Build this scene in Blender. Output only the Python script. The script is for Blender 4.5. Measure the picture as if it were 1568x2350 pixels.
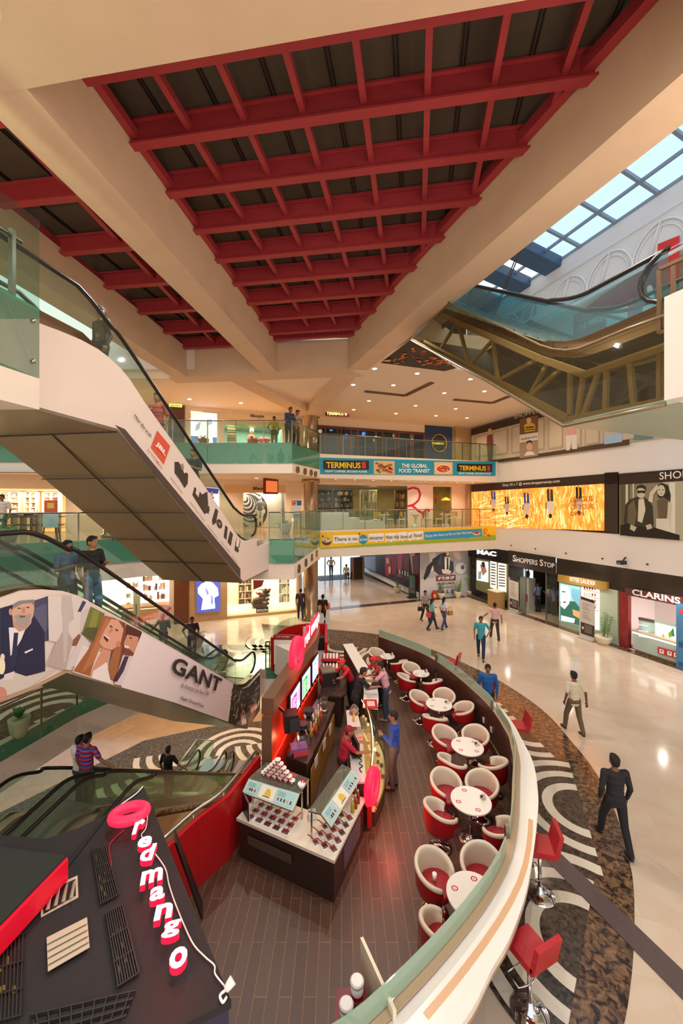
import bpy, bmesh, math, random
from mathutils import Vector, Matrix
from mathutils.geometry import tessellate_polygon
random.seed(7)
S = bpy.context.scene
for o in list(bpy.data.objects): bpy.data.objects.remove(o)
COL = S.collection
PI = math.pi
F, H, CX, HY = 900.0, 6.3, 784.0, 1158.0      # focal length in px, eye height, principal column, horizon row of a 1568x2350 frame
# ---------------- camera ----------------
cam = bpy.data.cameras.new('camera'); co = bpy.data.objects.new('camera', cam); COL.objects.link(co); S.camera = co
co.location = (0, 0, H); co.rotation_euler = (PI/2, 0, 0)
cam.sensor_fit = 'VERTICAL'; cam.sensor_height = 36; cam.sensor_width = 24; cam.lens = F/2350*36
cam.shift_y = (HY-1175)/2350.0; cam.clip_start = 0.05; cam.clip_end = 300
# ---------------- world / exposure ----------------
S.view_settings.view_transform = 'Standard'; S.view_settings.look = 'None'; S.view_settings.gamma = 1
S.view_settings.use_curve_mapping = False; S.view_settings.exposure = 0.16
W = bpy.data.worlds.new('sky'); S.world = W; W.use_nodes = True
bg = W.node_tree.nodes['Background']; bg.inputs[1].default_value = 1.35
_n = W.node_tree.nodes.new; _tc = _n('ShaderNodeTexCoord'); _sx = _n('ShaderNodeSeparateXYZ'); _rp = _n('ShaderNodeValToRGB')   # pale sky overhead, warm fill light added low down for the unseen neighbouring halls
_rp.color_ramp.elements[0].position = .30; _rp.color_ramp.elements[0].color = (1.0, .84, .70, 1); _rp.color_ramp.elements[1].position = .45; _rp.color_ramp.elements[1].color = (.80, .90, 1.0, 1)
W.node_tree.links.new(_tc.outputs['Generated'], _sx.inputs[0]); W.node_tree.links.new(_sx.outputs[2], _rp.inputs[0]); W.node_tree.links.new(_rp.outputs[0], bg.inputs[0])
# ---------------- lamps of the room, with some added fill lamps ----------------
WARM = (1.0, 0.80, 0.60); NEUT = (1.0, 0.90, 0.80)
def area(loc, sx, sy, e, c=WARM, rot=(0,0,0), name='ceiling_light_panel'):
    l = bpy.data.lights.new(name, 'AREA'); l.shape = 'RECTANGLE'; l.size = sx; l.size_y = sy; l.energy = e; l.color = c
    o = bpy.data.objects.new(name, l); o.location = loc; o.rotation_euler = rot; COL.objects.link(o); return o
def point(loc, e, c=WARM, r=0.15, name='downlight_lamp'):
    l = bpy.data.lights.new(name, 'POINT'); l.energy = e; l.color = c; l.shadow_soft_size = r
    o = bpy.data.objects.new(name, l); o.location = loc; COL.objects.link(o); return o
def spot(loc, e, c=WARM, ang=130, r=0.06, tgt=None):
    l = bpy.data.lights.new('downlight_lamp', 'SPOT'); l.energy = e; l.color = c; l.spot_size = math.radians(ang); l.spot_blend = 0.8; l.shadow_soft_size = r
    o = bpy.data.objects.new('downlight_lamp', l); o.location = loc; COL.objects.link(o)
    if tgt: o.rotation_euler = (Vector(tgt)-Vector(loc)).to_track_quat('-Z','Y').to_euler()
    return o
# frame of the mall: corner C, u = left along the back wall, v = towards the camera along the right wall
C = Vector((9.78, 24.7)); U = Vector((-.939, -.343)); V = Vector((.343, -.939))
def M(a, b, z=0): p = C + U*a + V*b; return Vector((p.x, p.y, z))
F1, F2, F3 = 4.96, 9.0, 13.05
S1, S2, CE = 3.5, 7.7, 11.6     # undersides of the slabs, ceiling of the second floor
LG = -4.83
# back of the hall, under each storey ceiling
for a in (2.2, 5.5, 8.8): spot(M(a,-1.3,S1-.06), 150, WARM)
for a in (1.5, 4, 6.5, 9, 11.2): spot(M(a,-1.6,S2-.06), 130, WARM)
for a,b in ((2,-1.2),(5,-1.2),(8,-1.2),(3,2),(6.5,2),(10,1.5),(2.2,5),(5.5,5.5)): spot(M(a,b,CE-.08), 170, WARM, 150)
for a in (13.5, 16.5, 19.5, 22.5): 
    spot(M(a,-1.6,S1-.06), 170, WARM); spot(M(a,-1.6,S2-.06), 150, WARM); spot(M(a,-.5,CE-.08), 190, WARM, 150)
# flood lamps on the concrete beams that wash the hall below
for p,e in (((3.6,6.3,11.5),700),((1.6,12.3,11.5),700),((-3.6,8.2,11.5),600),((-3.2,13.5,11.5),500),((.4,4.2,11.5),400)):
    spot(p, e, NEUT, 165, .05)
# wall washers on the right-hand fascia
for b in (2,6,10,14,18): spot(M(-.0,b,S1-.1)+Vector((-.9,-.3,0)), 110, NEUT, 150)
# added up-lamps without fittings, to brighten the concrete beams and the red roof
for p,e in (((7.2,4.0,9.4),260),((-6.6,4.0,9.4),260),((-3.4,1.2,5.2),120),((4.2,1.6,5.2),120)):
    point(p, e, WARM, .03, 'added_uplight')
# lower ground: warm fill lamps added in mid-air, no fittings
for p,e in (((-7,18,-1.4),190),((-3.5,19.5,-1.4),190),((-1.2,14,-1.3),120),((-10.5,14,-1.4),160),((-10.5,9,-1.4),120),((-1.0,9.5,-1.2),110)):
    point(p, e, WARM, .03)

# ---------------- helpers ----------------
def lin(c):
    if isinstance(c, str):
        c = c.lstrip('#'); c = [int(c[i:i+2],16)/255 for i in (0,2,4)]
    return tuple((x/12.92 if x<=.04045 else ((x+.055)/1.055)**2.4) for x in c[:3])
MC = {}
def mat(name, col='#cccccc', rough=.6, metal=0, emit=0, alpha=1, trans=0, noise=0, nscale=8, bump=0, coat=0, ecol=None, spec=None):
    if name in MC: return MC[name]
    m = bpy.data.materials.new(name); m.use_nodes = True; nt = m.node_tree; b = nt.nodes['Principled BSDF']
    c = lin(col); b.inputs['Base Color'].default_value = (*c,1); b.inputs['Roughness'].default_value = rough
    b.inputs['Metallic'].default_value = metal; b.inputs['Alpha'].default_value = alpha
    b.inputs['Transmission Weight'].default_value = trans; b.inputs['Coat Weight'].default_value = coat
    if spec is not None: b.inputs['Specular IOR Level'].default_value = spec
    if emit: b.inputs['Emission Color'].default_value = (*lin(ecol or col),1); b.inputs['Emission Strength'].default_value = emit
    if noise or bump:
        tc = nt.nodes.new('ShaderNodeTexCoord'); nz = nt.nodes.new('ShaderNodeTexNoise'); nz.inputs['Scale'].default_value = nscale; nz.inputs['Detail'].default_value = 4
        nt.links.new(tc.outputs['Object'], nz.inputs['Vector'])
        if noise:
            mx = nt.nodes.new('ShaderNodeMix'); mx.data_type = 'RGBA'
            mx.inputs['A'].default_value = (*[x*(1-noise) for x in c],1); mx.inputs['B'].default_value = (*[min(1,x*(1+noise)) for x in c],1)
            nt.links.new(nz.outputs['Fac'], mx.inputs['Factor']); nt.links.new(mx.outputs['Result'], b.inputs['Base Color'])
        if bump:
            bp = nt.nodes.new('ShaderNodeBump'); bp.inputs['Strength'].default_value = bump; bp.inputs['Distance'].default_value = .02
            nt.links.new(nz.outputs['Fac'], bp.inputs['Height']); nt.links.new(bp.outputs['Normal'], b.inputs['Normal'])
    MC[name] = m; return m
def glass(name, col, mixf=.25, rough=.03, refl=.9):
    """thin pane: mostly see-through, tinted, with a mirror film"""
    if name in MC: return MC[name]
    m = bpy.data.materials.new(name); m.use_nodes = True; nt = m.node_tree; nt.nodes.clear()
    out = nt.nodes.new('ShaderNodeOutputMaterial'); tr = nt.nodes.new('ShaderNodeBsdfTransparent'); tr.inputs[0].default_value = (*lin(col),1)
    gl = nt.nodes.new('ShaderNodeBsdfGlossy'); gl.inputs['Roughness'].default_value = rough; gl.inputs[0].default_value = (refl,refl,refl,1)
    df = nt.nodes.new('ShaderNodeBsdfDiffuse'); df.inputs[0].default_value = (*lin(col),1)
    lw_ = nt.nodes.new('ShaderNodeLayerWeight'); lw_.inputs[0].default_value = .5; pw = nt.nodes.new('ShaderNodeMath'); pw.operation = 'POWER'; pw.inputs[1].default_value = 4
    fr = nt.nodes.new('ShaderNodeMath'); fr.operation = 'MULTIPLY_ADD'; fr.inputs[1].default_value = .85; fr.inputs[2].default_value = .05
    nt.links.new(lw_.outputs['Facing'], pw.inputs[0]); nt.links.new(pw.outputs[0], fr.inputs[0])
    m1 = nt.nodes.new('ShaderNodeMixShader'); m1.inputs[0].default_value = mixf; m2 = nt.nodes.new('ShaderNodeMixShader')
    nt.links.new(tr.outputs[0], m1.inputs[1]); nt.links.new(df.outputs[0], m1.inputs[2])
    nt.links.new(fr.outputs[0], m2.inputs[0]); nt.links.new(m1.outputs[0], m2.inputs[1]); nt.links.new(gl.outputs[0], m2.inputs[2])
    nt.links.new(m2.outputs[0], out.inputs[0]); MC[name] = m; return m
def hexmat(h, rough=.6): return mat('paint_'+h.lstrip('#'), h, rough)
def glow(h, e=1.0): return mat('lit_%s_%d'%(h.lstrip('#'), int(e*10)), h, .5, emit=e)

class MB:
    """mesh builder with material slots"""
    def __init__(s): s.v=[]; s.f=[]; s.m=[]; s.mats=[]; s.cur=0; s.sm=[]; s.smooth=False
    def use(s, m):
        if m not in s.mats: s.mats.append(m)
        s.cur = s.mats.index(m); return s
    def face(s, idx): s.f.append(idx); s.m.append(s.cur); s.sm.append(s.smooth)
    def add(s, vs, fs):
        n = len(s.v); s.v += [Vector(p) for p in vs]
        for f in fs: s.face([n+i for i in f])
    def poly(s, pts): s.add(pts, [list(range(len(pts)))])
    def box(s, c, d, rz=0, R=None):
        x,y,z = d[0]/2,d[1]/2,d[2]/2; R = R or Matrix.Rotation(rz,3,'Z'); c = Vector(c)
        vs = [c+R@Vector(p) for p in ((-x,-y,-z),(x,-y,-z),(x,y,-z),(-x,y,-z),(-x,-y,z),(x,-y,z),(x,y,z),(-x,y,z))]
        s.add(vs, [(0,3,2,1),(4,5,6,7),(0,1,5,4),(1,2,6,5),(2,3,7,6),(3,0,4,7)]); return s
    def beam(s, p, q, w, h, up=(0,0,1)):
        p,q = Vector(p),Vector(q); d=(q-p); L=d.length; d.normalize(); up=Vector(up)
        x = d.cross(up)
        if x.length<1e-4: x = d.cross(Vector((1,0,0)))
        x.normalize(); z = x.cross(d)
        vs=[]
        for b in (p,q):
            for i,j in ((-1,-1),(1,-1),(1,1),(-1,1)): vs.append(b+x*(w/2*i)+z*(h/2*j))
        s.add(vs,[(0,1,2,3),(7,6,5,4),(0,4,5,1),(1,5,6,2),(2,6,7,3),(3,7,4,0)]); return s
    def prism(s, pts, vec):
        """closed polygon of 3D points (any order) extruded by vec, with holes unsupported"""
        vec = Vector(vec); pts=[Vector(p) for p in pts]; n=len(pts)
        t = tessellate_polygon([pts]); o=len(s.v)
        s.v += pts + [p+vec for p in pts]
        for a,b,c in t: s.face([o+a,o+b,o+c]); s.face([o+n+c,o+n+b,o+n+a])
        for i in range(n): j=(i+1)%n; s.face([o+i,o+j,o+n+j,o+n+i])
        return s
    def slab(s, poly, z0, z1, holes=()):
        loops=[[Vector((p[0],p[1],z1)) for p in L] for L in [poly]+list(holes)]
        flat=[p for L in loops for p in L]; n=len(flat); o=len(s.v)
        s.v += flat+[Vector((p.x,p.y,z0)) for p in flat]
        for a,b,c in tessellate_polygon(loops): s.face([o+a,o+b,o+c]); s.face([o+n+c,o+n+b,o+n+a])
        k=0
        for L in loops:
            m=len(L)
            for i in range(m): j=(i+1)%m; s.face([o+k+i,o+k+j,o+n+k+j,o+n+k+i])
            k+=m
        return s
    def tube(s, pts, r, n=8, closed=False, r2=None):
        pts=[Vector(p) for p in pts]; N=len(pts); o=len(s.v); prev=None
        for i,p in enumerate(pts):
            if closed: d=pts[(i+1)%N]-pts[i-1]
            else: d=pts[min(i+1,N-1)]-pts[max(i-1,0)]
            if d.length<1e-9: d=Vector((0,0,1))
            d.normalize()
            if prev is None:
                x=d.cross(Vector((0,0,1)))
                if x.length<1e-3: x=Vector((1,0,0))
            else: x=prev-d*prev.dot(d)
            x.normalize(); prev=x; y=d.cross(x)
            rr = r[i] if isinstance(r,(list,tuple)) else r
            for k in range(n):
                t=2*PI*k/n; s.v.append(p+x*(rr*math.cos(t))+y*(rr*math.sin(t)))
        sm=s.smooth; s.smooth=True
        for i in range(N if closed else N-1):
            j=(i+1)%N
            for k in range(n): l=(k+1)%n; s.face([o+i*n+k,o+i*n+l,o+j*n+l,o+j*n+k])
        s.smooth=sm
        if not closed: s.face([o+k for k in range(n)][::-1]); s.face([o+(N-1)*n+k for k in range(n)])
        return s
    def lathe(s, c, prof, n=24, caps=True):
        c=Vector(c); o=len(s.v)
        for r,z in prof:
            for k in range(n): t=2*PI*k/n; s.v.append(c+Vector((r*math.cos(t),r*math.sin(t),z)))
        sm=s.smooth; s.smooth=True
        for i in range(len(prof)-1):
            for k in range(n): l=(k+1)%n; s.face([o+i*n+k,o+i*n+l,o+(i+1)*n+l,o+(i+1)*n+k])
        s.smooth=sm
        if caps: s.face([o+k for k in range(n)][::-1]); s.face([o+(len(prof)-1)*n+k for k in range(n)])
        return s
    def ell(s, c, r, n=12, m=8, R=None):
        c=Vector(c); o=len(s.v)
        if not hasattr(r,'__len__'): r=(r,r,r)
        R=R or Matrix.Identity(3)
        s.v.append(c+R@Vector((0,0,r[2])))
        for i in range(1,m):
            p=PI*i/m
            for k in range(n): t=2*PI*k/n; s.v.append(c+R@Vector((r[0]*math.sin(p)*math.cos(t),r[1]*math.sin(p)*math.sin(t),r[2]*math.cos(p))))
        s.v.append(c+R@Vector((0,0,-r[2]))); L=o+1+(m-1)*n
        sm=s.smooth; s.smooth=True
        for k in range(n): l=(k+1)%n; s.face([o,o+1+k,o+1+l]); s.face([L,o+1+(m-2)*n+l,o+1+(m-2)*n+k])
        for i in range(m-2):
            for k in range(n): l=(k+1)%n; a=o+1+i*n; s.face([a+k,a+n+k,a+n+l,a+l])
        s.smooth=sm; return s
    def ribbon(s, pts, z0, z1, th, side=1):
        """vertical wall following a plan polyline, thickness th to one side"""
        P=[Vector((p[0],p[1])) for p in pts]; N=len(P); out=[]
        for i in range(N):
            d=P[min(i+1,N-1)]-P[max(i-1,0)]; d.normalize(); out.append(P[i]+Vector((d.y,-d.x))*th*side)
        o=len(s.v)
        zz0=z0 if hasattr(z0,'__len__') else [z0]*N; zz1=z1 if hasattr(z1,'__len__') else [z1]*N
        for i in range(N):
            for q,z in ((P[i],zz0[i]),(out[i],zz0[i]),(out[i],zz1[i]),(P[i],zz1[i])): s.v.append(Vector((q.x,q.y,z)))
        for i in range(N-1):
            a=o+4*i; b=a+4
            for k in range(4): l=(k+1)%4; s.face([a+k,a+l,b+l,b+k])
        s.face([o,o+1,o+2,o+3]); e=o+4*(N-1); s.face([e+3,e+2,e+1,e]); return s
    def build(s, name, parent=None, m=None, kind=None, fix=True):
        me=bpy.data.meshes.new(name); me.from_pydata([tuple(p) for p in s.v],[],s.f)
        for x in ([m] if m else s.mats): me.materials.append(x)
        me.polygons.foreach_set('material_index',[0 if m else i for i in s.m]); me.polygons.foreach_set('use_smooth',s.sm)
        if fix:
            b=bmesh.new(); b.from_mesh(me); bmesh.ops.recalc_face_normals(b,faces=b.faces); b.to_mesh(me); b.free()
        me.update(); o=bpy.data.objects.new(name,me); COL.objects.link(o)
        if parent: adopt(o,parent)
        if kind: o['kind']=kind
        return o
def wm(o):
    m = Matrix.LocRotScale(o.location, o.rotation_euler, o.scale)
    return wm(o.parent) @ o.matrix_parent_inverse @ m if o.parent else m
def adopt(o, parent): o.parent=parent; o.matrix_parent_inverse = wm(parent).inverted()
def tag(o, label, cat, group=None, kind=None):
    o['label']=label; o['category']=cat
    if group: o['group']=group
    if kind: o['kind']=kind
    return o
def thing(name, label, cat, loc=(0,0,0), rz=0, group=None):
    o=bpy.data.objects.new(name,None); o.empty_display_size=.2; COL.objects.link(o); o.location=loc; o.rotation_euler=(0,0,rz); return tag(o,label,cat,group)
KIDS={}
def copy_tree(o, loc=None, rz=None, label=None, group=None, scale=None):
    kids={}
    for x in bpy.data.objects:
        if x.parent: kids.setdefault(x.parent.name,[]).append(x)
    def rec(q,parent):
        c=q.copy(); COL.objects.link(c)
        if parent: c.parent=parent
        for ch in kids.get(q.name,()): rec(ch,c)
        return c
    c=rec(o,None)
    if loc is not None: c.location=loc
    if rz is not None: c.rotation_euler=(0,0,rz)
    if scale: c.scale=(scale,)*3 if not hasattr(scale,'__len__') else scale
    if label: c['label']=label
    if group: c['group']=group
    return c
def place(o, loc, rz=0): o.location=loc; o.rotation_euler=(0,0,rz)
class PL:
    """a plane of the building; px() carries a photo point onto it"""
    def __init__(s, p, n): s.p=Vector(p); s.n=Vector(n).normalized(); 
    def px(s, x, y, off=0):
        d=Vector(((x-CX)/F,1,(HY-y)/F)); o=Vector((0,0,H)); nn=s.n if (o-s.p).dot(s.n)>0 else -s.n
        t=(s.p+nn*off-o).dot(s.n)/d.dot(s.n); return o+d*t
    @property
    def out(s): return s.n if (Vector((0,0,H))-s.p).dot(s.n)>0 else -s.n
def vpl(x0,y0,dx,dy): return PL((x0,y0,0),(dy,-dx,0))
def zpl(z): return PL((0,0,z),(0,0,1))
def G(x,y,z=0): return zpl(z).px(x,y)
TXT={}
def text_mesh(s, bold=0, ext=0, spacing=1.0, shear=0):
    k=(s,bold,ext,spacing,shear)
    if k in TXT: return TXT[k]
    cu=bpy.data.curves.new('t','FONT'); cu.body=s; cu.offset=bold; cu.extrude=ext; cu.space_character=spacing; cu.shear=shear; cu.resolution_u=3
    o=bpy.data.objects.new('t',cu); COL.objects.link(o); bpy.context.view_layer.update()
    me=bpy.data.meshes.new_from_object(o.evaluated_get(bpy.context.evaluated_depsgraph_get()))
    bpy.data.objects.remove(o); xs=[v.co.x for v in me.vertices]; ys=[v.co.y for v in me.vertices]
    r=(me,min(xs),max(xs),min(ys),max(ys)); TXT[k]=r; return r
def text3(s, o, ex, ey, w, h, m, name='lettering', parent=None, bold=0, ext=0, spacing=1.0, shear=0, fill=None):
    """text filling the parallelogram at o with unit vectors ex, ey and size w x h"""
    me0,x0,x1,y0,y1=text_mesh(s,bold,ext,spacing,shear); me=me0.copy(); ex=Vector(ex);ey=Vector(ey); nz=ex.cross(ey).normalized(); o=Vector(o)
    kx=w/(x1-x0); ky=h/(y1-y0)
    for v in me.vertices: v.co = o+ex*((v.co.x-x0)*kx)+ey*((v.co.y-y0)*ky)+nz*(v.co.z)
    me.materials.clear(); me.materials.append(m)
    if fill:
        me.materials.append(fill)
        for p in me.polygons: p.material_index = 1 if abs(p.normal.dot(nz))<.5 else 0
    ob=bpy.data.objects.new(name,me); COL.objects.link(ob)
    if parent: adopt(ob,parent)
    return ob
def ptext(pl, s, x0, y0, x1, y1, hpx, m, parent=None, off=.012, **k):
    """text on plane pl: baseline from photo point (x0,y0) to (x1,y1), cap height hpx"""
    a=pl.px(x0,y0,off); b=pl.px(x1,y1,off); ex=(b-a); w=ex.length; ex.normalize(); ey=pl.out.cross(ex)
    c=pl.px(x0,y0-hpx,off); h=abs((c-a).dot(ey))
    return text3(s,a,ex,ey,w,h,m,parent=parent,**k)
class Art:
    """painted picture on a plane, shapes in photo coordinates, every later shape 1.5 mm in front"""
    def __init__(s, pl, off=.004): s.pl=pl; s.mb=MB(); s.off=off; s.k=0
    def p(s, col, *pts, e=0):
        s.mb.use(glow(col,e) if e else hexmat(col,.45)); s.k+=1
        P=[s.pl.px(pts[i],pts[i+1],s.off+s.k*.0006) for i in range(0,len(pts),2)]
        for t in tessellate_polygon([P]): s.mb.poly([P[i] for i in t])
        return s
    def e(s, col, cx, cy, rx, ry, rot=0, n=18, e=0, a0=0, a1=2*PI):
        r=math.radians(rot); q=[]
        for i in range(n+(0 if a1-a0>6.2 else 1)):
            t=a0+(a1-a0)*i/n; x=rx*math.cos(t); y=ry*math.sin(t); q+= [cx+x*math.cos(r)-y*math.sin(r), cy+x*math.sin(r)+y*math.cos(r)]
        return s.p(col,*q,e=e)
    def l(s, col, w, *pts, e=0):
        for i in range(0,len(pts)-2,2):
            x0,y0,x1,y1=pts[i:i+4]; dx,dy=x1-x0,y1-y0; L=math.hypot(dx,dy) or 1; nx,ny=-dy/L*w/2,dx/L*w/2
            s.p(col,x0+nx,y0+ny,x1+nx,y1+ny,x1-nx,y1-ny,x0-nx,y0-ny,e=e); s.k-=1
        s.k+=1; return s
    def build(s, name='picture', parent=None, **k): return s.mb.build(name,parent,fix=False,**k)
def spline(pts, n=8, closed=False):
    P=[Vector(p) for p in pts]; N=len(P); out=[]
    for i in range(N if closed else N-1):
        if closed: a,b,c,d=P[i-1],P[i],P[(i+1)%N],P[(i+2)%N]
        else: a,b,c,d=P[max(i-1,0)],P[i],P[i+1],P[min(i+2,N-1)]
        for k in range(n):
            t=k/n; out.append(.5*((2*b)+(c-a)*t+(2*a-5*b+4*c-d)*t*t+(3*b-a-3*c+d)*t**3))
    if not closed: out.append(P[-1])
    return out
# shared materials
m_wall=mat('painted_plaster','#e6cfb6',.75,noise=.05,nscale=1.2,bump=.03)
m_wallw=mat('white_plaster','#ece4dc',.7,noise=.03,nscale=1)
m_ceil=mat('ceiling_paint','#efdcc6',.8,noise=.02,nscale=1)
m_conc=mat('concrete_paint','#dabd9f',.85,noise=.10,nscale=1.6,bump=.05)
m_red=mat('red_steel','#a2343a',.45,noise=.12,nscale=5)
m_dark=mat('dark_roof_panel','#4a4236',.5,noise=.25,nscale=1.3)
m_chrome=mat('chrome','#d8d8d8',.08,metal=1)
m_steel=mat('brushed_steel','#b5b0a6',.28,metal=1)
m_rail=mat('rail_steel','#8d8f84',.3,metal=1)
m_rubber=mat('black_rubber','#1a1716',.35)
m_brass=mat('brass','#a8834a',.3,metal=1)
m_clear=glass('clear_glass','#e6f2ea',.02,refl=.6)
m_green=glass('green_glass','#5fa385',.72)
m_shopg=glass('shop_glass','#eef4ee',.01,refl=.4)
m_smoke=glass('smoked_glass','#8a7c5e',.35,refl=.7)
m_frost=glass('frosted_glass','#a9c4ae',.78)
m_wenge=mat('dark_wood','#4a2e22',.4,noise=.25,nscale=14)
m_redp=mat('red_laminate','#b8161a',.3)
m_white=mat('white_laminate','#efebe6',.25)
m_black=mat('black_plastic','#151417',.4)
m_trav=mat('travertine','#b8966a',.35,noise=.18,nscale=3)
# =====================================================  SETTING
def marble(name, base, vein, scale=.9, tile=.9, rough=.12, rz=0.35, groutk=.82):
    m=bpy.data.materials.new(name); m.use_nodes=True; nt=m.node_tree; b=nt.nodes['Principled BSDF']; N=nt.nodes.new; L=nt.links.new
    tc=N('ShaderNodeTexCoord'); mp=N('ShaderNodeMapping'); mp.inputs['Rotation'].default_value=(0,0,rz); L(tc.outputs['Object'],mp.inputs['Vector'])
    br=N('ShaderNodeTexBrick'); br.offset=.5; br.inputs['Scale'].default_value=1; br.inputs['Brick Width'].default_value=tile; br.inputs['Row Height'].default_value=tile
    br.inputs['Mortar Size'].default_value=.004; br.inputs['Mortar Smooth'].default_value=0; br.inputs['Bias'].default_value=0
    c=lin(base); br.inputs['Color1'].default_value=(*c,1); br.inputs['Color2'].default_value=(*[x*.90 for x in c],1); br.inputs['Mortar'].default_value=(*[x*groutk for x in c],1)
    L(mp.outputs[0],br.inputs['Vector'])
    nz=N('ShaderNodeTexNoise'); nz.inputs['Scale'].default_value=scale; nz.inputs['Detail'].default_value=8; nz.inputs['Distortion'].default_value=1.6; L(mp.outputs[0],nz.inputs['Vector'])
    rp=N('ShaderNodeValToRGB'); rp.color_ramp.elements[0].position=.42; rp.color_ramp.elements[1].position=.62; L(nz.outputs['Fac'],rp.inputs[0])
    mx=N('ShaderNodeMix'); mx.data_type='RGBA'; L(br.outputs['Color'],mx.inputs['A']); mx.inputs['B'].default_value=(*lin(vein),1)
    mm=N('ShaderNodeMath'); mm.operation='MULTIPLY'; mm.inputs[1].default_value=.45; L(rp.outputs[0],mm.inputs[0]); L(mm.outputs[0],mx.inputs['Factor'])
    L(mx.outputs['Result'],b.inputs['Base Color']); b.inputs['Roughness'].default_value=rough; b.inputs['Specular IOR Level'].default_value=.6
    MC[name]=m; return m
def emperador(name, c0, c1, c2, scale=11):
    m=bpy.data.materials.new(name); m.use_nodes=True; nt=m.node_tree; b=nt.nodes['Principled BSDF']; N=nt.nodes.new; L=nt.links.new
    tc=N('ShaderNodeTexCoord'); nz=N('ShaderNodeTexNoise'); nz.inputs['Scale'].default_value=scale; nz.inputs['Detail'].default_value=6; nz.inputs['Distortion'].default_value=.8; L(tc.outputs['Object'],nz.inputs['Vector'])
    rp=N('ShaderNodeValToRGB'); e=rp.color_ramp.elements; e[0].position=.38; e[0].color=(*lin(c0),1); e[1].position=.66; e[1].color=(*lin(c2),1); q=e.new(.48); q.color=(*lin(c1),1)
    L(nz.outputs['Fac'],rp.inputs[0]); L(rp.outputs[0],b.inputs['Base Color']); b.inputs['Roughness'].default_value=.14; MC[name]=m; return m
m_marble=marble('cream_marble','#d8c4ae','#c9ab8c')
m_marlg=marble('warm_marble','#c9a67c','#b58d5e',tile=.6)
m_emp=emperador('brown_marble','#2c2320','#5a4536','#8a6a4c')
m_emd=emperador('dark_marble','#2b2522','#463a31','#5d4d40',14)
m_inlay=marble('inlay_marble','#e3d8c4','#cdbfa6',tile=3)
# right wall line at b (a=0)
RW=PL(M(0,0),(U.x,U.y,0)); BW=PL(M(0,-2.8),(V.x,V.y,0)); BF=PL(M(0,0),(V.x,V.y,0))
open_ug=[(-2.33,6.45),(-1.98,6.95),(-1.66,8.1),(-1.5,10),(-1.5,12.6),(-2.0,15.0),(-2.95,15.0),(-6.25,14.7),(-7.4,13.9),(-8.3,12.3),(-8.85,10.1),(-9.1,8),(-9.1,6.45)]
outer=[(-30,-3),(13,-3),M(0,24.5)[:2],M(0,0)[:2],M(0,-2.9)[:2],M(3.7,-2.9)[:2],M(3.7,-16)[:2],M(11.9,-16)[:2],M(11.9,-2.9)[:2],M(32,-2.9)[:2]]
MB().use(m_marble).slab(outer,-.35,0,[open_ug]).build('floor',kind='structure')
MB().use(m_marlg).slab([(-26,2),(6,2),(8,26),(-26,26)],LG-.2,LG).build('floor',kind='structure')
# shops' own floors a hair above
# --- inlaid bands
def band(outer_px=None, pts=None, inner=None, z=.004, m=m_emp, name='floor'):
    mb=MB().use(m); 
    for i in range(len(pts)-1):
        a,b,c,d=pts[i],pts[i+1],inner[i+1],inner[i]; mb.poly([(a[0],a[1],z),(b[0],b[1],z),(c[0],c[1],z),(d[0],d[1],z)])
    return mb.build(name,kind='structure')
oc_px=[(600,1432),(700,1440),(860,1455),(960,1480),(1040,1511),(1139,1558),(1241,1626),(1309,1698),(1369,1775),(1411,1860),(1439,1954),(1454,2030),(1456,2150),(1446,2275),(1425,2380),(1380,2500)]
oc=spline([G(*p) for p in oc_px],6)
ic_px=[(640,1470),(720,1478),(850,1492),(930,1530),(1020,1560),(1100,1600),(1180,1650),(1235,1700),(1292,1753),(1322,1815),(1345,1881),(1354,1960),(1354,2060),(1344,2135),(1322,2240),(1280,2350)]
ic=spline([G(*p) for p in ic_px],6)
wall_px=[(868.7,1460.7),(987,1508.9),(1100.6,1598.4),(1156.8,1671.9),(1172.9,1715.5),(1176.8,1776.5),(1141,1992),(834,2350)]
WT=1.1
WC=spline([G(x,y,WT).to_2d().to_3d() for x,y in wall_px]+[Vector((-.9,3.55,0))],8)
def off_curve(P,d):
    out=[]
    for i,p in enumerate(P):
        t=(P[min(i+1,len(P)-1)]-P[max(i-1,0)]); t.z=0; t.normalize(); out.append(Vector((p.x+t.y*d,p.y-t.x*d,p.z)))
    return out
cl=[Vector((.2,9.5,0))]*len(oc)
# brown marble from outer curve in towards the kiosk
mb=MB().use(m_emp)
ctr=Vector((-1.0,9.0,0))
for i in range(len(oc)-1):
    a,b=oc[i],oc[i+1]; mb.poly([(a.x,a.y,.004),(b.x,b.y,.004),(*((b-ctr)*.5+ctr)[:2],.004),(*((a-ctr)*.5+ctr)[:2],.004)])
mb.build('floor',kind='structure')
def rings(centers, dirs, radii, z0, m, half=True, zst=.0015, name='floor', base=None, a0=-PI/2, a1=PI/2, base_r=1.62):
    for k,(c,d) in enumerate(zip(centers,dirs)):
        mb=MB(); z=z0+k*zst; ang=math.atan2(d.y,d.x)
        if base:
            mb.use(base); n=28
            for i in range(n):
                t0=ang+a0+(a1-a0)*i/n; t1=ang+a0+(a1-a0)*(i+1)/n
                mb.poly([(c.x,c.y,z),(c.x+base_r*math.cos(t0),c.y+base_r*math.sin(t0),z),(c.x+base_r*math.cos(t1),c.y+base_r*math.sin(t1),z)])
        mb.use(m)
        for r0,r1 in radii:
            n=28
            for i in range(n):
                t0=ang+a0+(a1-a0)*i/n; t1=ang+a0+(a1-a0)*(i+1)/n
                mb.poly([(c.x+r*math.cos(t),c.y+r*math.sin(t),z+.0007) for r,t in ((r0,t0),(r1,t0),(r1,t1),(r0,t1))])
        mb.build(name,kind='structure')
RR=[(.56,.76),(.98,1.17),(1.36,1.56)]
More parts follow.
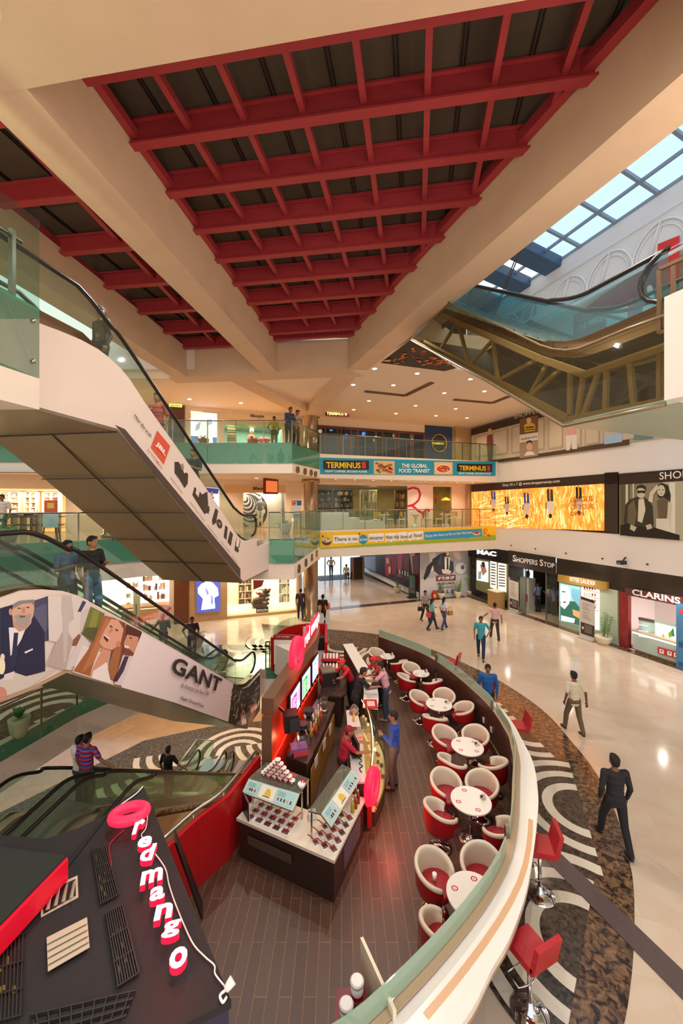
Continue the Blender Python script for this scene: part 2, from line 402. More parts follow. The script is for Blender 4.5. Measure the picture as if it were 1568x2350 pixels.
def along(P, step, start=0):
    out=[];acc=-start
    for i in range(len(P)-1):
        L=(P[i+1]-P[i]).length
        while acc<=L:
            if acc>=0: out.append((P[i].lerp(P[i+1],acc/L),(P[i+1]-P[i]).normalized()))
            acc+=step
        acc-=L
    return out
cs=along(ic,2.9,-.1)
rings([c for c,t in cs],[Vector((t.y,-t.x,0))*1 if (Vector((-.9,9,0))-c).dot(Vector((t.y,-t.x,0)))>0 else Vector((-t.y,t.x,0)) for c,t in cs],RR,.006,m_inlay,base=m_emd)
# dark threshold strips of the marble floor
def strip(pxs, w, m, z=.012):
    P=[G(*p) for p in pxs]; mb=MB().use(m)
    for i in range(len(P)-1): mb.beam(P[i]+Vector((0,0,z-.004)),P[i+1]+Vector((0,0,z-.004)),w,.008)
    mb.build('floor',kind='structure')
m_gran=mat('grey_granite','#5b4c4a',.3,noise=.2,nscale=20)
strip([(1262,1960),(1568,2262),(1700,2395)],.36,m_gran,.02)
MB().use(m_emp).slab([M(-.05,-2.85)[:2],M(.0,24.5)[:2],M(.42,24.5)[:2],M(.42,-2.45)[:2]],0,.01).build('floor',kind='structure')
MB().use(m_emd).slab([M(.4,-2.9)[:2],M(11.9,-2.9)[:2],M(11.9,-2.35)[:2],M(.4,-2.35)[:2]],0,.011).build('floor',kind='structure')
# upper-ground motif at left of the opening and near the gant landing
cs=[(G(560,1480),Vector((0,-1,0))),(G(470,1505),Vector((.3,-1,0))),(G(300,1500),Vector((.3,-1,0)))]
rings([c for c,_ in cs],[d for _,d in cs],[(.7,.95),(1.25,1.5),(1.8,2.05)],.006,m_inlay,base=m_emd,base_r=2.3)
cs=[(G(20,1690),Vector((-1,.4,0))),(G(115,1640),Vector((-1,.5,0)))]
rings([c for c,_ in cs],[d for _,d in cs],[(.7,.95),(1.25,1.5),(1.8,2.05)],.006,m_inlay,base=m_emd,base_r=2.3)
# lower ground: dark band and rings
lb=[G(x,y,LG) for x,y in ((-40,1885),(150,1790),(330,1700),(480,1668),(640,1650),(760,1640))]
ib=[G(x,y,LG) for x,y in ((40,2150),(250,2000),(420,1900),(560,1850),(680,1800),(800,1780))]
m_emlg=emperador('brown_marble_lower','#2c2620','#4e4332','#7a6848'); m_emlg.node_tree.nodes['Principled BSDF'].inputs['Roughness'].default_value=.4
mb=MB().use(m_emlg)
for i in range(5): a,b,c,d=lb[i],lb[i+1],ib[i+1],ib[i]; mb.poly([(p.x,p.y,LG+.004) for p in (a,b,c,d)])
mb.build('floor',kind='structure')
cs=[(G(x,y,LG),Vector((.25,-1,0)) if x>400 else Vector((.6,-1,0))) for x,y in ((120,1905),(235,1835),(350,1772),(420,1725),(548,1728),(640,1700))]
cs=[(c,(-d if i in(4,) else d)) for i,(c,d) in enumerate(cs)]
rings([c for c,_ in cs],[d for _,d in cs],[(.75,1.0),(1.25,1.5),(1.75,2.0)],LG+.006,m_inlay,base=m_emlg,base_r=2.25)

# --- slab edges and floors F1, F2
f1e=[(-26,8.5),(-14,10.6),(-11,12.6),(-9.3,13.9),(-7.7,15.3),(-6.3,15.6),(-6.0,14.65),(-1.77,14.65),(-1.13,20.7),M(0,0)[:2]]
f2e=[(-26,17.0),(-9,17.3),(-6,17.6),(-2.2,17.5),(-1.13,20.7),M(0,0)[:2]]
backp=[M(0,-2.9)[:2],M(32,-2.9)[:2]]
m_slab=mat('slab_plaster','#e6dacb',.75,noise=.03,nscale=1)
MB().use(m_slab).slab(f1e+backp,S1,F1-.02).build('ceiling',kind='structure')
MB().use(m_slab).slab(f2e+backp,S2,F2-.02).build('ceiling',kind='structure')
m_f1=mat('polished_tile','#cfa878',.15,noise=.06,nscale=2)
MB().use(m_f1).slab(f1e+backp,F1-.02,F1).build('floor',kind='structure')
MB().use(m_f1).slab(f2e+backp,F2-.02,F2).build('floor',kind='structure')
# near left landing of the second floor (where the upper escalator starts)
e0=Vector((-4.2,5.45)); gd=Vector((.187,1)).normalized()
nl=[tuple(e0),tuple(e0-gd*8),(-16,-3),(-16,7.7),(-7.2,7.7)]
nl=[tuple(e0),tuple(e0-gd*8),(-16,-3),(-16,5.45)]
MB().use(m_slab).slab(nl,7.62,F2-.02).build('ceiling',kind='structure')
# near left landing of the first floor (where the banner escalator starts)
nl1=[(-5.0,5.3),(-5.9,1.0),(-16,1),(-16,5.3)]
MB().use(m_slab).slab(nl1,S1,F1-.02).build('ceiling',kind='structure')
# right landing of the second floor and its plaster box
q=M(0,0); rd=Vector((-.3656,1)).normalized()
r0=Vector((4.28,5.2)); 
MB().use(m_wallw).slab([tuple(r0),tuple(r0-rd*7),(14,-2),(14,3.0),(11.5,5.4)],7.68,F2+.05).build('wall_landing',kind='structure')
# --- upper ceiling of the second floor
cl2=[(-26,16.5),(-7.1,16.5),(.3,15.5),(2.3,12.7),(4.47,15.4),(12.6,17.0),M(0,0)[:2],M(0,-2.9)[:2],M(32,-2.9)[:2]]
MB().use(m_ceil).slab(cl2,CE,CE+.3).build('ceiling',kind='structure')
MB().use(m_wallw).slab([(-26,16.2),(.3,16.2),(2.3,13.0),(4.47,15.6),(12.6,17.2),(12.6,17.5),(4.4,15.9),(2.4,13.6),(.4,16.6),(-26,16.6)],CE+.3,F3+.05).build('wall_upper',kind='structure')
# recessed coffers (dark reveals) in the ceiling
def coffer(pxs):
    P=[zpl(CE).px(x,y) for x,y in pxs]; mb=MB().use(mat('coffer_reveal','#6d5138',.7))
    for i in range(len(P)-1): mb.beam(P[i]-Vector((0,0,.02)),P[i+1]-Vector((0,0,.02)),.22,.05)
    mb.build('ceiling',kind='structure')
coffer([(838,897),(930,907),(992,877)]); coffer([(1042,916),(1130,924),(1168,909)])
# --- right wall: fascias, glass bands, storeys
def rpanel(b0,b1,z0,z1,m,name='wall_right',th=.2,off=0,kind='structure',parent=None):
    p=[M(off,b0)[:2],M(off,b1)[:2],M(off-th,b1)[:2],M(off-th,b0)[:2]]; return MB().use(m).slab(p,z0,z1).build(name,parent,kind=kind)
rpanel(0,24,S1,F1,m_wallw); rpanel(0,24,S2,F2,m_wallw)
rpanel(-2.9,0,S1,F1,m_wallw,off=-.02); rpanel(-2.9,0,S2,F2,m_wallw,off=-.02)
rpanel(-2.9,24,CE,F3,m_wallw,off=-.1); rpanel(-2.9,24,16.15,19.0,mat('blue_white_plaster','#dfe3e6',.7),th=.4)
# bodies behind glass
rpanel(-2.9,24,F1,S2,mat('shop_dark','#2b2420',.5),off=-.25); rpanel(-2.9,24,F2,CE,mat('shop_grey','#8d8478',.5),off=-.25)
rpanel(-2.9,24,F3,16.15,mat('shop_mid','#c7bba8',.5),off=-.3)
# --- far back walls with openings
def backwall(z0,z1,ops,a0=0,a1=32,m=m_wall,name='wall_back'):
    """ops: list of (a0,a1,z0,z1) openings"""
    A=sorted({a0,a1,*[x for o in ops for x in o[:2]]}); Z=sorted({z0,z1,*[x for o in ops for x in o[2:]]}); mb=MB().use(m)
    for i in range(len(A)-1):
        for j in range(len(Z)-1):
            ca=(A[i]+A[i+1])/2; cz=(Z[j]+Z[j+1])/2
            if any(o[0]<ca<o[1] and o[2]<cz<o[3] for o in ops): continue
            mb.slab([M(A[i],-2.8)[:2],M(A[i+1],-2.8)[:2],M(A[i+1],-3.0)[:2],M(A[i],-3.0)[:2]],Z[j],Z[j+1])
    return mb.build(name,kind='structure')
def aof(x,y=1158,pl=BW): p=pl.px(x,y); return (p.to_2d()-C).dot(U)
def room(a0,a1,z0,z1,depth,m,mf=None,bstart=-2.8,name='wall_shop'):
    """an open-fronted shop behind the wall"""
    mb=MB().use(m); b0=bstart-.2; b1=bstart-depth; t=.08
    mb.slab([M(a0,b1)[:2],M(a1,b1)[:2],M(a1,b1-t)[:2],M(a0,b1-t)[:2]],z0,z1)
    mb.slab([M(a0,b0)[:2],M(a0-t,b0)[:2],M(a0-t,b1)[:2],M(a0,b1)[:2]],z0,z1); mb.slab([M(a1,b0)[:2],M(a1+t,b0)[:2],M(a1+t,b1)[:2],M(a1,b1)[:2]],z0,z1)
    mb.slab([M(a0,b0)[:2],M(a1,b0)[:2],M(a1,b1)[:2],M(a0,b1)[:2]],z1,z1+t)
    mb.use(mf or m_f1).slab([M(a0,b0+.2)[:2],M(a1,b0+.2)[:2],M(a1,b1)[:2],M(a0,b1)[:2]],z0-.05,z0+.006)
    return mb.build(name,kind='structure')
# ground openings
ag=lambda x:aof(x)
gR=(aof(680),aof(521),.12,S1-.0); gL=(aof(388),aof(150),.05,S1-.35)
backwall(0,S1,[(3.7,11.9,0,S1),gR,gL],a0=-1,a1=32)
f1L=(aof(655),aof(558),F1+.05,F1+2.15); f1S=(aof(150),aof(-90),F1,F1+2.1); f1C=(1.35,10.9,F1,F1+2.55)
backwall(F1,S2,[f1L,f1S,f1C,(aof(503),aof(470),F1+.3,F1+2.2)])
backwall(F2,CE,[(aof(648),aof(515),F2,F2+1.85),(.9+1.0,11,F2,CE-.55)])
m_shopw=mat('shop_white','#f4ede2',.6)
room(*gR,3.2,m_shopw,mat('shop_floor','#eadfce',.2)); room(*gL,4.0,m_shopw,mat('shop_floor','#eadfce',.2))
room(*f1L,1.6,mat('window_dark','#5e5147',.6)); room(*f1S,4.5,mat('shop_cream','#f0d9b8',.6)); room(*f1C,4.5,mat('cafe_wall','#8e7a48',.6))
room(aof(648),aof(515),F2,F2+1.85,2.0,mat('teal_wall','#7fb5a8',.6)); room(1.9,11,F2,CE-.55,2.6,mat('terminus_dark','#3a2c22',.6))
# corridor beyond the ground floor opening
mb=MB().use(m_wallw)
mb.slab([M(11.9,-2.8)[:2],M(12.1,-2.8)[:2],M(12.1,-15)[:2],M(11.9,-15)[:2]],0,S1)
mb.slab([M(3.7,-2.8)[:2],M(3.5,-2.8)[:2],M(3.5,-15)[:2],M(3.7,-15)[:2]],0,S1)
mb.build('wall_corridor',kind='structure')
MB().use(m_ceil).slab([M(3.5,-2.8)[:2],M(12.1,-2.8)[:2],M(12.1,-15)[:2],M(3.5,-15)[:2]],S1,S1+.2).build('ceiling',kind='structure')
MB().use(mat('daylit_glass','#cfe2f2',.1,emit=1.3)).slab([M(3.7,-13.6)[:2],M(12,-13.6)[:2],M(12,-13.7)[:2],M(3.7,-13.7)[:2]],0,S1).build('window_1',kind='structure')
mb=MB().use(m_rail)
for a in (5.5,7,8.2,9.4,10.6): mb.slab([M(a,-13.5)[:2],M(a+.08,-13.5)[:2],M(a+.08,-13.6)[:2],M(a,-13.6)[:2]],0,S1)
mb.slab([M(3.7,-13.5)[:2],M(12,-13.5)[:2],M(12,-13.58)[:2],M(3.7,-13.58)[:2]],2.2,2.3); mb.build('door_1',kind='structure')
for a in (6,9): spot(M(a,-7,S1-.1),160,NEUT)
# shop lamps
for o,e in ((gR,330),(gL,900)):
    am=(o[0]+o[1])/2; area(M(am,-4.6,S1-.1), (o[1]-o[0])*.7, 1.8, e, (1,.86,.68), (0,0,math.atan2(U.y,U.x)))
am=(f1S[0]+f1S[1])/2; area(M(am,-4.8,F1+2.05),4,2.4,260,(1,.8,.55),(0,0,math.atan2(U.y,U.x)))
am=(f1L[0]+f1L[1])/2; area(M(am,-3.6,F1+2.1),2,.8,70,(1,.85,.7),(0,0,math.atan2(U.y,U.x)))
for a in (3,6,9): area(M(a,-4.6,F1+2.5),1.6,1.6,70,(1,.8,.45),(0,0,math.atan2(U.y,U.x)))
area(M((aof(648)+aof(515))/2,-3.7,F2+1.8),3,.8,110,(1,.85,.7),(0,0,math.atan2(U.y,U.x)))
for a in (4,8): area(M(a,-4.0,CE-.65),1,1,25,(1,.7,.4),(0,0,math.atan2(U.y,U.x)))

# outer walls that close the left side and the lower ground
MB().use(m_wall).slab([(-26,-3),(-26.3,-3),(-26.3,27),(-26,27)],LG,19).build('wall_left',kind='structure')
MB().use(m_wall).slab([(-26,26),(8,26),(8,26.3),(-26,26.3)],LG,-.35).build('wall_lower',kind='structure')
MB().use(m_wall).slab([(6,2),(6.3,2),(8.3,26),(8,26)],LG,-.35).build('wall_lower',kind='structure')
MB().use(m_wall).slab([(-26,1.7),(6,1.7),(6,2),(-26,2)],LG,-.35).build('wall_lower',kind='structure')
# =====================================================  ROOF: concrete beams, red steel, skylight
ZB,ZT=11.585,12.8
gx=Vector((.14,1,0)).normalized(); tx=Vector((1,-.147,0)).normalized()
def prism_box(P,z0,z1,m,name,kind='structure',parent=None): return MB().use(m).slab([tuple(p)[:2] for p in P],z0,z1).build(name,parent,kind=kind)
Lb=lambda Y:Vector((-4.66+.14*(Y-5.69),Y,0)); Lb2=lambda Y:Vector((-3.91+.134*(Y-5.69),Y,0))
prism_box([Lb(4.0),Lb2(4.0),Lb2(15.9),Lb(15.9)],ZB,ZT,m_conc,'ceiling_beam')
Rb=lambda Y:Vector((4.18-.373*(Y-4.8),Y,0)); Rb2=lambda Y:Vector((4.98-.373*(Y-4.8),Y,0))
prism_box([Rb(2.0),Rb2(2.0),Rb2(15.4),Rb(15.4)],ZB-.003,ZT,m_conc,'ceiling_beam')
prism_box([Vector((-7.0,16.4,0)),Vector((-6.4,16.25,0)),Vector((-7.55,6,0)),Vector((-8.0,1,0)),Vector((-9,1,0)),Vector((-8.2,6,0))],ZB,ZT,m_conc,'ceiling_beam')
prism_box([(-7.2,16.35,0),(.3,15.35,0),(.9,16.2,0),(-7.2,17.1,0)],ZB+.003,ZT-.01,m_conc,'ceiling_beam')
# beams that run on down to the round column
mb=MB().use(m_conc); col=Vector((-1.7,21.6))
for p in ((-4.4,16.6),(.25,15.9)):
    d=(col-Vector(p)).normalized(); n=Vector((d.y,-d.x))*.42; a=Vector(p)-n; b=Vector(p)+n; c=col+n; e=col-n
    o=len(mb.v); mb.v+=[Vector((q.x,q.y,z)) for q,z in ((a,ZB+.05),(b,ZB+.05),(c,ZB+.05),(e,ZB+.05),(a,ZB+.01),(b,ZB+.01),(c,ZB-.5),(e,ZB-.5))]
    for f in ((0,1,2,3),(4,7,6,5),(0,4,5,1),(1,5,6,2),(2,6,7,3),(3,7,4,0)): mb.face([o+i for i in f])
mb.build('ceiling_beam',kind='structure')
# near slab
N=lambda x,y:Vector((x,y,0))
prism_box([N(-8,5.6),N(-3.15,4.85),N(1.9,4.11),N(5.2,3.6),N(5.2,1.6),N(-3.2,3.55),N(-3.7,4.27),N(-4.4,4.5),N(-8,5.0)],ZB-.006,ZT+.5,m_conc,'ceiling_slab')
prism_box([N(-9,5.2),N(-3.7,4.27),N(-2.5,3.8),N(-2,1),N(-9,1)],ZB+.25,ZT+.5,m_wallw,'ceiling_slab')
# red transverse beams (one I-beam each) and purlins
ZR=12.66
def ibeam(p,q,parent=None,name='roof_beam',h=.42,w=.17):
    p=Vector(p);q=Vector(q); mb=MB().use(m_red); zz=lambda z:Vector((0,0,z))
    mb.beam(p+zz(.02),q+zz(.02),w,.04); mb.beam(p+zz(h/2),q+zz(h/2),.05,h-.06); mb.beam(p+zz(h),q+zz(h),w,.04)
    return mb.build(name,parent,kind='structure')
ys=[5.92+1.098*k for k in range(9)]+[15.25]
def xr(Y): return Rb(Y).x+.25
for k,Y in enumerate(ys):
    # left end on the left concrete beam at row Y, then along tx to the right beam
    p=Vector((Lb2(Y).x-.2,Y,ZR)); t=0
    while p.x+tx.x*t < Rb(p.y+tx.y*t).x+.2: t+=.05
    ibeam(p,p+tx*t)
    if k<len(ys)-1:
        Y2=ys[k+1]
        for j in range(-3,9):
            base=Vector((-.15+.5+1.03*j,6.3,0)); d=Vector((.19,1,0))
            def at(Yr):  # crossing of the purlin with transverse row Yr
                # row: y = Yr - .147*(x - xl)
                xl=Lb2(Yr).x-.2; x=base.x; 
                for _ in range(6):
                    y=Yr-.147*(x-xl); x=base.x+.19*(y-6.3)
                return Vector((x,y,0))
            a=at(Y);b=at(Y2)
            if a.x<Lb2(a.y).x+.1 or b.x>Rb(b.y).x-.1 or a.x>Rb(a.y).x-.05: 
                if not (a.x>Lb2(a.y).x+.1 and a.x<Rb(a.y).x-.1): continue
                f=0
                while f<1 and (lambda p:p.x<Rb(p.y).x)(a.lerp(b,f)): f+=.04
                b=a.lerp(b,f)
            MB().use(m_red).beam(a+Vector((0,0,ZR+.2)),b+Vector((0,0,ZR+.2)),.1,.14).build('roof_purlin',kind='structure')
# edge channels
MB().use(m_red).beam(Lb2(5.9)+Vector((.08,0,ZT+.05)),Lb2(15.4)+Vector((.08,0,ZT+.05)),.12,.16).build('roof_channel',kind='structure')
MB().use(m_red).beam(Rb(4.2)+Vector((-.1,0,ZT+.08)),Rb(15.2)+Vector((-.1,0,ZT+.08)),.16,.2).build('roof_channel',kind='structure')
# left bay
for Y in (3.6,5.2,6.8,8.4,10.0,11.55,13.1,14.6,16.0):
    ibeam((-7.9+.12*(Y-6)-.1,Y,ZR-.02),(Lb(Y).x+.2,Y-.45,ZR-.02))
for off in (1.35,):
    MB().use(m_red).beam((-7.55+off+.25,3,ZR+.22),(-6.55+off+.1,16.3,ZR+.22),.12,.16).build('roof_purlin',kind='structure')
    MB().use(m_red).beam((-7.75,3,ZR+.25),(-6.7,16.3,ZR+.25),.14,.16).build('roof_purlin',kind='structure')
# dark sheet roof with raised seams
mb=MB().use(m_dark); mb.slab([(-9,0),(6,0),(3.5,8),(1.2,16),(-9,16.3)],ZR+.46,ZR+.6); mb.build('ceiling_panel',kind='structure')
mb=MB().use(mat('seam_black','#14110f',.4))
for j in range(-8,5):
    base=-.15+1.03*j*.5*2; 
    for e in (-.03,.03): mb.beam((base+e-.9,1.5,ZR+.45),(base+e+.19*14.3-.9,15.8,ZR+.45),.02,.04)
mb.build('ceiling_seam',kind='structure')
# closing wall over everything: high outer wall left/back above the roof, keeps daylight off
prism_box([N(-9,17.1),N(.9,16.2),N(.9,16.5),N(-9,17.4)],ZT,19,m_wall,'wall_upper')
# ---- skylight over the right-hand well: glass on a grid of white steel
RWx=lambda Y:18.82-.3656*Y
def sk(s,t):  # s along the right wall (towards camera), t across to the left
    p=M(t,s); return Vector((p.x,p.y,19.0+.16*t))
gl=MB().use(glass('skylight_glass','#d5e8fa',.06,refl=.3)); fr=MB().use(mat('white_steel','#7f93a6',.4))
ns=14; step=1.75
for i in range(ns+1):
    s0=-3+step*i
    fr.beam(sk(s0,0),sk(s0,9),.12,.14)
    for t in (0,1.1,2.2,3.3,4.4,5.5,6.6,8.8): 
        if i<ns:
            fr.beam(sk(s0,t),sk(s0+step,t),.1,.12)
for i in range(4,ns):
    s0=-3+step*i; gl.poly([sk(s0,0),sk(s0+step,0),sk(s0+step,9),sk(s0,9)])
gl.build('window_2',kind='structure'); fr.build('window_2_frame',kind='structure')
mb=MB().use(mat('roof_duct','#3c5a78',.5))
for s0 in (-2.4,-.2,2.2,4.2): mb.beam(sk(s0,0)-Vector((0,0,.1)),sk(s0,9)-Vector((0,0,.1)),1.0,.5)
mb.build('ceiling_beam',kind='structure')
MB().use(mat('roof_duct','#3c5a78',.5)).slab([M(0,-3)[:2],M(14,-3)[:2],M(14,-3.3)[:2],M(0,-3.3)[:2]],F3,21).build('wall_upper',kind='structure')
# arches of the frieze, raised mouldings
mb=MB().use(mat('frieze_white','#e6ebee',.6))
FZ=M(0,0); 
def fz(b,z,o=.05): p=M(o,b); return Vector((p.x,p.y,z))
mb.tube([fz(-2.9,16.25),fz(24,16.25)],.09,6); mb.tube([fz(-2.9,16.45),fz(24,16.45)],.04,6); mb.tube([fz(-2.9,18.05),fz(24,18.05)],.03,6)
for k in range(12):
    b=-1.2+2.1*k
    for r in (1.0,.84): mb.tube([fz(b+r*1.08*math.cos(t),16.45+r*1.35*math.sin(t)) for t in [PI*i/16 for i in range(17)]],.045 if r==1 else .025,6)
    mb.tube([fz(b-.42,16.45),fz(b-.18,17.2),fz(b+.05,17.78)],.04,6)
    mb.tube([fz(b-.36,16.45),fz(b-.1,17.2),fz(b+.12,17.72)],.02,6)
mb.build('trim_1',kind='structure')
MB().use(mat('vent_grille','#7f93a3',.5)).slab([M(.02,1.1)[:2],M(.02,3.1)[:2],M(.06,3.1)[:2],M(.06,1.1)[:2]],16.9,17.6).build('trim_2',kind='structure')
# picture panel in the ceiling by the well
mb=Art(zpl(CE),.01)
mb.p('#2a1710',874,833,945,778,1048,845,1020,852)
random.seed(3)
for i in range(46):
    u=random.random(); v=random.random()*(1-abs(u-.45)*1.3)
    x=885+150*u; y=838-48*v*(1-abs(u-.45)); mb.e(random.choice(['#c4481f','#7d2a12','#e07a2c','#5a2010','#d9b36a']),x,y,random.uniform(2,9),random.uniform(.8,2.6),-8,6)
q=mb.build('ceiling_picture'); tag(q,'dark orange abstract picture panel set in the ceiling beside the escalator well','ceiling panel')
# round columns
def column(p,r,z0,z1,label):
    mb=MB().use(mat('bronze_column','#a58a6c',.22,metal=.75,noise=.1,nscale=2)).lathe((p[0],p[1],0),[(r*1.18,z0),(r*1.18,z0+.12),(r,z0+.14),(r,z1-.25),(r*1.25,z1-.2),(r*1.25,z1)],28)
    o=mb.build('column',kind='structure')
for z0,z1 in ((0,S1),(F1,S2),(F2,CE-.3)): column((-1.7,21.6),.4,z0,z1,'')
column((-9.4,16.4),.5,F1,S2,''); 
# =====================================================  DOWNLIGHTS
dl=MB(); k=0
m_lens=glow('#fff1d8',6)
def downlight(p,label,group,r=.07):
    t=thing('downlight',label,'ceiling light',p,group=group)
    MB().use(mat('white_trim','#e8e0d6',.4)).lathe((p[0],p[1],p[2]-.012),[(r*1.35,0),(r*1.35,.012),(r,.012)],16,False).build('trim_ring',t)
    MB().use(m_lens).lathe((p[0],p[1],p[2]-.008),[(0.001,0),(r,0),(r,.006)],16,True).build('lens',t)
for px_,py_ in ((811,883),(903,884),(860,846),(958,857),(1020,902),(1080,870),(847,920),(765,914),(954,931),(812,940),(909,949),(1046,938),(1001,954),(1112,898),(733,938),(1072,959)):
    downlight(zpl(CE).px(px_,py_),'small round downlight in the second floor ceiling behind the dark coffers','downlights in the second floor ceiling',.09)
for px_,py_ in ((435,916),(553,925),(905,1106)): pass
for px_,py_ in ((435,916),(553,925)): downlight(zpl(CE).px(px_,py_),'round downlight in the pale ceiling above the left balcony of the second floor','downlights above the left balcony',.1)
for i in range(9): downlight(M(1.3+1.15*i,-.7,S2),'tiny downlight in the row under the teal banner balcony','downlights under the teal banner',.06)
for px_,py_ in ((589,1097),): downlight(zpl(S2).px(px_,py_),'round downlight above the swirl shop window on the first floor',None,.09)
# =====================================================  RAILINGS
def rail(pts, z, green=None, h=1.05, post=1.35, name='glass_railing', label='', side=1, posts=True, green_drop=.85, group=None):
    """pts: plan polyline. clear glass above the floor, green glass on the slab edge"""
    P=[Vector((p[0],p[1],0)) for p in pts]
    t=thing(name,label,'railing',(P[0].x,P[0].y,z),group=group)
    MB().use(m_clear).ribbon(P,z+.02,z+h-.06,.014,side).build('glass_panel',t)
    MB().use(m_rail).tube([p+Vector((0,0,z+h)) for p in P],.028,8).build('handrail',t)
    L=0
    for a,b in zip(P,P[1:]):
        n=max(1,round((b-a).length/post))
        for i in range(n):
            q=a.lerp(b,i/n)
            if posts: MB().use(m_rail).box((q.x,q.y,z+h/2),(.04,.04,h),math.atan2((b-a).y,(b-a).x)).build('post',t)
    if green:
        g=thing('green_glass_fascia',green[0],'glass panel',(P[0].x,P[0].y,z-.5),group=green[1] if len(green)>1 else None)
        for a,b in zip(P,P[1:]):
            n=max(1,round((b-a).length/1.5)); d=(b-a)/n; u=d.normalized()*.012
            for i in range(n): 
                MB().use(m_green).ribbon([a+d*i+u,a+d*(i+1)-u],z-green_drop,z+.06,.014,side).build('pane',g)
                for s in (.1,.9):
                    for zz in (z-green_drop+.12,z-.1):
                        q=a+d*i+d*s+Vector((d.y,-d.x,0)).normalized()*side*.02; MB().use(m_steel).ell((q.x,q.y,zz),.025,8,6).build('glass_bolt',g)
    return t
rail([(-26,17.0),(-9,17.26),(-6,17.56),(-2.2,17.46)],F2,('green glass panels along the left balcony edge of the second floor',),label='glass railing of the left balcony on the second floor')
rail([(-2.2,17.46),(-1.15,20.66)],F2,('angled green glass panel between the left balcony and the teal banner',),label='short angled glass railing beside the round column on the second floor')
rail([(-1.13,20.66),M(.02,-.0)[:2]],F2,None,label='long glass railing above the teal food court banner')
rail([(-6.35,15.58),(-6.05,15.2)],F1,None,label='short end railing behind the banner escalator on the first floor')
rail([(-2.7,14.6),(-1.77,14.6)],F1,('small green glass panel beside the foot of the white speaker escalator',),label='short glass railing at the foot of the white speaker escalator',post=.5)
rail([(-1.77,14.6),(-1.13,20.66)],F1,('angled green glass on the slab edge between the speaker escalator and yellow banner',),label='angled glass railing of the first floor between escalator and yellow banner')
rail([(-1.13,20.66),M(.02,0)[:2]],F1,None,label='long glass railing above the yellow food banner')
rail([(-26,8.5),(-14,10.56),(-11,12.56),(-9.3,13.86),(-7.7,15.26),(-6.35,15.58)],F1,('curved band of green glass under the left balcony of the first floor',),label='curved glass railing of the left balcony on the first floor')
lo=[p for p in open_ug if p[1]>6.5 and p[0]<-6.2]
rail([(-6.25,14.7),(-7.4,13.9),(-8.3,12.3),(-8.85,10.1),(-9.1,8),(-9.1,6.45)],0,('green glass under the ground floor edge beside the potted plant at far left',),label='glass railing with steel posts around the floor opening at the left',side=-1)
rail([(-2.9,15.0),(-2.0,15.0)],0,('small green glass pane at the edge of the floor opening behind the kiosk wall',),label='steel barred railing beside the foot of the clothing banner escalator',post=.14)
rail([(-2.0,15.0),(-1.55,12.6)],0,('green glass strip beside the tall kiosk sign wall',),label='sloping glass railing running towards the red lit kiosk sign')
# slab rims of the ground floor opening
MB().use(m_wallw).ribbon([(p[0]-.02 if p[0]<-3 else p[0],p[1]) for p in open_ug],-1.15,-.36,.05,-1).build('trim_3',kind='structure')
# near left glass edge of the second floor landing
g=thing('glass_railing','tall frameless glass panel with green lower part at the upper left','railing',(e0.x,e0.y,F2))
a=e0;b=e0-gd*6; c=e0+Vector((-6,0))
MB().use(m_green).ribbon([a,b],8.05,F2+.02,.014,1).build('green_pane',g)
MB().use(m_clear).ribbon([a,b],F2+.02,10.25,.014,1).build('clear_pane',g)
MB().use(m_rail).tube([(a.x-.25,a.y,F2+.95),(b.x-.25,b.y,F2+.95)],.03,8).build('handrail',g)
for s in (.03,.3,.6):
    q=a.lerp(b,s); MB().use(m_rail).box((q.x-.2,q.y,F2+.5),(.06,.06,1.0)).build('post',g)
for s in (.02,.25,.5): 
    for z in (8.25,8.8):
        q=a.lerp(b,s); MB().use(m_steel).ell((q.x+.03,q.y,z),.03,8,6).build('glass_bolt',g)
# portholes on the angled slab edges
mb=MB().use(m_brass)
for (x,y) in ((683,1078),(700,1082),(714,1085),(724,1088)): 
    pl=vpl(-2.2,17.5,1.07,3.2); c=pl.px(x,y,.02); n=pl.out; r=.16; ex=Vector((0,0,1)).cross(n)
    mb.prism([c+ex*r*math.cos(t)+Vector((0,0,r*math.sin(t))) for t in [2*PI*i/16 for i in range(16)]],n*.04)
pl=vpl(-1.77,14.65,.64,6.05)
for (x,y) in ((686,1305),(702,1291),(716,1279),(727,1270)): 
    c=pl.px(x,y,.02); n=pl.out; r=.17; ex=Vector((0,0,1)).cross(n)
    mb.prism([c+ex*r*math.cos(t)+Vector((0,0,r*math.sin(t))) for t in [2*PI*i/16 for i in range(16)]],n*.04)
mb.build('trim_4',kind='structure')
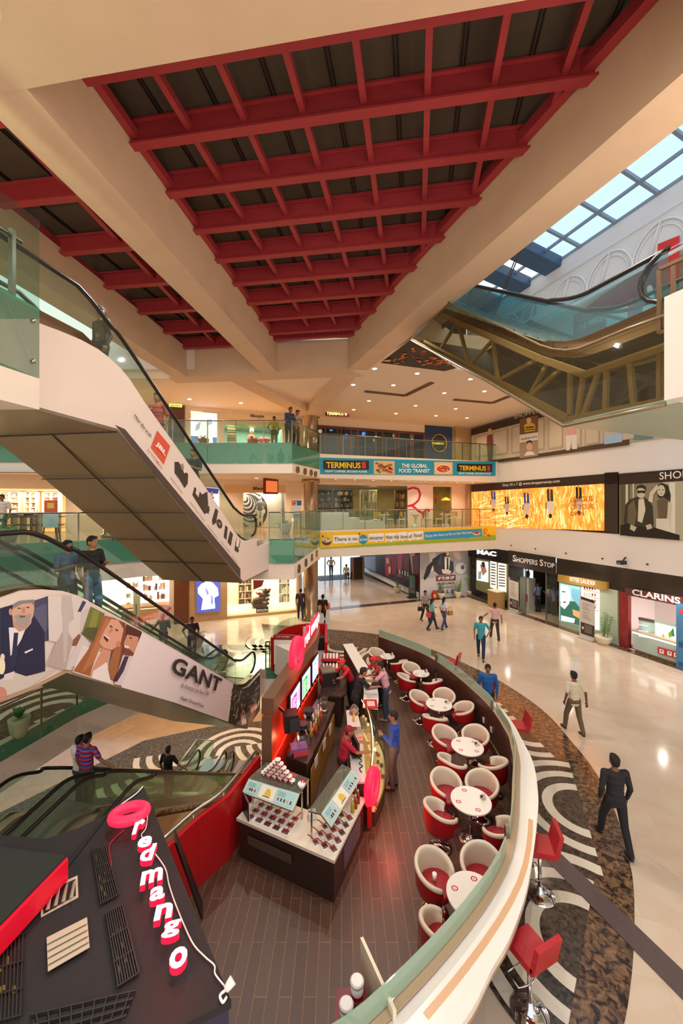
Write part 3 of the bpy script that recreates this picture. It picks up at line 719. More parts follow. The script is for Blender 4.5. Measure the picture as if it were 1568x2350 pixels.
# =====================================================  ESCALATORS
m_step=mat('step_metal','#8f8474',.35,metal=.8); m_deck=mat('deck_metal','#b9a58c',.3,metal=.7)
m_under=mat('underside_steel','#a08e6e',.35,metal=.45,noise=.15,nscale=.8)
m_eglass=glass('balustrade_glass','#cfe6dc',.04)
class Esc:
    """escalator side frame: plan line X=x0+d*(Y-y0); s = Y"""
    def __init__(s,x0,y0,d,W): s.x0=x0;s.y0=y0;s.d=d; u=Vector((d,1,0)); s.u=u.normalized(); s.n=Vector((-1,d,0)).normalized(); s.W=W; s.pl=vpl(x0,y0,d,1)
    def P(s,Y,z,w=0): return Vector((s.x0+s.d*(Y-s.y0),Y,z))+s.n*w
    def px(s,x,y,w=0):
        pl=PL(s.P(s.y0,0,w),s.pl.n); q=pl.px(x,y); return q
def lane(E,w0,w1,ya,za,yb,zb,flat_a,flat_b,label,group=None,loop=True,rails=(1,1),slope=None,name='escalator',step=True,glassm=None):
    """one moving stair between offsets w0,w1; from (ya,za) upper break to (yb,zb) lower break, with level ends"""
    t=thing(name,label,'escalator',E.P(yb,zb,(w0+w1)/2),group=group); gm=glassm or m_eglass
    # steps
    mb=MB().use(m_step); rise=abs(za-zb); n=max(3,int(rise/.21)); si=w0+.18; so=w1-.18
    q=[(ya-flat_a,za)]+[(ya,za)]
    for i in range(n):
        yy=ya+(yb-ya)*(i+1)/n; zz=za+(zb-za)*(i+1)/n; q+=[(ya+(yb-ya)*(i+1)/n-(yb-ya)/n*.05,za+(zb-za)*i/n),(yy-(yb-ya)/n*.0,zz)]
    q+=[(yb+flat_b,zb)]
    o=len(mb.v)
    for y,z in q: mb.v+= [E.P(y,z,si),E.P(y,z,so)]
    for i in range(len(q)-1): mb.face([o+2*i,o+2*i+1,o+2*i+3,o+2*i+2])
    mb.build('steps',t,fix=False)
    sg=1 if yb>ya else -1; sl=(zb-za)/abs(yb-ya)
    line=[(ya-flat_a,za),(ya-sg*.9,za),(ya-sg*.25,za-.04),(ya+sg*.35,za+sl*.35-.1),(ya+sg*1.0,za+sl*1.0),(yb-sg*.8,zb-sl*.8),(yb-sg*.25,zb-sl*.25+.05),(yb+sg*.25,zb+.03),(yb+sg*.7,zb),(yb+flat_b,zb)]
    for sd,w in enumerate((w0+.1,w1-.1)):
        if not rails[sd]: continue
        base=spline([Vector((y,z,0)) for y,z in line],4)
        # skirt / deck
        mb=MB().use(m_deck); o=len(mb.v)
        for b in base: mb.v+=[E.P(b.x,b.y+.16,w-.1),E.P(b.x,b.y+.16,w+.1)]
        for i in range(len(base)-1): mb.face([o+2*i,o+2*i+1,o+2*i+3,o+2*i+2])
        o=len(mb.v); ws=w+.09 if sd==0 else w-.09
        for b in base: mb.v+=[E.P(b.x,b.y+.16,ws),E.P(b.x,b.y-.12,ws)]
        for i in range(len(base)-1): mb.face([o+2*i,o+2*i+1,o+2*i+3,o+2*i+2])
        mb.build('skirt',t,fix=False)
        hr=[Vector((b.x,b.y+.95,0)) for b in base]
        mb=MB().use(gm); o=len(mb.v)
        for b in base: mb.v+=[E.P(b.x,b.y+.16,w),E.P(b.x,b.y+.93,w)]
        for i in range(len(base)-1): mb.face([o+2*i,o+2*i+1,o+2*i+3,o+2*i+2])
        mb.build('glass_balustrade',t,fix=False)
        a=hr[0]; e=hr[-1]; loopa=[];loope=[]
        for k in range(1,9):
            th=PI*k/8; loope.append(Vector((e.x+.36*math.sin(th),e.y-.36+.36*math.cos(th),0))); loopa.append(Vector((a.x-.36*math.sin(th),a.y-.36+.36*math.cos(th),0)))
        pts=loopa[::-1]+hr+loope
        MB().use(m_rubber).tube([E.P(p.x,p.y,w) for p in pts],.038,8).build('handrail',t)
        for ye,ze,sg in ((e.x,zb,1),(a.x,za,-1)):
            g=MB().use(gm); o=len(g.v); g.v+=[E.P(ye,ze+.16,w)]+[E.P(ye+sg*.33*math.sin(PI*k/8),ze+.59+.33*math.cos(PI*k/8),w) for k in range(9)]; g.face([o+i for i in range(10)]); g.build('end_glass',t,fix=False)
    # comb plate
    for y,z in ((yb+flat_b,zb),(ya-flat_a,za)):
        s_=1 if y>yb else -1
        a=E.P(y,z,w0+.1); b=E.P(y,z,w1-.1); c=E.P(y+s_*1.0,z,w1-.1); d=E.P(y+s_*1.0,z,w0+.1)
        mb=MB().use(m_steel); mb.prism([p+Vector((0,0,.004)) for p in (a,b,c,d)],(0,0,.012)); mb.build('comb_plate',t)
    return t
def cladding(E,top,bot,w,th,m,name,parent,extra=None):
    """vertical side sheet traced top edge and bottom edge (photo points on the side plane)"""
    P=[E.px(x,y) for x,y in top]+[E.px(x,y) for x,y in bot[::-1]]
    return MB().use(m).prism(P,E.n*th).build(name,parent)
# ---------- A: speaker banner escalator, second floor to first floor
EA=Esc(-4.12,7.2,.187,2.8)
tA=[(60,728),(94,743),(137,759),(187,780),(225,801),(250,820),(279,847),(300,873),(332,923),(380,990),(467,1112),(517,1185),(547,1231),(557,1239),(565,1241),(589.6,1236),(590,1255.7),(615.4,1246),(615.4,1309)]
bA=[(60,935),(80,940),(269.4,990),(360,1093),(559,1338),(615.4,1309)]
tr=lane(EA,.05,1.42,6.85,F2,12.5,4.99,5.2,1.0,'upper left escalator lane whose white side carries the speaker advertisement')
cA2=lane(EA,1.45,2.82,6.85,F2,12.5,4.99,5.2,1.0,'far lane of the upper left escalator, behind the white advertisement')
m_wh=mat('banner_white','#e2d3c8',.5)
cladding(EA,tA[:-1]+[(615.4,1309)],bA[:-1],0,.05,m_wh,'side_panel',tr)
BP=[(EA.px(x,y).y,EA.px(x,y).z) for x,y in bA]
mb=MB().use(m_under); o=0
for (y0,z0),(y1,z1) in zip(BP,BP[1:]):
    mb.prism([EA.P(y0,z0,0),EA.P(y1,z1,0),EA.P(y1,z1,2.85),EA.P(y0,z0,2.85)],(0,0,.05))
mb.build('underside',tr)
mb=MB().use(mat('seam','#3a3228',.6))
(y0,z0),(y1,z1)=BP[2],BP[4]
mb.beam(EA.P(y0,z0-.005,1.42),EA.P(y1,z1-.005,1.42),.03,.02)
for k in range(1,5): y=y0+(y1-y0)*k/5; z=z0+(z1-z0)*k/5; mb.beam(EA.P(y,z-.005,0),EA.P(y,z-.005,2.85),.02,.02)
mb.beam(EA.P(y0,z0-.005,0),EA.P(y0,z0-.005,2.85),.03,.03)
mb.build('seam_lines',tr)
a=Art(EA.pl,.006)
a.p('#4b3f3a',264,975,287,985,552,1305,552,1326); 
a.p('#d8553a',361,988,391,1024,376,1066,346,1027)
a.p('#e9e2dc',291,1000,300,990,560,1312,553,1322) if False else None
# speakers
D='#3a3430'
a.p(D,401,1060,410,1060,423,1080,432,1088,431,1110,424,1120,412,1100,401,1085); a.p('#8d8884',414,1067,420,1063,423,1075,417,1078); a.p('#e9e2dc',420,1078,424,1077,427,1085,423,1086)
a.p(D,447,1117,451,1122,449,1132,456,1142,459,1128,464,1135,476,1128,478,1158,471,1168,480,1165,482,1172,470,1180,442,1136); a.p(D,474,1158,481,1163,479,1180,472,1172); 
a.p(D,495,1166,501,1172,496,1200,489,1205,487,1194); a.e(D,504,1202,6,11,-15); a.e('#8d8884',504,1202,2.5,4,-15)
a.p(D,518,1205,523,1211,520,1239,514,1232); a.p(D,529,1218,535,1226,530,1253,523,1243)
a.e(D,546,1247,5.2,13,8); a.e('#e9e2dc',546,1245,3.6,11,8); a.p(D,540,1253,544,1256,543,1266,539,1262); a.p(D,545,1258,549,1262,547,1268,543,1265)
a.build('speaker_pictures',tr)
m_ink=hexmat('#2a2624'); 
ptext(EA.pl,'Hear the truth',308,956,346,1005,11,m_ink,tr,bold=.01,off=.03); 
ptext(EA.pl,'JBL',356,1022,379,1050,17,hexmat('#f3eee9'),tr,bold=.04,off=.035)
ptext(EA.pl,'by HARMAN',338,1034,371,1078,9,hexmat('#c8452c'),tr,bold=.005,off=.03)
ptext(EA.pl,'Speaker Docks',391,1098,418,1134,7,m_ink,tr,off=.03); ptext(EA.pl,'Home Theater Systems',436,1155,469,1198,6.5,m_ink,tr,off=.03)
ptext(EA.pl,'Portable Speakers',476,1208,501,1240,6,m_ink,tr,off=.03); ptext(EA.pl,'Computer Speakers',506,1244,529,1271,5.5,m_ink,tr,off=.03); ptext(EA.pl,'Headphones',532,1278,546,1295,5,m_ink,tr,off=.03)
# ---------- B: clothing banner escalator, first floor to upper ground
EB=Esc(-3.29,13.1,.18,2.7)
tB=[(-60,1398),(0,1373),(51,1355),(97,1352.4),(143,1356),(184,1368),(212,1384),(280,1421),(400,1489),(464,1526),(533,1566),(550,1577),(558,1580),(571,1575),(598,1545)]
bB=[(-60,1642),(0,1612.6),(66,1587),(153,1544),(280.6,1579.5),(400,1614),(523.5,1658.6),(567.5,1673),(596,1631),(612,1604)]
tr=lane(EB,.05,1.35,6.25,F1-.02,13.1,.02,4.0,1.0,'lower left escalator lane whose side carries the clothing banner with a laughing couple')
lane(EB,1.45,2.75,6.25,F1-.02,13.1,.02,4.0,1.0,'far lane of the lower left escalator, beyond the clothing banner')
cladding(EB,tB+[(612,1590)],bB,0,.05,m_wh,'side_panel',tr)
BP=[(EB.px(x,y).y,EB.px(x,y).z) for x,y in bB]
mb=MB().use(mat('green_underside','#59604a',.3,metal=.35,noise=.2,nscale=1))
for (y0,z0),(y1,z1) in list(zip(BP,BP[1:]))[:8]:
    mb.prism([EB.P(y0,z0,0),EB.P(y1,z1,0),EB.P(y1,z1,2.78),EB.P(y0,z0,2.78)],(0,0,.05))
mb.build('underside',tr)
a=Art(EB.pl,.006)
# stone skirting band under the pictures
a.p('#b49a7c',-60,1632,0,1605,66,1579,150,1536,165,1538,400,1608,400,1614,153,1544,66,1587,0,1612.6,-60,1642)
# greybearded man in navy suit
a.p('#4a4a66',62,1384,110,1368,112,1470,70,1480); a.p('#1f2a4a',0,1396,28,1388,60,1384,100,1440,104,1540,60,1552,0,1575)
a.p('#5b5f7c',70,1400,108,1384,112,1440,104,1452)
a.p('#e8e4ea',20,1440,60,1440,48,1470,24,1506); a.p('#20304f',32,1452,42,1452,36,1520,24,1536); a.p('#1c2747',0,1440,20,1440,24,1506,26,1545,0,1575); a.p('#1c2747',60,1440,102,1450,104,1535,30,1556)
a.p('#c49a80',27,1400,76,1396,72,1430,60,1444,44,1450,30,1436); a.p('#d4ab92',30,1392,50,1380,74,1378,79,1395,76,1415,66,1432,48,1438,32,1424,26,1408)
a.p('#8c8683',28,1388,44,1379,78,1376,80,1392,72,1384,50,1386,32,1396); a.p('#a59c98',32,1414,40,1410,58,1412,72,1408,68,1428,56,1440,40,1436); a.p('#7c5346',44,1413,60,1413,56,1417,46,1417)
a.e('#5e4338',44,1396,4,1.6,4); a.e('#5e4338',64,1394,4,1.6,4); a.p('#c08e76',52,1394,57,1394,58,1407,50,1407)
a.e('#c4957c',24,1404,4,8); a.p('#e8e6ea',56,1496,75,1488,76,1491,58,1500)
a.e('#f0e4c0',4,1528,8,20); a.e('#e8dfc2',6,1508,5,8); a.p('#cfc6bc',0,1560,30,1542,60,1552,130,1536,66,1577,0,1602); a.p('#dad2ce',10,1548,34,1540,30,1558,8,1562)
a.e('#c98a78',2,1592,14,16)
# man in linen jacket
a.p('#dcd3cd',110,1368,165,1364,200,1376,212,1386,196,1420,176,1480,150,1538,106,1526,130,1474,112,1470); a.p('#c4bbb8',142,1366,164,1366,170,1420,148,1440,140,1400)
a.p('#3b4468',190,1378,198,1382,186,1404,178,1404); a.p('#d2c6c4',186,1404,206,1392,196,1440,184,1455); a.p('#8b5a45',168,1468,182,1454,186,1464,176,1482,164,1482); a.p('#b9aba5',126,1480,150,1440,168,1470,150,1538,108,1526); a.p('#c9bdb8',144,1400,160,1398,152,1520,146,1520)
# greenery and laughing couple
a.p('#6f7a3c',208,1392,240,1408,236,1450,214,1476,188,1452); a.p('#8d8f45',214,1400,228,1404,220,1440,204,1440); a.p('#4f5a34',196,1440,230,1440,214,1472,190,1456)
a.p('#d8cfca',188,1456,206,1476,200,1500,160,1538,150,1536); a.p('#e6ded8',190,1480,240,1500,262,1572,166,1542)
a.p('#a3663f',236,1412,262,1418,236,1470,222,1500,206,1552,168,1540,196,1500,216,1470); a.p('#b97b50',244,1418,260,1424,232,1480,216,1520,186,1546,212,1490)
a.p('#7b4a32',260,1418,288,1430,290,1470,282,1500,276,1570,246,1556,256,1500); a.p('#a86f4a',262,1490,280,1480,270,1540,258,1562,246,1540)
a.p('#e0a98e',256,1420,272,1424,284,1444,276,1480,256,1492,236,1486,228,1474,238,1450); a.p('#d99c80',236,1488,256,1494,246,1520,232,1560,206,1552,224,1510); a.p('#f2ece8',214,1540,244,1520,256,1570,210,1556)
a.p('#5c1f22',240,1456,251,1466,246,1474,238,1464); a.p('#f2ece8',240,1455,252,1465,250,1468,239,1458); a.e('#5e3a2c',255,1438,4,1.8,35); a.e('#5e3a2c',268,1446,4,1.8,35); a.e('#d09074',272,1478,5,7); a.p('#c98a70',256,1442,260,1446,252,1454,250,1450)
a.p('#4b2f26',290,1432,326,1450,322,1468,300,1456,290,1462); a.p('#d29a7e',292,1456,318,1462,316,1490,302,1504,286,1494,284,1476); a.p('#7a4a38',284,1486,298,1490,308,1500,296,1506,284,1500); a.p('#f0e8e2',286,1480,298,1484,294,1488,286,1485); a.e('#4b2f26',300,1464,3.5,1.5,20)
a.p('#e2d9dc',282,1504,304,1506,318,1500,300,1540,282,1574,262,1570); a.p('#3d3b52',286,1506,296,1506,284,1540,268,1566,262,1562,276,1530)
# white panel and dark photo at the foot
a.p('#ece6e6',326,1452,400,1492,536,1569,524,1657,400,1612,278,1577)
a.p('#35302f',536,1569,558,1581,571,1576,597,1547,597,1628,567,1671,524,1657)
random.seed(11)
for i in range(130):
    x=random.uniform(531,594); ty=1572+abs(x-560)*-.05; y=random.uniform(1583,1650) if x<585 else random.uniform(1565,1620)
    a.e(random.choice(['#8d8378','#1d1b1c','#6b625a','#a79c90','#2c2829','#c8bcae']),x,y,random.uniform(.8,2),random.uniform(2,6),15,6); a.k-=1
a.p('#caa190',552,1644,556,1628,562,1630,566,1660,556,1664); a.p('#b9887a',572,1620,588,1612,592,1622,578,1640); a.p('#7c4a3a',570,1650,584,1626,586,1640,570,1668)
a.build('clothing_banner_picture',tr)
ptext(EB.pl,'GANT',391,1543,503,1589,44,hexmat('#3b302f'),tr,bold=.03,off=.09,spacing=1.05)
ptext(EB.pl,'An American Icon Since 1949',414,1577,478,1599,13,hexmat('#554a4a'),tr,off=.09,shear=.3)
ptext(EB.pl,'Upper Ground Floor',413,1607,467,1627,12,hexmat('#2e2828'),tr,off=.09,bold=.01)
# ---------- C: lower ground escalators rising to the left of the kiosk
EC=Esc(-3.3,16.1,.07,3.0)
tr=lane(EC,.05,1.3,7.9,-.05,14.7,LG+.05,2.9,1.2,'lower ground escalator lane nearest the red kiosk wall')
lane(EC,1.42,2.75,7.9,-.05,14.7,LG+.05,2.9,1.2,'lower ground escalator lane carrying the rider in black')
for w in (0,2.8): MB().use(m_under).prism([EC.P(6.3,.1,w),EC.P(7.7,.1,w),EC.P(14.6,LG+.15,w),EC.P(16,LG+.1,w),EC.P(16,LG-.1,w),EC.P(13,LG-.1,w),EC.P(7.3,-1,w),EC.P(6.3,-1,w)],EC.n*.05).build('side_panel',tr)
# standing glass cage of the landing, with yellow warning cards
def card(p,rz,label):
    t=thing('warning_card',label,'sign'); MB().use(hexmat('#e0c81c')).box((0,0,.35),(.34,.01,.55)).build('card',t); MB().use(hexmat('#3a3320')).box((0,-.008,.42),(.2,.004,.04)).build('printed_line',t); MB().use(m_steel).box((0,.02,.04),(.3,.2,.02)).build('foot',t); place(t,p,rz); return t
card(EC.P(15.3,LG+.06,1.36),.2,'yellow warning card between the lower ground escalator lanes')
card(EB.P(14.35,.02,1.4),.2,'yellow warning card between the clothing banner escalator lanes')
t=thing('glass_barrier','glass barrier with steel rail beside the lower ground escalators','railing',EC.P(16,LG,3.0))
pA=EC.P(12.8,LG,2.95); pB=EC.P(16.6,LG,2.95); pC=EC.P(16.6,LG,2.2)
MB().use(m_clear).ribbon([pA,pB,pC],LG+.02,LG+1.0,.012).build('glass_panel',t); MB().use(m_steel).tube([p+Vector((0,0,1.05)) for p in (pA,pB,pC)],.025).build('handrail',t)
# ---------- D: upper right escalator, second to third floor
ED=Esc(3.97,7.0,-.3656,2.8); ED.n=Vector((.939,.343,0))
bg_=glass('blue_balustrade','#bfe2e8',.06)
tr=lane(ED,.1,1.35,12.8,F3,7.15,F2+.02,-1.2,-1.6,'near lane of the upper right escalator with smoked glass sides over a steel lattice',glassm=bg_)
lane(ED,1.45,2.75,12.8,F3,7.15,F2+.02,-1.2,-1.6,'far lane of the upper right escalator under the skylight',glassm=bg_)
tD=[(1030,694),(1040,700),(1150,748),(1240,792),(1270,801),(1300,804),(1330,800),(1350,792),(1440,755),(1530,722)]
bD=[(945,780),(1120,875),(1295,978),(1420,952),(1530,928)]
P=[ED.px(x,y) for x,y in tD]+[ED.px(x,y) for x,y in bD[::-1]]
g_=MB().use(glass('truss_glass','#b9ae8a',.06,refl=.55)); [g_.poly([P[i] for i in tr_]) for tr_ in tessellate_polygon([P])]; g_.build('smoked_glass_side',tr)
m_tru=mat('truss_steel','#b8a47c',.5)
def dp(x,y,w): return ED.px(x,y,0)+ED.n*w
for w in (.15,2.6):
    mb=MB().use(m_tru)
    ch=[(1005,722),(1225,820),(1330,858),(1530,788)]; cb=[(965,782),(1292,962),(1530,915)]
    for L in (ch,cb):
        for p,q in zip(L,L[1:]): mb.beam(dp(*p,w),dp(*q,w),.1,.12)
    for p,q in (((1000,800),(1040,735)),((1040,735),(1065,838)),((1065,838),(1120,778)),((1120,778),(1130,872)),((1130,872),(1225,820)),((1205,905),(1285,835)),((1295,842),(1294,950)),((1325,858),(1312,950)),((1360,850),(1325,950)),((1378,840),(1375,940)),((1430,820),(1440,930)),((1500,800),(1500,915)),((1204,905),(1245,828))): mb.beam(dp(*p,w),dp(*q,w),.07,.07)
    mb.build('lattice',tr)
mb=MB().use(mat('truss_inner','#3e3626',.6)); mb.prism([dp(x,y,2.75) for x,y in tD]+[dp(x,y,2.75) for x,y in bD[::-1]],ED.n*.03); mb.build('back_panel',tr)
mb=MB().use(m_under)
BP=[ED.px(x,y) for x,y in bD]
for p,q in zip(BP,BP[1:]): mb.prism([p,q,q+ED.n*2.8,p+ED.n*2.8],(0,0,.05))
mb.build('underside',tr)
mb=MB().use(mat('edge_bronze','#8a7a60',.4,metal=.5))
mb.tube([ED.px(x,y)-ED.n*.01 for x,y in bD],.03,6); mb.tube([ED.px(x,y)-ED.n*.01 for x,y in tD],.02,6); mb.build('edge_trim',tr)
# second floor slab edge under the landing, greenish soffit
MB().use(mat('soffit_green','#a8b8a2',.35,noise=.08,nscale=1)).prism([ED.P(7.0,7.69,0),ED.P(5.2,7.69,0),Vector((14,3.0,7.69)),Vector((11.9,18.6,7.69)) if False else Vector((11.0,10.0,7.69))],(0,0,.08)).build('ceiling',kind='structure')
# framed glass door box on the right landing
t=thing('glass_screen','wood framed glass screen on the landing at the far right','screen',(4.5,5.1,F2))
pr=PL(ED.P(5.2,0,0),ED.pl.n)
def q(x,y): return pr.px(x,y)
mb=MB().use(m_wenge if False else mat('bronze_frame','#6b5038',.4,metal=.4)); 
for a_,b_ in (((1514,765),(1513,618)),((1513,618),(1640,560)),((1546,610),(1545,680)),((1514,765),(1531,757))): mb.beam(q(*a_),q(*b_),.035,.05)
mb.build('frame',t)
MB().use(m_clear).prism([q(1514,765),q(1513,618),q(1640,560),q(1640,700)],ED.n*.01).build('pane',t)
# plaster end box face
MB().use(m_wallw).prism([q(1531,680),q(1700,620),q(1700,960),q(1526,913)],ED.n*.3).build('wall_landing',kind='structure')
# =====================================================  BANNERS, SHOP FRONTS AND POSTERS
def board(pl, pts, th, m, name, label, cat, parent=None, kind=None, off=0.0, group=None):
    P=[pl.px(pts[i],pts[i+1],off) for i in range(0,len(pts),2)]
    o=MB().use(m).prism(P,pl.out*th).build(name,parent)
    if not parent: tag(o,label,cat,group)
    return o
def root(pl,x,y,name,label,cat,group=None):
    q=pl.px(x,y); return thing(name,label,cat,q,group=group)
m_lit=glow('#fff3e0',2.2)
# ---- teal banner on the second floor slab
t=root(BF,935,1092,'banner','long teal food court banner with yellow block lettering under the top railing','banner')
board(BF,(733,1050,1137,1060,1137,1092,733,1088),.03,hexmat('#1592ad'),'board','','',t)
a=Art(BF,.034)
a.p('#1d1a1c',742,1056,847,1057,847,1078,742,1077); a.p('#1d1a1c',1049,1064,1130,1065,1130,1083,1049,1082)
a.p('#d9b07a',858,1057,906,1058,906,1089,858,1088); a.p('#e2b884',997,1060,1039,1061,1039,1089,997,1089)
for i in range(26): a.e(random.choice(['#b5502a','#8d3a1e','#e8a04a','#d6692f','#f0d29a','#6b7a3a']),random.uniform(864,900),random.uniform(1062,1084),random.uniform(3,8),random.uniform(2,4),random.uniform(-60,60),8); a.k-=1
a.k+=2; a.e('#f2ede6',1018,1076,18,10); a.e('#c8482a',1018,1076,16,8.5)
for i in range(22): a.e(random.choice(['#e8b04a','#f0d6a0','#7a2f1c','#a33a22']),random.uniform(1006,1030),random.uniform(1071,1081),2.4,1.6,0,6); a.k-=1
a.build('printed_pictures',t)
Y_=hexmat('#f0c419'); Wt=hexmat('#f7f4f0')
ptext(BF,'TERMINUS',749,1074,828,1075,14,Y_,t,off=.06,bold=.03); ptext(BF,'1',831,1075,840,1075,15,hexmat('#c8322c'),t,off=.06,bold=.05)
ptext(BF,'RIGHT CORNER, SECOND FLOOR',747,1084.5,843,1085.5,5.5,Wt,t,off=.06,bold=.02)
ptext(BF,'THE GLOBAL',922,1073,981,1073.5,9,Wt,t,off=.06,bold=.02); ptext(BF,'FOOD TRANSIT',916,1084.5,987,1085,9,Wt,t,off=.06,bold=.02)
ptext(BF,'TERMINUS',1054,1079.5,1116,1080.3,11,Y_,t,off=.06,bold=.03); ptext(BF,'1',1119,1080.5,1125,1080.5,12,hexmat('#c8322c'),t,off=.06,bold=.05)
ptext(BF,'RIGHT CORNER, SECOND FLOOR',1053,1089,1127,1089.6,4.6,Wt,t,off=.06,bold=.02)
# ---- yellow banner on the first floor slab
t=root(BF,935,1250,'banner','long yellow and green banner about the love of food below the cafe balcony','banner')
board(BF,(735,1222,1138,1207,1138,1239,735,1260),.03,hexmat('#f2c21a'),'board','','',t)
a=Art(BF,.034)
a.p('#9fb32c',735,1257,790,1254,850,1248,1138,1228,1138,1239,735,1260)
a.e('#5a3a22',750,1243,11,9); a.e('#d9c9b0',750,1240,10,5); 
for i in range(10): a.e(random.choice(['#b5502a','#e8a04a','#f0d29a','#6b7a3a']),750+random.uniform(-7,7),1240+random.uniform(-3,3),2,1.5); a.k-=1
a.k+=1
for x0,x1,y in ((765,823,1238),(846,881,1234),(884,912,1233),(914,934,1231),(936,948,1231),(949,971,1229)): a.p('#f5f1ea',x0,y-9,x1,y-11,x1,y+7,(x0+x1)/2+3,y+8,(x0+x1)/2,y+12,(x0+x1)/2-3,y+8,x0,y+10)
a.e('#1f8fb8',834,1238,10,11); a.p('#1f8fb8',831,1246,837,1246,834,1251)
a.p('#2a9ccb',974,1221,1106,1213,1108,1230,1078,1233,1070,1238,1070,1234,974,1239)
a.p('#c8322c',738,1230,741,1228,744,1231,741,1234); a.p('#c8322c',822,1224,825,1222,828,1225,825,1228)
a.e('#e8e2d8',1094,1224,9,4); a.e('#b5502a',1094,1223,7,3); 
a.l('#c8322c',1.2,1111,1232,1111,1215,1117,1213,1119,1217,1112,1222,1120,1229,1126,1229,1123,1226,1120,1228,1125,1233)
a.build('printed_shapes',t)
K=hexmat('#4a3a30')
for s,x0,x1,y,y2,m in (('There is no',767,821,1242,1240,K),('love',826,843,1242,1241,Wt),('sincerer',848,880,1239,1238,K),('than the',886,916,1237,1236,K),('love of',920,946,1236,1235,K),('food',951,969,1233,1232,K),('Enjoy the feast at Re to feel the love',977,1083,1235,1226,Wt)):
    ptext(BF,s,x0,y,x1,y2,9 if m is not Wt else 8,m,t,off=.075,bold=.005)
# ---- terminus hanging sign, F2
pl=PL(M(0,-1.6),(V.x,V.y,0))
t=root(pl,773,956,'hanging_sign','small black hanging sign with glowing yellow lettering and a red number tile','sign')
board(pl,(746,941,801,943,801,957,746,955),.06,hexmat('#b07a3a'),'frame','','',t); board(pl,(747.5,942.5,799.5,944.5,799.5,955.5,747.5,953.5),.07,hexmat('#1b1513'),'face','','',t)
ptext(pl,'TERMINUS',750,952,789,953.5,7,glow('#ffd98a',1.5),t,off=.08,bold=.03); board(pl,(790,944.5,798,945,798,955,790,954.5),.085,glow('#c8322c',.8),'number_plate','','',t); ptext(pl,'1',792,953,796,953,7,glow('#ffe9c0',1.5),t,off=.1,bold=.04)
for x in (752,795): 
    p=pl.px(x,942); MB().use(m_steel).tube([p,(p.x,p.y,CE)],.01,6).build('hanger_rod',t)
# ---- F2 back wall: folding timber and glass front, blue wall with badge
t=root(BW,850,1040,'folding_glass_front','brown timber framed folding glass doors of the restaurant on the second floor','shop front')
mb=MB().use(mat('mahogany','#5d2f1c',.4,noise=.15,nscale=6)); zt=CE-.6
q=lambda x,z,o=.0:(lambda p:Vector((p.x,p.y,z)))(BW.px(x,1158,o))
xs=[724,747,775,783,806,822,863,878,908,915,943,948,974]
for x in xs: mb.beam(q(x,F2),q(x,zt),.11,.12)
mb.beam(q(724,zt),q(974,zt),.14,.16); mb.beam(q(724,F2+.9),q(974,F2+.9),.1,.06); mb.beam(q(724,F2+.1),q(974,F2+.1),.1,.2); mb.beam(q(724,zt-.5),q(974,zt-.5),.07,.06)
mb.build('timber_frame',t)
MB().use(glass('restaurant_glass','#a8c4dc',.04,refl=.35)).prism([q(724,F2),q(974,F2),q(974,zt),q(724,zt)],BW.out*.01).build('glass',t)
mb=MB(); 
for x,y,c,e in ((735,990,'#ffb25a',3),(760,985,'#9cc8ff',1.5),(795,1000,'#8fc1ff',1.5),(835,995,'#a5ccff',1.2),(860,1010,'#ffb25a',2),(895,975,'#ffb76a',2.5),(925,980,'#ffc27c',2),(905,1000,'#ffb25a',1.5),(950,990,'#ffad55',1.4)):
    p=BW.px(x,y,-1.0); mb.use(glow(c,e)).ell(p,.13,10,6)
mb.build('pendant_lamps',t)
t=root(BW,1008,1040,'painted_wall_panel','navy blue wall panel with a round yellow ringed badge on the second floor','wall panel')
board(BW,(975,965,1038,968,1038,1062,975,1060),.04,hexmat('#2a3f66'),'panel','','',t)
c0=BW.px(1008,1017,.05); ex=Vector((0,0,1)).cross(BW.out)
mb=MB().use(hexmat('#1a1c26')); R_=.62; mb.prism([c0+ex*R_*math.cos(k*PI/16)+Vector((0,0,R_*math.sin(k*PI/16))) for k in range(32)],BW.out*.02); mb.use(hexmat('#d9b72a')).tube([c0+BW.out*.03+ex*.58*math.cos(k*PI/16)+Vector((0,0,.58*math.sin(k*PI/16))) for k in range(32)],.025,6,True); mb.build('round_badge',t)
board(BW,(989,1013,1028,1013.5,1028,1022,989,1021.5),.09,hexmat('#16161c'),'bar','','',t); ptext(BW,'TERMINUS 1',991,1020,1026,1020.5,5,glow('#e8cf4a',.8),t,off=.11,bold=.02)
# ---- F1 back: cafe with pink script wall
t=root(BW,973,1160,'feature_wall','pale pink wall panel with a big red script R on the first floor','wall panel')
board(BW,(935,1110,993,1112,993,1212,935,1212),.05,hexmat('#f3d9d0'),'panel','','',t)
a=Art(BW,.06); a.l('#c21f3f',5,936,1123,948,1119,960,1122,965,1134,961,1148,950,1158,936,1162); a.l('#c21f3f',5,945,1159,960,1172,975,1180); a.l('#c21f3f',4,974,1176,984,1174,986,1170,978,1169,971,1177,972,1190,982,1194,988,1190); a.build('script_lettering',t)
t=root(BW,1046,1160,'shop_window','yellow lit shop window with an orange umbrella lamp on the first floor','shop window')
mb=MB().use(mat('olive_wall','#8a7a1e',.6)); P=[BW.px(x,y,-.35) for x,y in ((995,1112),(1066,1114),(1066,1212),(995,1212))]; mb.prism(P,BW.out*.02); mb.build('back_panel',t)
mb=MB().use(glow('#f2b632',1.2)); p=BW.px(1023,1148,-.15); mb.lathe(p,[(.01,.22),(.2,.14),(.32,0),(.3,-.01)],16); mb.build('umbrella_lamp',t)
mb=MB().use(hexmat('#c8a02a')); 
for i in range(9): p=BW.px(1014+i*2.2,1150,-.15); mb.beam(p,p-Vector((0,0,.6)),.02,.02)
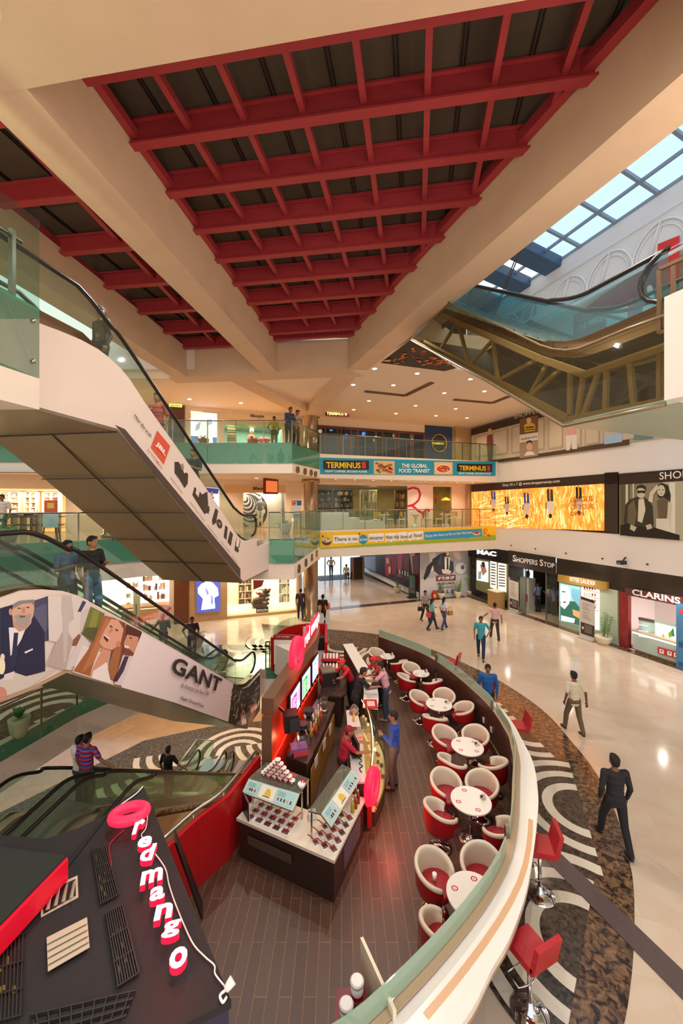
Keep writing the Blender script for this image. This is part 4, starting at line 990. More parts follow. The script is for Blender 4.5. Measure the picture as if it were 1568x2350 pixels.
mb.use(hexmat('#b5482a')).ell(BW.px(1001,1140,-.15),.16); mb.use(hexmat('#d8cc3a')).box(BW.px(1055,1160,-.2),(.5,.1,1.4),.35); mb.build('hanging_display',t)
board(BW,(1068,1112,1084,1113,1084,1212,1068,1212),.3,m_trav,'stone_pier','stone pier at the right end of the first floor cafe wall','pier')
board(BW,(1040,970,1083,972,1083,1060,1040,1060),.3,m_trav,'stone_pier','travertine pier beside the blue wall panel on the second floor','pier')
# cafe interior shelving behind glass
def shelf_unit(x0,x1,z0,z1,off,rows,label,cols,lit=0,name='display_shelf',book=True,pl=BW):
    a=pl.px(x0,1158,-off); b=pl.px(x1,1158,-off); a.z=b.z=z0; d=(b-a); L=d.length; d.normalize(); n=-pl.out
    t=thing(name,label,'shelf',a)
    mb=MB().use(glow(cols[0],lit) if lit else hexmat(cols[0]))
    mb.prism([a,b,b+Vector((0,0,z1-z0)),a+Vector((0,0,z1-z0))],n*.05)
    for i in range(rows+1): z=(z1-z0)*i/rows; mb.prism([a+Vector((0,0,z)),b+Vector((0,0,z)),b-n*.3+Vector((0,0,z)),a-n*.3+Vector((0,0,z))],(0,0,.03))
    for k in (0,.5,1): p=a+d*L*k; mb.beam(p-n*.15,p-n*.15+Vector((0,0,z1-z0)),.3,.04)
    mb.build('frame',t); mb=MB(); rr=random.Random(int(x0))
    for i in range(rows):
        s=.06; z=(z1-z0)*i/rows+.03; hh=(z1-z0)/rows
        while s<L-.12:
            w=rr.uniform(.05,.16); h_=hh*rr.uniform(.35,.8)
            if rr.random()<.8: mb.use(hexmat(rr.choice(cols[1:]))); p=a+d*(s+w/2)-n*.14; mb.box((p.x,p.y,z0+z+h_/2),(w*.85,.16,h_),math.atan2(d.y,d.x))
            s+=w
    o=mb.build('stocked_goods',t); o['kind']='stuff'
    return t
for x0,x1,rows,cl,lb in ((728,760,6,['#2b2420','#8a5a4a','#4a6a7a','#c0a080','#7a4a6a'],'dark bookshelf at the left end of the first floor cafe'),(764,808,6,['#3a2e24','#b0a080','#6a7a6a','#a04a3a','#e0d0b0'],'stocked shelf behind the first floor cafe railing'),(826,862,3,['#e8e2cf','#f0ead8','#c8c0a0','#d8d0b8'],'cream display cabinet in the first floor cafe'),(905,932,4,['#6b4a22','#d8a84a','#8a5a2a','#e8c87a'],'amber lit bottle shelf beside the pink script wall')):
    shelf_unit(x0,x1,F1,F1+2.3,1.6,rows,lb,cl)
MB().use(m_shopg).prism([M(1.35,-2.85,F1),M(10.9,-2.85,F1),M(10.9,-2.85,F1+2.55),M(1.35,-2.85,F1+2.55)],BW.out*.01).build('window_3',kind='structure')
# white stepped blocks and cafe tables with yellow chairs
tag(MB().use(m_wallw).box(M(10.6,-.9,F1+.45),(1.6,.8,.9),.35).box(M(9.6,-.9,F1+.3),(.9,.8,.6),.35).box(M(8.4,-.9,F1+.2),(1.7,.7,.4),.35).build('stepped_planter'),'white stepped block at the left end of the cafe balcony','planter')
def cafe_table(a,b,lab):
    t=thing('cafe_table',lab,'table',M(a,b,F1),group='cafe tables on the first floor'); MB().use(m_white).lathe(M(a,b,F1),[(.36,.72),(.37,.74),(.36,.76)],20).build('table_top',t)
    MB().use(m_white).lathe(M(a,b,F1),[(.25,0),(.2,.04),(.07,.2),(.06,.5),(.2,.72)],14).build('pedestal',t)
def cafe_chair0():
    t=thing('cafe_chair','','chair'); mb=MB().use(hexmat('#e8e0d0'))
    for x in (-.18,.18):
        for y in (-.18,.18): MB().use(hexmat('#e8e0d0')).beam((x*1.1,y*1.1,0),(x,y,.45 if y>0 else .92),.035,.035).build('leg',t)
    MB().use(hexmat('#efe8da')).box((0,0,.46),(.4,.4,.04)).build('seat',t)
    MB().use(hexmat('#e2a81c')).box((0,-.19,.76),(.34,.03,.3)).build('backrest',t); return t
cc0=cafe_chair0(); first=True
for i,(a,b,rz) in enumerate(((7.9,-1.0,.3),(6.9,-1.3,-1.2),(6.3,-.8,1.6),(5.9,-1.3,-1.3),(4.6,-1.0,1.5),(4.1,-1.4,-1.4),(3.7,-.8,1.3),(2.6,-1.2,1.2),(2.2,-.8,-1.5),(2.0,-1.5,-1.2))):
    lb='white cafe chair with yellow backrest behind the yellow banner railing'
    if i==0: o=cc0; place(o,M(a,b,F1),rz); o['label']=lb; o['group']='cafe chairs on the first floor'
    else: copy_tree(cc0,M(a,b,F1),rz,lb,'cafe chairs on the first floor')
for a,b in ((7.4,-1.0),(5.2,-1.1),(3.0,-1.1)): cafe_table(a,b,'round white pedestal table on the cafe balcony of the first floor')
# ---- F1 left: lifestyle windows with mannequins, blue poster, orange hanging sign
fb=board(BW,(515,1113,655,1113,655,1131,515,1131),.05,hexmat('#d9b27e'),'sign_fascia','beige fascia above the mannequin window on the first floor','sign')
ptext(BW,'lifestyle',581,1127,622,1127,10,hexmat('#2a211c'),fb,off=.07,bold=.02)
t=root(BW,610,1170,'window_backdrop','shop window backdrop with black and pink swirling stripes','poster')
pb=PL(M(0,-3.9),(V.x,V.y,0)); board(pb,(530,1128,655,1128,655,1215,530,1215),.02,hexmat('#efdcd2'),'panel','','',t)
a=Art(pb,.03)
a.e('#3a2a28',580,1172,34,42); a.e('#efd8d0',577,1170,30,38); 
for k in range(6): r=1-k*.15; a.e('#3a2a28',574-k*2.2,1166-k*4,28*r,34*r,-18); a.e('#efd8d0',572-k*2.4,1165-k*4.4,25*r,30.5*r,-18)
a.build('swirl',t)
def mannequin(p,shirt,trous,label,rz,s=1):
    t=thing('mannequin',label,'mannequin')
    sk=hexmat('#f0ece4',.4)
    mb=MB().use(sk).ell((0,0,1.62),(.085,.1,.12)); mb.tube([(0,0,1.42),(0,0,1.55)],.05)
    for sd in (-1,1): mb.tube([(sd*.25,0,1.0),(sd*.25,.05,.82),(sd*.24,.08,.74)],[.04,.035,.03]); 
    mb.build('head_and_hands',t)
    mb=MB().use(hexmat(shirt)); mb.lathe((0,0,0),[(.13,.92),(.165,1.0),(.15,1.12),(.19,1.3),(.17,1.42),(.06,1.5)],14); 
    for sd in (-1,1): mb.tube([(sd*.18,0,1.4),(sd*.24,0,1.2),(sd*.25,.0,.98)],[.07,.055,.05])
    mb.build('shirt',t); mb=MB().use(hexmat(trous))
    mb.ell((0,0,.92),(.16,.12,.1)); 
    for sd in (-1,1): mb.tube([(sd*.08,0,.92),(sd*.1,.02,.5),(sd*.11,0,.05)],[.09,.07,.06])
    mb.build('trousers',t); place(t,p,rz); t.scale=(s,s,s); return t
def bwp(x,z,off): p=BW.px(x,1158,-off); return Vector((p.x,p.y,z))
mannequin(bwp(541,F1+.05,.7),'#b5a284','#4a3a2a','headless looking white mannequin in tan shirt and dark trousers in the swirl window'.replace('headless looking ',''),3.3,1.05)
mannequin(bwp(597,F1+.05,.7),'#8d8680','#e8dfcc','white mannequin in grey shirt and pale trousers in the swirl window',3.5,1.02)
MB().use(m_shopg).prism([M(f1L[0],-2.85,f1L[2]),M(f1L[1],-2.85,f1L[2]),M(f1L[1],-2.85,f1L[3]),M(f1L[0],-2.85,f1L[3])],BW.out*.01).build('window_4',kind='structure')
t=root(BW,487,1160,'lightbox_poster','narrow purple and white backlit poster partly behind the upper left escalator','poster')
board(BW,(474,1118,503,1121,503,1168,474,1168),.05,glow('#e8ecff',1.1),'panel','','',t); a=Art(BW,.06); a.p('#4a3aa0',474,1119,503,1122,500,1134,474,1130,e=.6); a.e('#dcd6f4',486,1134,4,6); a.p('#6a62b0',480,1140,492,1140,490,1148,482,1148); a.build('figure',t)
pl=PL(M(0,-1.0),(V.x,V.y,0))
t=root(pl,620,1132,'hanging_sign','orange double sided hanging sign in front of the mannequin window','sign')
board(pl,(604,1097,638,1101,638,1134,604,1134),.1,hexmat('#6a1c12'),'case','','',t); board(pl,(610,1103,636,1105,636,1130,610,1129),.11,glow('#e0662a',.9),'face','','',t)
a=Art(pl,.125); a.p('#f6d8c0',620,1110,630,1110,630,1112,620,1112); a.p('#f6d8c0',620,1119,632,1119,632,1121,620,1121); a.p('#f6d8c0',613,1107,615,1107,615,1124,613,1124); a.build('printing',t)
for x in (609,633): p=pl.px(x,1099); MB().use(m_steel).tube([p,(p.x,p.y,S2)],.012,6).build('hanger_rod',t)
pl=vpl(-1.9,19.3,1,.2)
t=root(pl,683,1185,'wall_sign','small blue and orange sign with a white number 2 near the round column','sign')
board(pl,(669,1149,681,1149,681,1160,669,1160),.03,hexmat('#e0752a'),'orange_tile','','',t); board(pl,(675,1149,692,1149,692,1160,675,1160),.035,hexmat('#1f5a9a'),'blue_tile','','',t); ptext(pl,'2',677,1159,682,1159,8,Wt,t,off=.05,bold=.03); board(pl,(668,1162,690,1162,690,1192,668,1192),.03,hexmat('#d8cfc6'),'paper','','',t)
p=pl.px(680,1192); MB().use(m_steel).tube([(p.x,p.y,F1),p],.02,6).build('stand',t)
# ---- F2 left shop front
fb=board(BW,(425,945,660,955,660,964,425,960),.06,hexmat('#e0c9a6'),'sign_fascia','cream fascia above the teal shop on the second floor','sign')
ptext(BW,'lifestyle',575,959,606,961,9,hexmat('#2a211c'),fb,off=.09,bold=.02)
t=root(BW,466,1010,'lightbox_poster','tall white and blue backlit poster on the second floor beside the brown door panel','poster')
board(BW,(438,944,498,950,498,1040,438,1040),.06,glow('#f2f6ff',1.3),'panel','','',t)
a=Art(BW,.075); a.p('#5f86c8',438,1000,498,1004,498,1030,438,1030,e=.5); a.p('#f4f6fb',455,1000,462,968,470,956,482,960,486,985,490,1026,455,1026,e=1); a.p('#b9c9ea',450,975,462,966,458,985,448,990,e=.7); a.p('#b9c9ea',474,962,486,960,488,972,478,976,e=.7); a.build('figure',t)
board(BW,(386,929,424,932,424,1040,386,1040),.08,mat('brown_panel','#5c3220',.5,noise=.2,nscale=5),'door_panel','dark brown panel under the green exit sign','panel')
t=root(pl,402,935,'exit_sign','pale green fire exit sign near the top of the upper left escalator','sign'); ple=PL(M(0,-2.2),(V.x,V.y,0))
board(ple,(388,926,418,928,418,935,388,933),.04,glow('#d8dc7a',1.0),'plate','','',t); ptext(ple,'FIRE EXIT',391,932,415,933.3,3.5,hexmat('#3a5a2a'),t,off=.06,bold=.02)
t=root(BW,590,1020,'display_stand','figures and bright goods in the teal shop window on the second floor','shop display')
mb=MB()
for i in range(8): mb.use(hexmat(('#c87a4a','#5a8a5a','#d8a86a')[i%3])); p=BW.px(532,985+i*6,-.9); mb.box(p,(.5,.3,.1),.35)
mb.use(hexmat('#e8704a')).ell(BW.px(577,1010,-.8),(.25,.2,.35)); mb.use(hexmat('#f2cdb8')).ell(BW.px(578,988,-.8),(.13,.13,.18)); mb.use(hexmat('#c8452c')).ell(BW.px(606,1010,-.9),(.4,.3,.18)); mb.build('goods',t)
# ---- right wall F1: orange picture window, couple picture
fb=board(RW,(1084,1113,1420,1085,1420,1110,1084,1132),.05,mat('brown_fascia','#3a2a22',.3),'sign_fascia','long dark fascia with a web address above the orange picture window','sign')
ptext(RW,'Shop 24 x 7 @ www.shoppersstop.com',1154,1118,1285,1109,8,hexmat('#efe6d8'),fb,off=.08,bold=.015)
t=root(RW,1240,1200,'lightbox_poster','huge glowing orange picture window with upside down figures and light streaks','poster')
orng=mat('orange_light','#f08c2e',.4,emit=1.1,ecol='#f58a2a')
_nt=orng.node_tree; _tc=_nt.nodes.new('ShaderNodeTexCoord'); _mp=_nt.nodes.new('ShaderNodeMapping'); _mp.inputs['Rotation'].default_value=(.5,.3,0); _mp.inputs['Scale'].default_value=(1.2,1.2,.35)
_nz=_nt.nodes.new('ShaderNodeTexNoise'); _nz.inputs['Scale'].default_value=2.2; _nz.inputs['Detail'].default_value=5; _nz.inputs['Distortion'].default_value=3
_rp=_nt.nodes.new('ShaderNodeValToRGB'); _e=_rp.color_ramp.elements; _e[0].position=.3; _e[0].color=(*lin('#d9561c'),1); _e[1].position=.72; _e[1].color=(*lin('#ffd890'),1); _q=_e.new(.5); _q.color=(*lin('#f28c30'),1)
for _a,_b in ((_tc.outputs['Object'],_mp.inputs[0]),(_mp.outputs[0],_nz.inputs['Vector']),(_nz.outputs['Fac'],_rp.inputs[0]),(_rp.outputs[0],_nt.nodes['Principled BSDF'].inputs['Emission Color'])): _nt.links.new(_a,_b)
P=(1084,1129,1389,1110,1389,1218,1084,1208)
board(RW,P,.06,orng,'panel','','',t)
a=Art(RW,.075); random.seed(21)
for i in range(170):
    x=random.uniform(1090,1384); y=random.uniform(1132,1212); L=random.uniform(8,34); 
    an=random.uniform(-2.0,-1.1) if x>1190 else random.uniform(-.6,.5); yy=y+L*math.sin(an); xx=x+L*math.cos(an)
    if yy<1134-(x-1084)*.06 or xx>1387 or xx<1086 or yy>1210: continue
    a.l(random.choice(['#ffc878','#ffe0a8','#ff9a3a','#e8601c','#ffd28a']),random.uniform(.6,1.8),x,y,xx,yy,e=1.2); a.k-=1
a.k+=3
for x,y,c1,c2,s in ((1132,1150,'#3a5fb8','#e8e2dc',1),(1163,1160,'#4a3a32','#e0d6cc',.9),(1208,1160,'#4a5aa8','#f0e0d0',1.25),(1262,1156,'#4a4038','#f2ece4',1.4),(1328,1150,'#2a2a22','#e8e0d6',1.35)):
    a.p(c1,x-5*s,y-26*s+4,x-1*s,y-28*s+4,x+0*s,y-4*s,x-4*s,y-3*s); a.p(c1,x+1*s,y-27*s+4,x+5*s,y-26*s+4,x+6*s,y-3*s,x+1*s,y-4*s)
    a.p(c2,x-5*s,y-4*s,x+7*s,y-4*s,x+5*s,y+16*s,x-2*s,y+16*s); a.e('#4a2e22',x+1*s,y+20*s,3*s,4*s); a.p('#c89070',x-7*s,y-2*s,x-4*s,y-2*s,x-5*s,y+9*s,x-8*s,y+8*s)
a.build('printed_figures',t)
ptext(RW,'LEAGUE',1310,1153,1363,1150,12,hexmat('#c87a1c'),t,off=.16,bold=.02); ptext(RW,'OF YOUR',1310,1170,1363,1168,12,hexmat('#c87a1c'),t,off=.16,bold=.02); ptext(RW,'OWN',1310,1184,1340,1183.5,10,hexmat('#b0621c'),t,off=.16,bold=.02)
board(RW,(1389,1085,1420,1083,1420,1224,1389,1219),.05,mat('dark_mirror','#4a4038',.2,metal=.4),'pier','dark glossy pier between the orange window and the grey couple picture','pier')
t=root(RW,1500,1200,'window_poster','large brown monochrome shop poster of a seated couple in leather jackets','poster')
board(RW,(1424,1112,1640,1098,1640,1245,1424,1228),.06,hexmat('#8d8468'),'panel','','',t)
a=Art(RW,.075)
a.p('#5e563f',1424,1112,1445,1110,1445,1230,1424,1228); a.p('#cfc8ac',1436,1112,1442,1111,1442,1180,1436,1180); a.p('#c9c2a6',1452,1110,1456,1110,1456,1160,1452,1160); a.p('#b8b092',1520,1106,1640,1100,1640,1240,1530,1238); a.p('#e2dcc4',1536,1108,1550,1107,1550,1230,1540,1230)
a.p('#3b3428',1436,1158,1446,1146,1462,1140,1476,1140,1490,1148,1498,1162,1500,1200,1496,1226,1440,1222,1432,1196); a.p('#6a614a',1442,1160,1456,1146,1462,1180,1456,1210,1440,1200); a.p('#d9d2ba',1466,1146,1478,1144,1482,1170,1474,1200,1464,1196)
a.e('#c9bea0',1472,1130,10,14); a.p('#2a241a',1461,1126,1462,1116,1472,1112,1482,1116,1483,1126,1476,1120,1466,1120); a.p('#1e1a14',1462,1126,1482,1126,1480,1133,1474,1131,1470,1131,1464,1133)
a.p('#2c261c',1508,1116,1520,1108,1534,1114,1540,1136,1538,1162,1526,1150,1510,1140); a.e('#d3c8ac',1518,1126,9,13); a.p('#6b5a42',1508,1150,1522,1140,1538,1150,1536,1190,1512,1190); a.p('#d3c8ac',1488,1150,1492,1130,1508,1112,1512,1118,1500,1136,1498,1154); a.p('#d3c8ac',1534,1150,1542,1156,1538,1210,1528,1218,1532,1180); a.p('#dbd5c0',1506,1190,1536,1190,1542,1222,1506,1214)
a.p('#211c15',1440,1206,1500,1210,1560,1228,1560,1240,1440,1230); a.p('#1c1812',1424,1206,1444,1200,1450,1230,1424,1228); a.p('#c8bda0',1448,1204,1462,1210,1456,1220,1446,1214); a.p('#c8bda0',1482,1206,1494,1202,1498,1212,1486,1216)
a.e('#1e1a14',1514,1124,1.6,1.2); a.e('#1e1a14',1522,1124,1.6,1.2); a.p('#8a5a4a',1515,1132,1521,1132,1518,1134)
a.build('printed_couple',t)
fb=board(RW,(1424,1088,1640,1076,1640,1100,1424,1112),.08,mat('brown_fascia','#3a2a22',.3),'sign_fascia','dark fascia with pale capitals above the monochrome couple poster','sign')
ptext(RW,'SHOPPERS',1514,1101,1640,1092,17,hexmat('#efe6d8'),fb,off=.1,bold=.01)
# ---- right wall F2: children's picture window
t=root(RW,1250,1000,'window_poster','long shop window poster of children before white cupboards on the second floor','poster')
board(RW,(1084,1000,1640,858,1640,990,1084,1062),.06,hexmat('#c9bca6'),'panel','','',t)
a=Art(RW,.075)
for i in range(9):
    x=1090+i*42; y0=998-(x-1084)*.27; y1=1056-(x-1084)*.115
    a.p('#b3a58c',x,y0+6,x+34,y0-3,x+34,y1-9,x,y1-4); a.p('#cdbfa8',x+3,y0+9,x+31,y0+1,x+31,y1-13,x+3,y1-8)
a.p('#54402f',1150,1055,1445,1008,1445,1021,1140,1062)
a.p('#7a3a34',1118,1000,1130,996,1132,1022,1117,1024); a.e('#d9a98c',1125,990,5,7); a.p('#6b5a48',1118,1023,1131,1022,1130,1056,1120,1057)
a.p('#efe6da',1193,962,1235,952,1235,1046,1193,1052); a.p('#7d5f3f',1193,962,1235,952,1235,992,1193,998); a.p('#e2c34a',1203,976,1212,970,1222,970,1229,976,1228,988,1205,992); a.p('#2a2622',1206,980,1226,978,1226,981,1206,983); a.p('#2a2622',1206,986,1227,984,1227,986,1206,988); a.e('#ecc3a8',1214,965,5.5,6.5)
a.p('#a89078',1193,1016,1235,1009,1235,1046,1193,1052); a.e('#e0b094',1215,1025,7,9); a.p('#3a2820',1208,1019,1210,1012,1219,1010,1223,1018,1216,1014); a.p('#efe6da',1203,1046,1210,1036,1222,1036,1229,1043)
a.p('#d8a0a0',1298,985,1320,982,1322,998,1300,1000); a.p('#dcd6ce',1299,1000,1325,997,1325,1030,1314,1031,1312,1010,1308,1033,1300,1034)
a.p('#a8c8dc',1387,1000,1428,990,1428,1014,1387,1020); a.p('#6d8a8a',1455,990,1500,975,1500,1006,1455,1010)
a.build('printed_children',t)
ptext(RW,'mothercare',1196,1011,1233,1004,6,hexmat('#3f5f86'),t,off=.1)
fb=board(RW,(1084,986,1640,836,1640,858,1084,1000),.08,mat('brown_fascia','#3a2a22',.3),'sign_fascia','sloping dark fascia with pale capitals below the upper right escalator','sign')
ptext(RW,'SHOPPERS STOP',1180,962,1290,934,10,hexmat('#d9cbb4'),fb,off=.1,bold=.01)
# ---- right wall F3 posters seen through the upper right escalator
t=root(RW,1380,770,'window_poster','dark blue and red shop poster with white lettering behind the upper right escalator','poster')
board(RW,(1318,800,1560,700,1560,560,1318,725),.06,hexmat('#6b1f2a'),'panel','','',t)
a=Art(RW,.075); a.p('#a83a3c',1320,750,1392,720,1392,800,1320,800); a.p('#b9dcd8',1392,716,1423,700,1423,790,1392,800); a.p('#e8dcc0',1423,700,1441,692,1441,790,1423,792); a.p('#c21f26',1441,690,1454,684,1454,780,1441,786); a.p('#2a2f5e',1454,684,1556,640,1556,760,1454,776)
a.e('#e8cdb4',1492,664,7,10); a.p('#efe6da',1484,676,1500,674,1508,700,1512,730,1470,738,1476,704); a.p('#d0221f',1510,560,1560,540,1560,640,1510,664); a.build('printed_panels',t)
ptext(RW,'THE WEEKEND',1329,760,1398,728,13,hexmat('#e8e6e2'),t,off=.1); ptext(RW,'STORIES',1342,782,1396,760,9,Wt,t,off=.1,bold=.02)
# =====================================================  GROUND FLOOR SHOPS ON THE RIGHT
def rz(x,z,off=0):
    """point on the right wall plane at photo column x and height z"""
    p=RW.px(x,1158,off); return Vector((p.x,p.y,z))
def br(x): return (RW.px(x,1158).to_2d()-C).dot(V)
m_marbg=mat('shopfront_dark','#3b342c',.12,metal=.3,noise=.2,nscale=2)
m_fg=mat('pale_green_panel','#b9c7b0',.3)
# continuous reflective dark band above the shops, from the shoppers stop sign to the right
t=thing('shopfront_band','dark glossy band over the cosmetics shops on the right','shop front',rz(1278,2.6))
bb=lambda b0,b1,z0,z1,m,off=0,th=.12,name='panel',parent=None: rpanel(b0,b1,z0,z1,m,name,th,off,None,parent)
bb(br(1278),24,2.45,S1,m_marbg,.0,.12,'panel',t)
# ---- SHOPPERS STOP sign + entrance
t=thing('shop_sign','black sign board with white serif capitals over the department store entrance','sign',rz(1225,3))
board(RW,(1171,1263,1276,1279,1276,1317,1171,1297),.12,hexmat('#2e2420'),'board','','',t)
ptext(RW,'S',1177,1288,1185,1289.4,15,Wt,t,off=.14,bold=.02); ptext(RW,'HOPPERS',1186,1289.6,1234,1297.5,11,Wt,t,off=.14,bold=.02); ptext(RW,'S',1239,1298.4,1247,1299.8,15,Wt,t,off=.14,bold=.02); ptext(RW,'TOP',1248,1300,1273,1304.4,11,Wt,t,off=.14,bold=.02)
t=thing('shop_entrance','deep entrance of the department store with glass doors and dark frame','shop front',rz(1225,0))
b0,b1=br(1168),br(1283)
mb=MB().use(mat('entrance_dark','#4a3a30',.5)); 
for (x0,x1,y0,y1) in ((-3.2,-3.3,b0,b1),): mb.slab([M(x0,y0)[:2],M(x0,y1)[:2],M(x1,y1)[:2],M(x1,y0)[:2]],0,2.6)
mb.slab([M(-3.2,b0)[:2],M(0,b0)[:2],M(0,b0-.08)[:2],M(-3.2,b0-.08)[:2]],0,2.6); mb.slab([M(-3.2,b1)[:2],M(0,b1)[:2],M(0,b1+.08)[:2],M(-3.2,b1+.08)[:2]],0,2.6); mb.slab([M(-3.2,b0)[:2],M(0,b0)[:2],M(0,b1)[:2],M(-3.2,b1)[:2]],2.6,2.7); mb.build('dark_surround',t)
MB().use(mat('shop_floor2','#d9c0a2',.15)).slab([M(-3.2,b0)[:2],M(0,b0)[:2],M(0,b1)[:2],M(-3.2,b1)[:2]],-.02,.008).build('threshold_floor',t)
MB().use(m_shopg).prism([rz(1171,0,-.05),rz(1207,0,-.05),rz(1207,2.6,-.05),rz(1171,2.6,-.05)],RW.out*.012).build('glass_pane',t)
MB().use(m_shopg).prism([rz(1254,0,-.05),rz(1280,0,-.05),rz(1280,2.6,-.05),rz(1254,2.6,-.05)],RW.out*.012).build('glass_pane',t)
mb=MB().use(m_steel); 
for x in (1207,1254): mb.beam(rz(x,0,-.04),rz(x,2.6,-.04),.05,.05)
mb.build('door_post',t)
pi=PL(M(-1.2,0),(U.x,U.y,0))
p0=thing('lightbox_poster','blue backlit fashion poster inside the dark entrance','poster',pi.px(1215,1380))
board(pi,(1199,1303,1224,1306,1224,1364,1199,1354),.05,glow('#cfe4f2',1.2),'panel','','',p0); a=Art(pi,.06); a.p('#3a2a30',1208,1312,1214,1306,1217,1318,1214,1330,1208,1328); a.p('#e8b09a',1206,1328,1218,1332,1216,1350,1205,1346); a.p('#a0463a',1208,1318,1214,1316,1213,1324); a.build('figure',p0)
p0=thing('security_gate','white and red security screening gate in the entrance','gate',pi.px(1222,1400)); q=rz(1211,0,-1.0)
MB().use(hexmat('#d6d0ca')).box((q.x,q.y,.95),(.5,.7,1.9),.35).build('cabinet',p0); MB().use(hexmat('#b5322a')).box((q.x-.2,q.y-.32,.75),(.16,.06,.4),.35).build('red_panel',p0)
# M.A.C shop on the right wall, in the corner
t=thing('cosmetics_shop','corner shop under white block letters with a backlit face poster and lit racks','shop front',M(0,-1.5))
rpanel(-2.9,br(1168),0,2.7,mat('olive_panel','#7d7c55',.35),'wall_panel',.15,.0,None,t)
rpanel(-2.9,br(1168),2.7,S1,mat('mac_black','#1f1c1b',.2),'black_band',.2,.02,None,t)
board(RW,(1081,1273,1092,1275,1092,1366,1081,1362),.06,mat('mac_black','#1f1c1b',.2),'black_pier','','',t)
board(RW,(1092,1352,1164,1378,1164,1394,1092,1367),.05,mat('mac_black','#1f1c1b',.2),'plinth','','',t)
ptext(RW,'MAC',1095,1271,1139,1277,10,glow('#ffffff',3),t,off=.06,bold=.04)
board(RW,(1096,1286,1121,1290,1121,1336,1096,1331),.06,glow('#dff2f8',1.4),'poster_panel','','',t)
a=Art(RW,.07); a.p('#e6a08c',1102,1296,1112,1292,1118,1312,1108,1322); a.p('#3a3038',1105,1290,1112,1289,1114,1300,1108,1302); a.p('#b9dcec',1098,1312,1106,1310,1104,1330,1097,1329); a.build('face_picture',t)
for i,(x0,x1) in enumerate(((1127,1140),(1145,1162))):
    board(RW,(x0,1288+i*4,x1,1291+i*4,x1,1352+i*7,x0,1347+i*6),.05,glow('#fff2d6',1.5),'light_panel','','',t)
    mb=MB().use(hexmat('#5e4a3a'))
    for k in range(8): y=1293+i*4+k*6.5; P=[RW.px(x,yy,.06) for x,yy in ((x0+2,y),(x1-2,y+1.5),(x1-2,y+4),(x0+2,y+2.5))]; mb.prism(P,RW.out*.08)
    mb.build('product_rack',t)
tag(MB().use(hexmat('#a8834a')).box(M(.5,br(1154),.5),(.6,.8,1.0),.35).use(hexmat('#e8dfc8')).box(M(.5,br(1154),1.02),(.64,.84,.05),.35).build('display_counter'),'small tan counter with white top at the edge of the corner cosmetics shop','counter')
# ---- ESTEE LAUDER front
t=thing('cosmetics_shop','gold and pale green shop front with a large face poster','shop front',rz(1340,0))
bb(br(1283),br(1418),0,2.45,m_fg,.0,.14,'green_panel',t)
board(RW,(1285,1318,1398,1336,1398,1354,1285,1334),.14,hexmat('#b08a3c'),'gold_sign','','',t); ptext(RW,'ESTEE LAUDER',1308,1333,1368,1344.5,9,Wt,t,off=.17,bold=.02)
board(RW,(1286,1338,1332,1347,1332,1436,1286,1424),.05,glow('#8fb8b8',.9),'poster_panel','','',t)
a=Art(RW,.065); a.p('#2f6a58',1286,1380,1332,1380,1332,1436,1286,1424,e=.5); a.p('#f4e4da',1288,1342,1304,1346,1310,1368,1306,1386,1296,1398,1287,1390,e=1.1); a.e('#b8322e',1296,1382,4,1.8); a.p('#3b5a68',1290,1356,1298,1357,1298,1360,1290,1359); a.p('#d8e6e6',1288,1412,1320,1420,1318,1430,1288,1424,e=1); a.p('#c8a06a',1314,1398,1331,1404,1331,1420,1316,1412,e=.6); a.p('#6fa8c0',1312,1350,1332,1353,1332,1396,1312,1370,e=.7); a.build('face_picture',t)
board(RW,(1336,1347,1376,1354,1376,1446,1336,1438),.03,glow('#fff4e2',1.6),'lit_niche','','',t)
a=Art(RW,.05); 
for k in range(4): a.p('#c89a6a',1338,1352+k*14,1374,1359+k*14,1374,1361+k*14,1338,1354+k*14); [a.p(random.choice(['#b5654a','#e0b48a','#8a5a4a','#d8c0a0']),1340+j*6,1345+k*14+j*.6,1344+j*6,1346+k*14+j*.6,1344+j*6,1353+k*14+j*.6,1340+j*6,1352+k*14+j*.6) for j in range(5)]; a.k-=5
a.build('shelves_of_goods',t)
# ---- CLARINS front
t=thing('cosmetics_shop','red framed shop with white interior and raised white lettering','shop front',rz(1500,0))
bc0,bc1=br(1422),24
bb(bc0,br(1443),0,2.45,mat('red_marble','#8a2a2a',.15,noise=.4,nscale=8),.02,.2,'red_pier',t)
board(RW,(1440,1348,1640,1382,1640,1405,1440,1364),.15,mat('brown_red_board','#6a3a38',.25),'sign_board','','',t)
ptext(RW,'CLARINS',1451,1365,1562,1387,14,Wt,t,off=.18,bold=.03)
mb=MB().use(mat('clarins_white','#f6f2ee',.4)); mb.slab([M(-2.2,bc0)[:2],M(-2.2,24)[:2],M(-2.3,24)[:2],M(-2.3,bc0)[:2]],0,2.5); mb.slab([M(-2.2,bc0)[:2],M(-.1,bc0)[:2],M(-.1,bc0+.1)[:2],M(-2.2,bc0+.1)[:2]],0,2.5); mb.slab([M(-2.3,bc0)[:2],M(-.1,bc0)[:2],M(-.1,24)[:2],M(-2.3,24)[:2]],2.5,2.6); mb.build('white_interior',t)
MB().use(hexmat('#a8302c')).slab([M(-2.2,bc0)[:2],M(-.1,bc0)[:2],M(-.1,24)[:2],M(-2.2,24)[:2]],0,.01).build('red_floor',t)
area(M(-1.1,(bc0+14)/2+1,2.45),1.6,5,200,(1,.96,.93),(0,0,math.atan2(V.x,V.y)))
pc=PL(M(.15,0),(U.x,U.y,0))
t=thing('display_counter','pale green low counter with lit edge and glass shelves in the red framed shop','counter',pc.px(1500,1500))
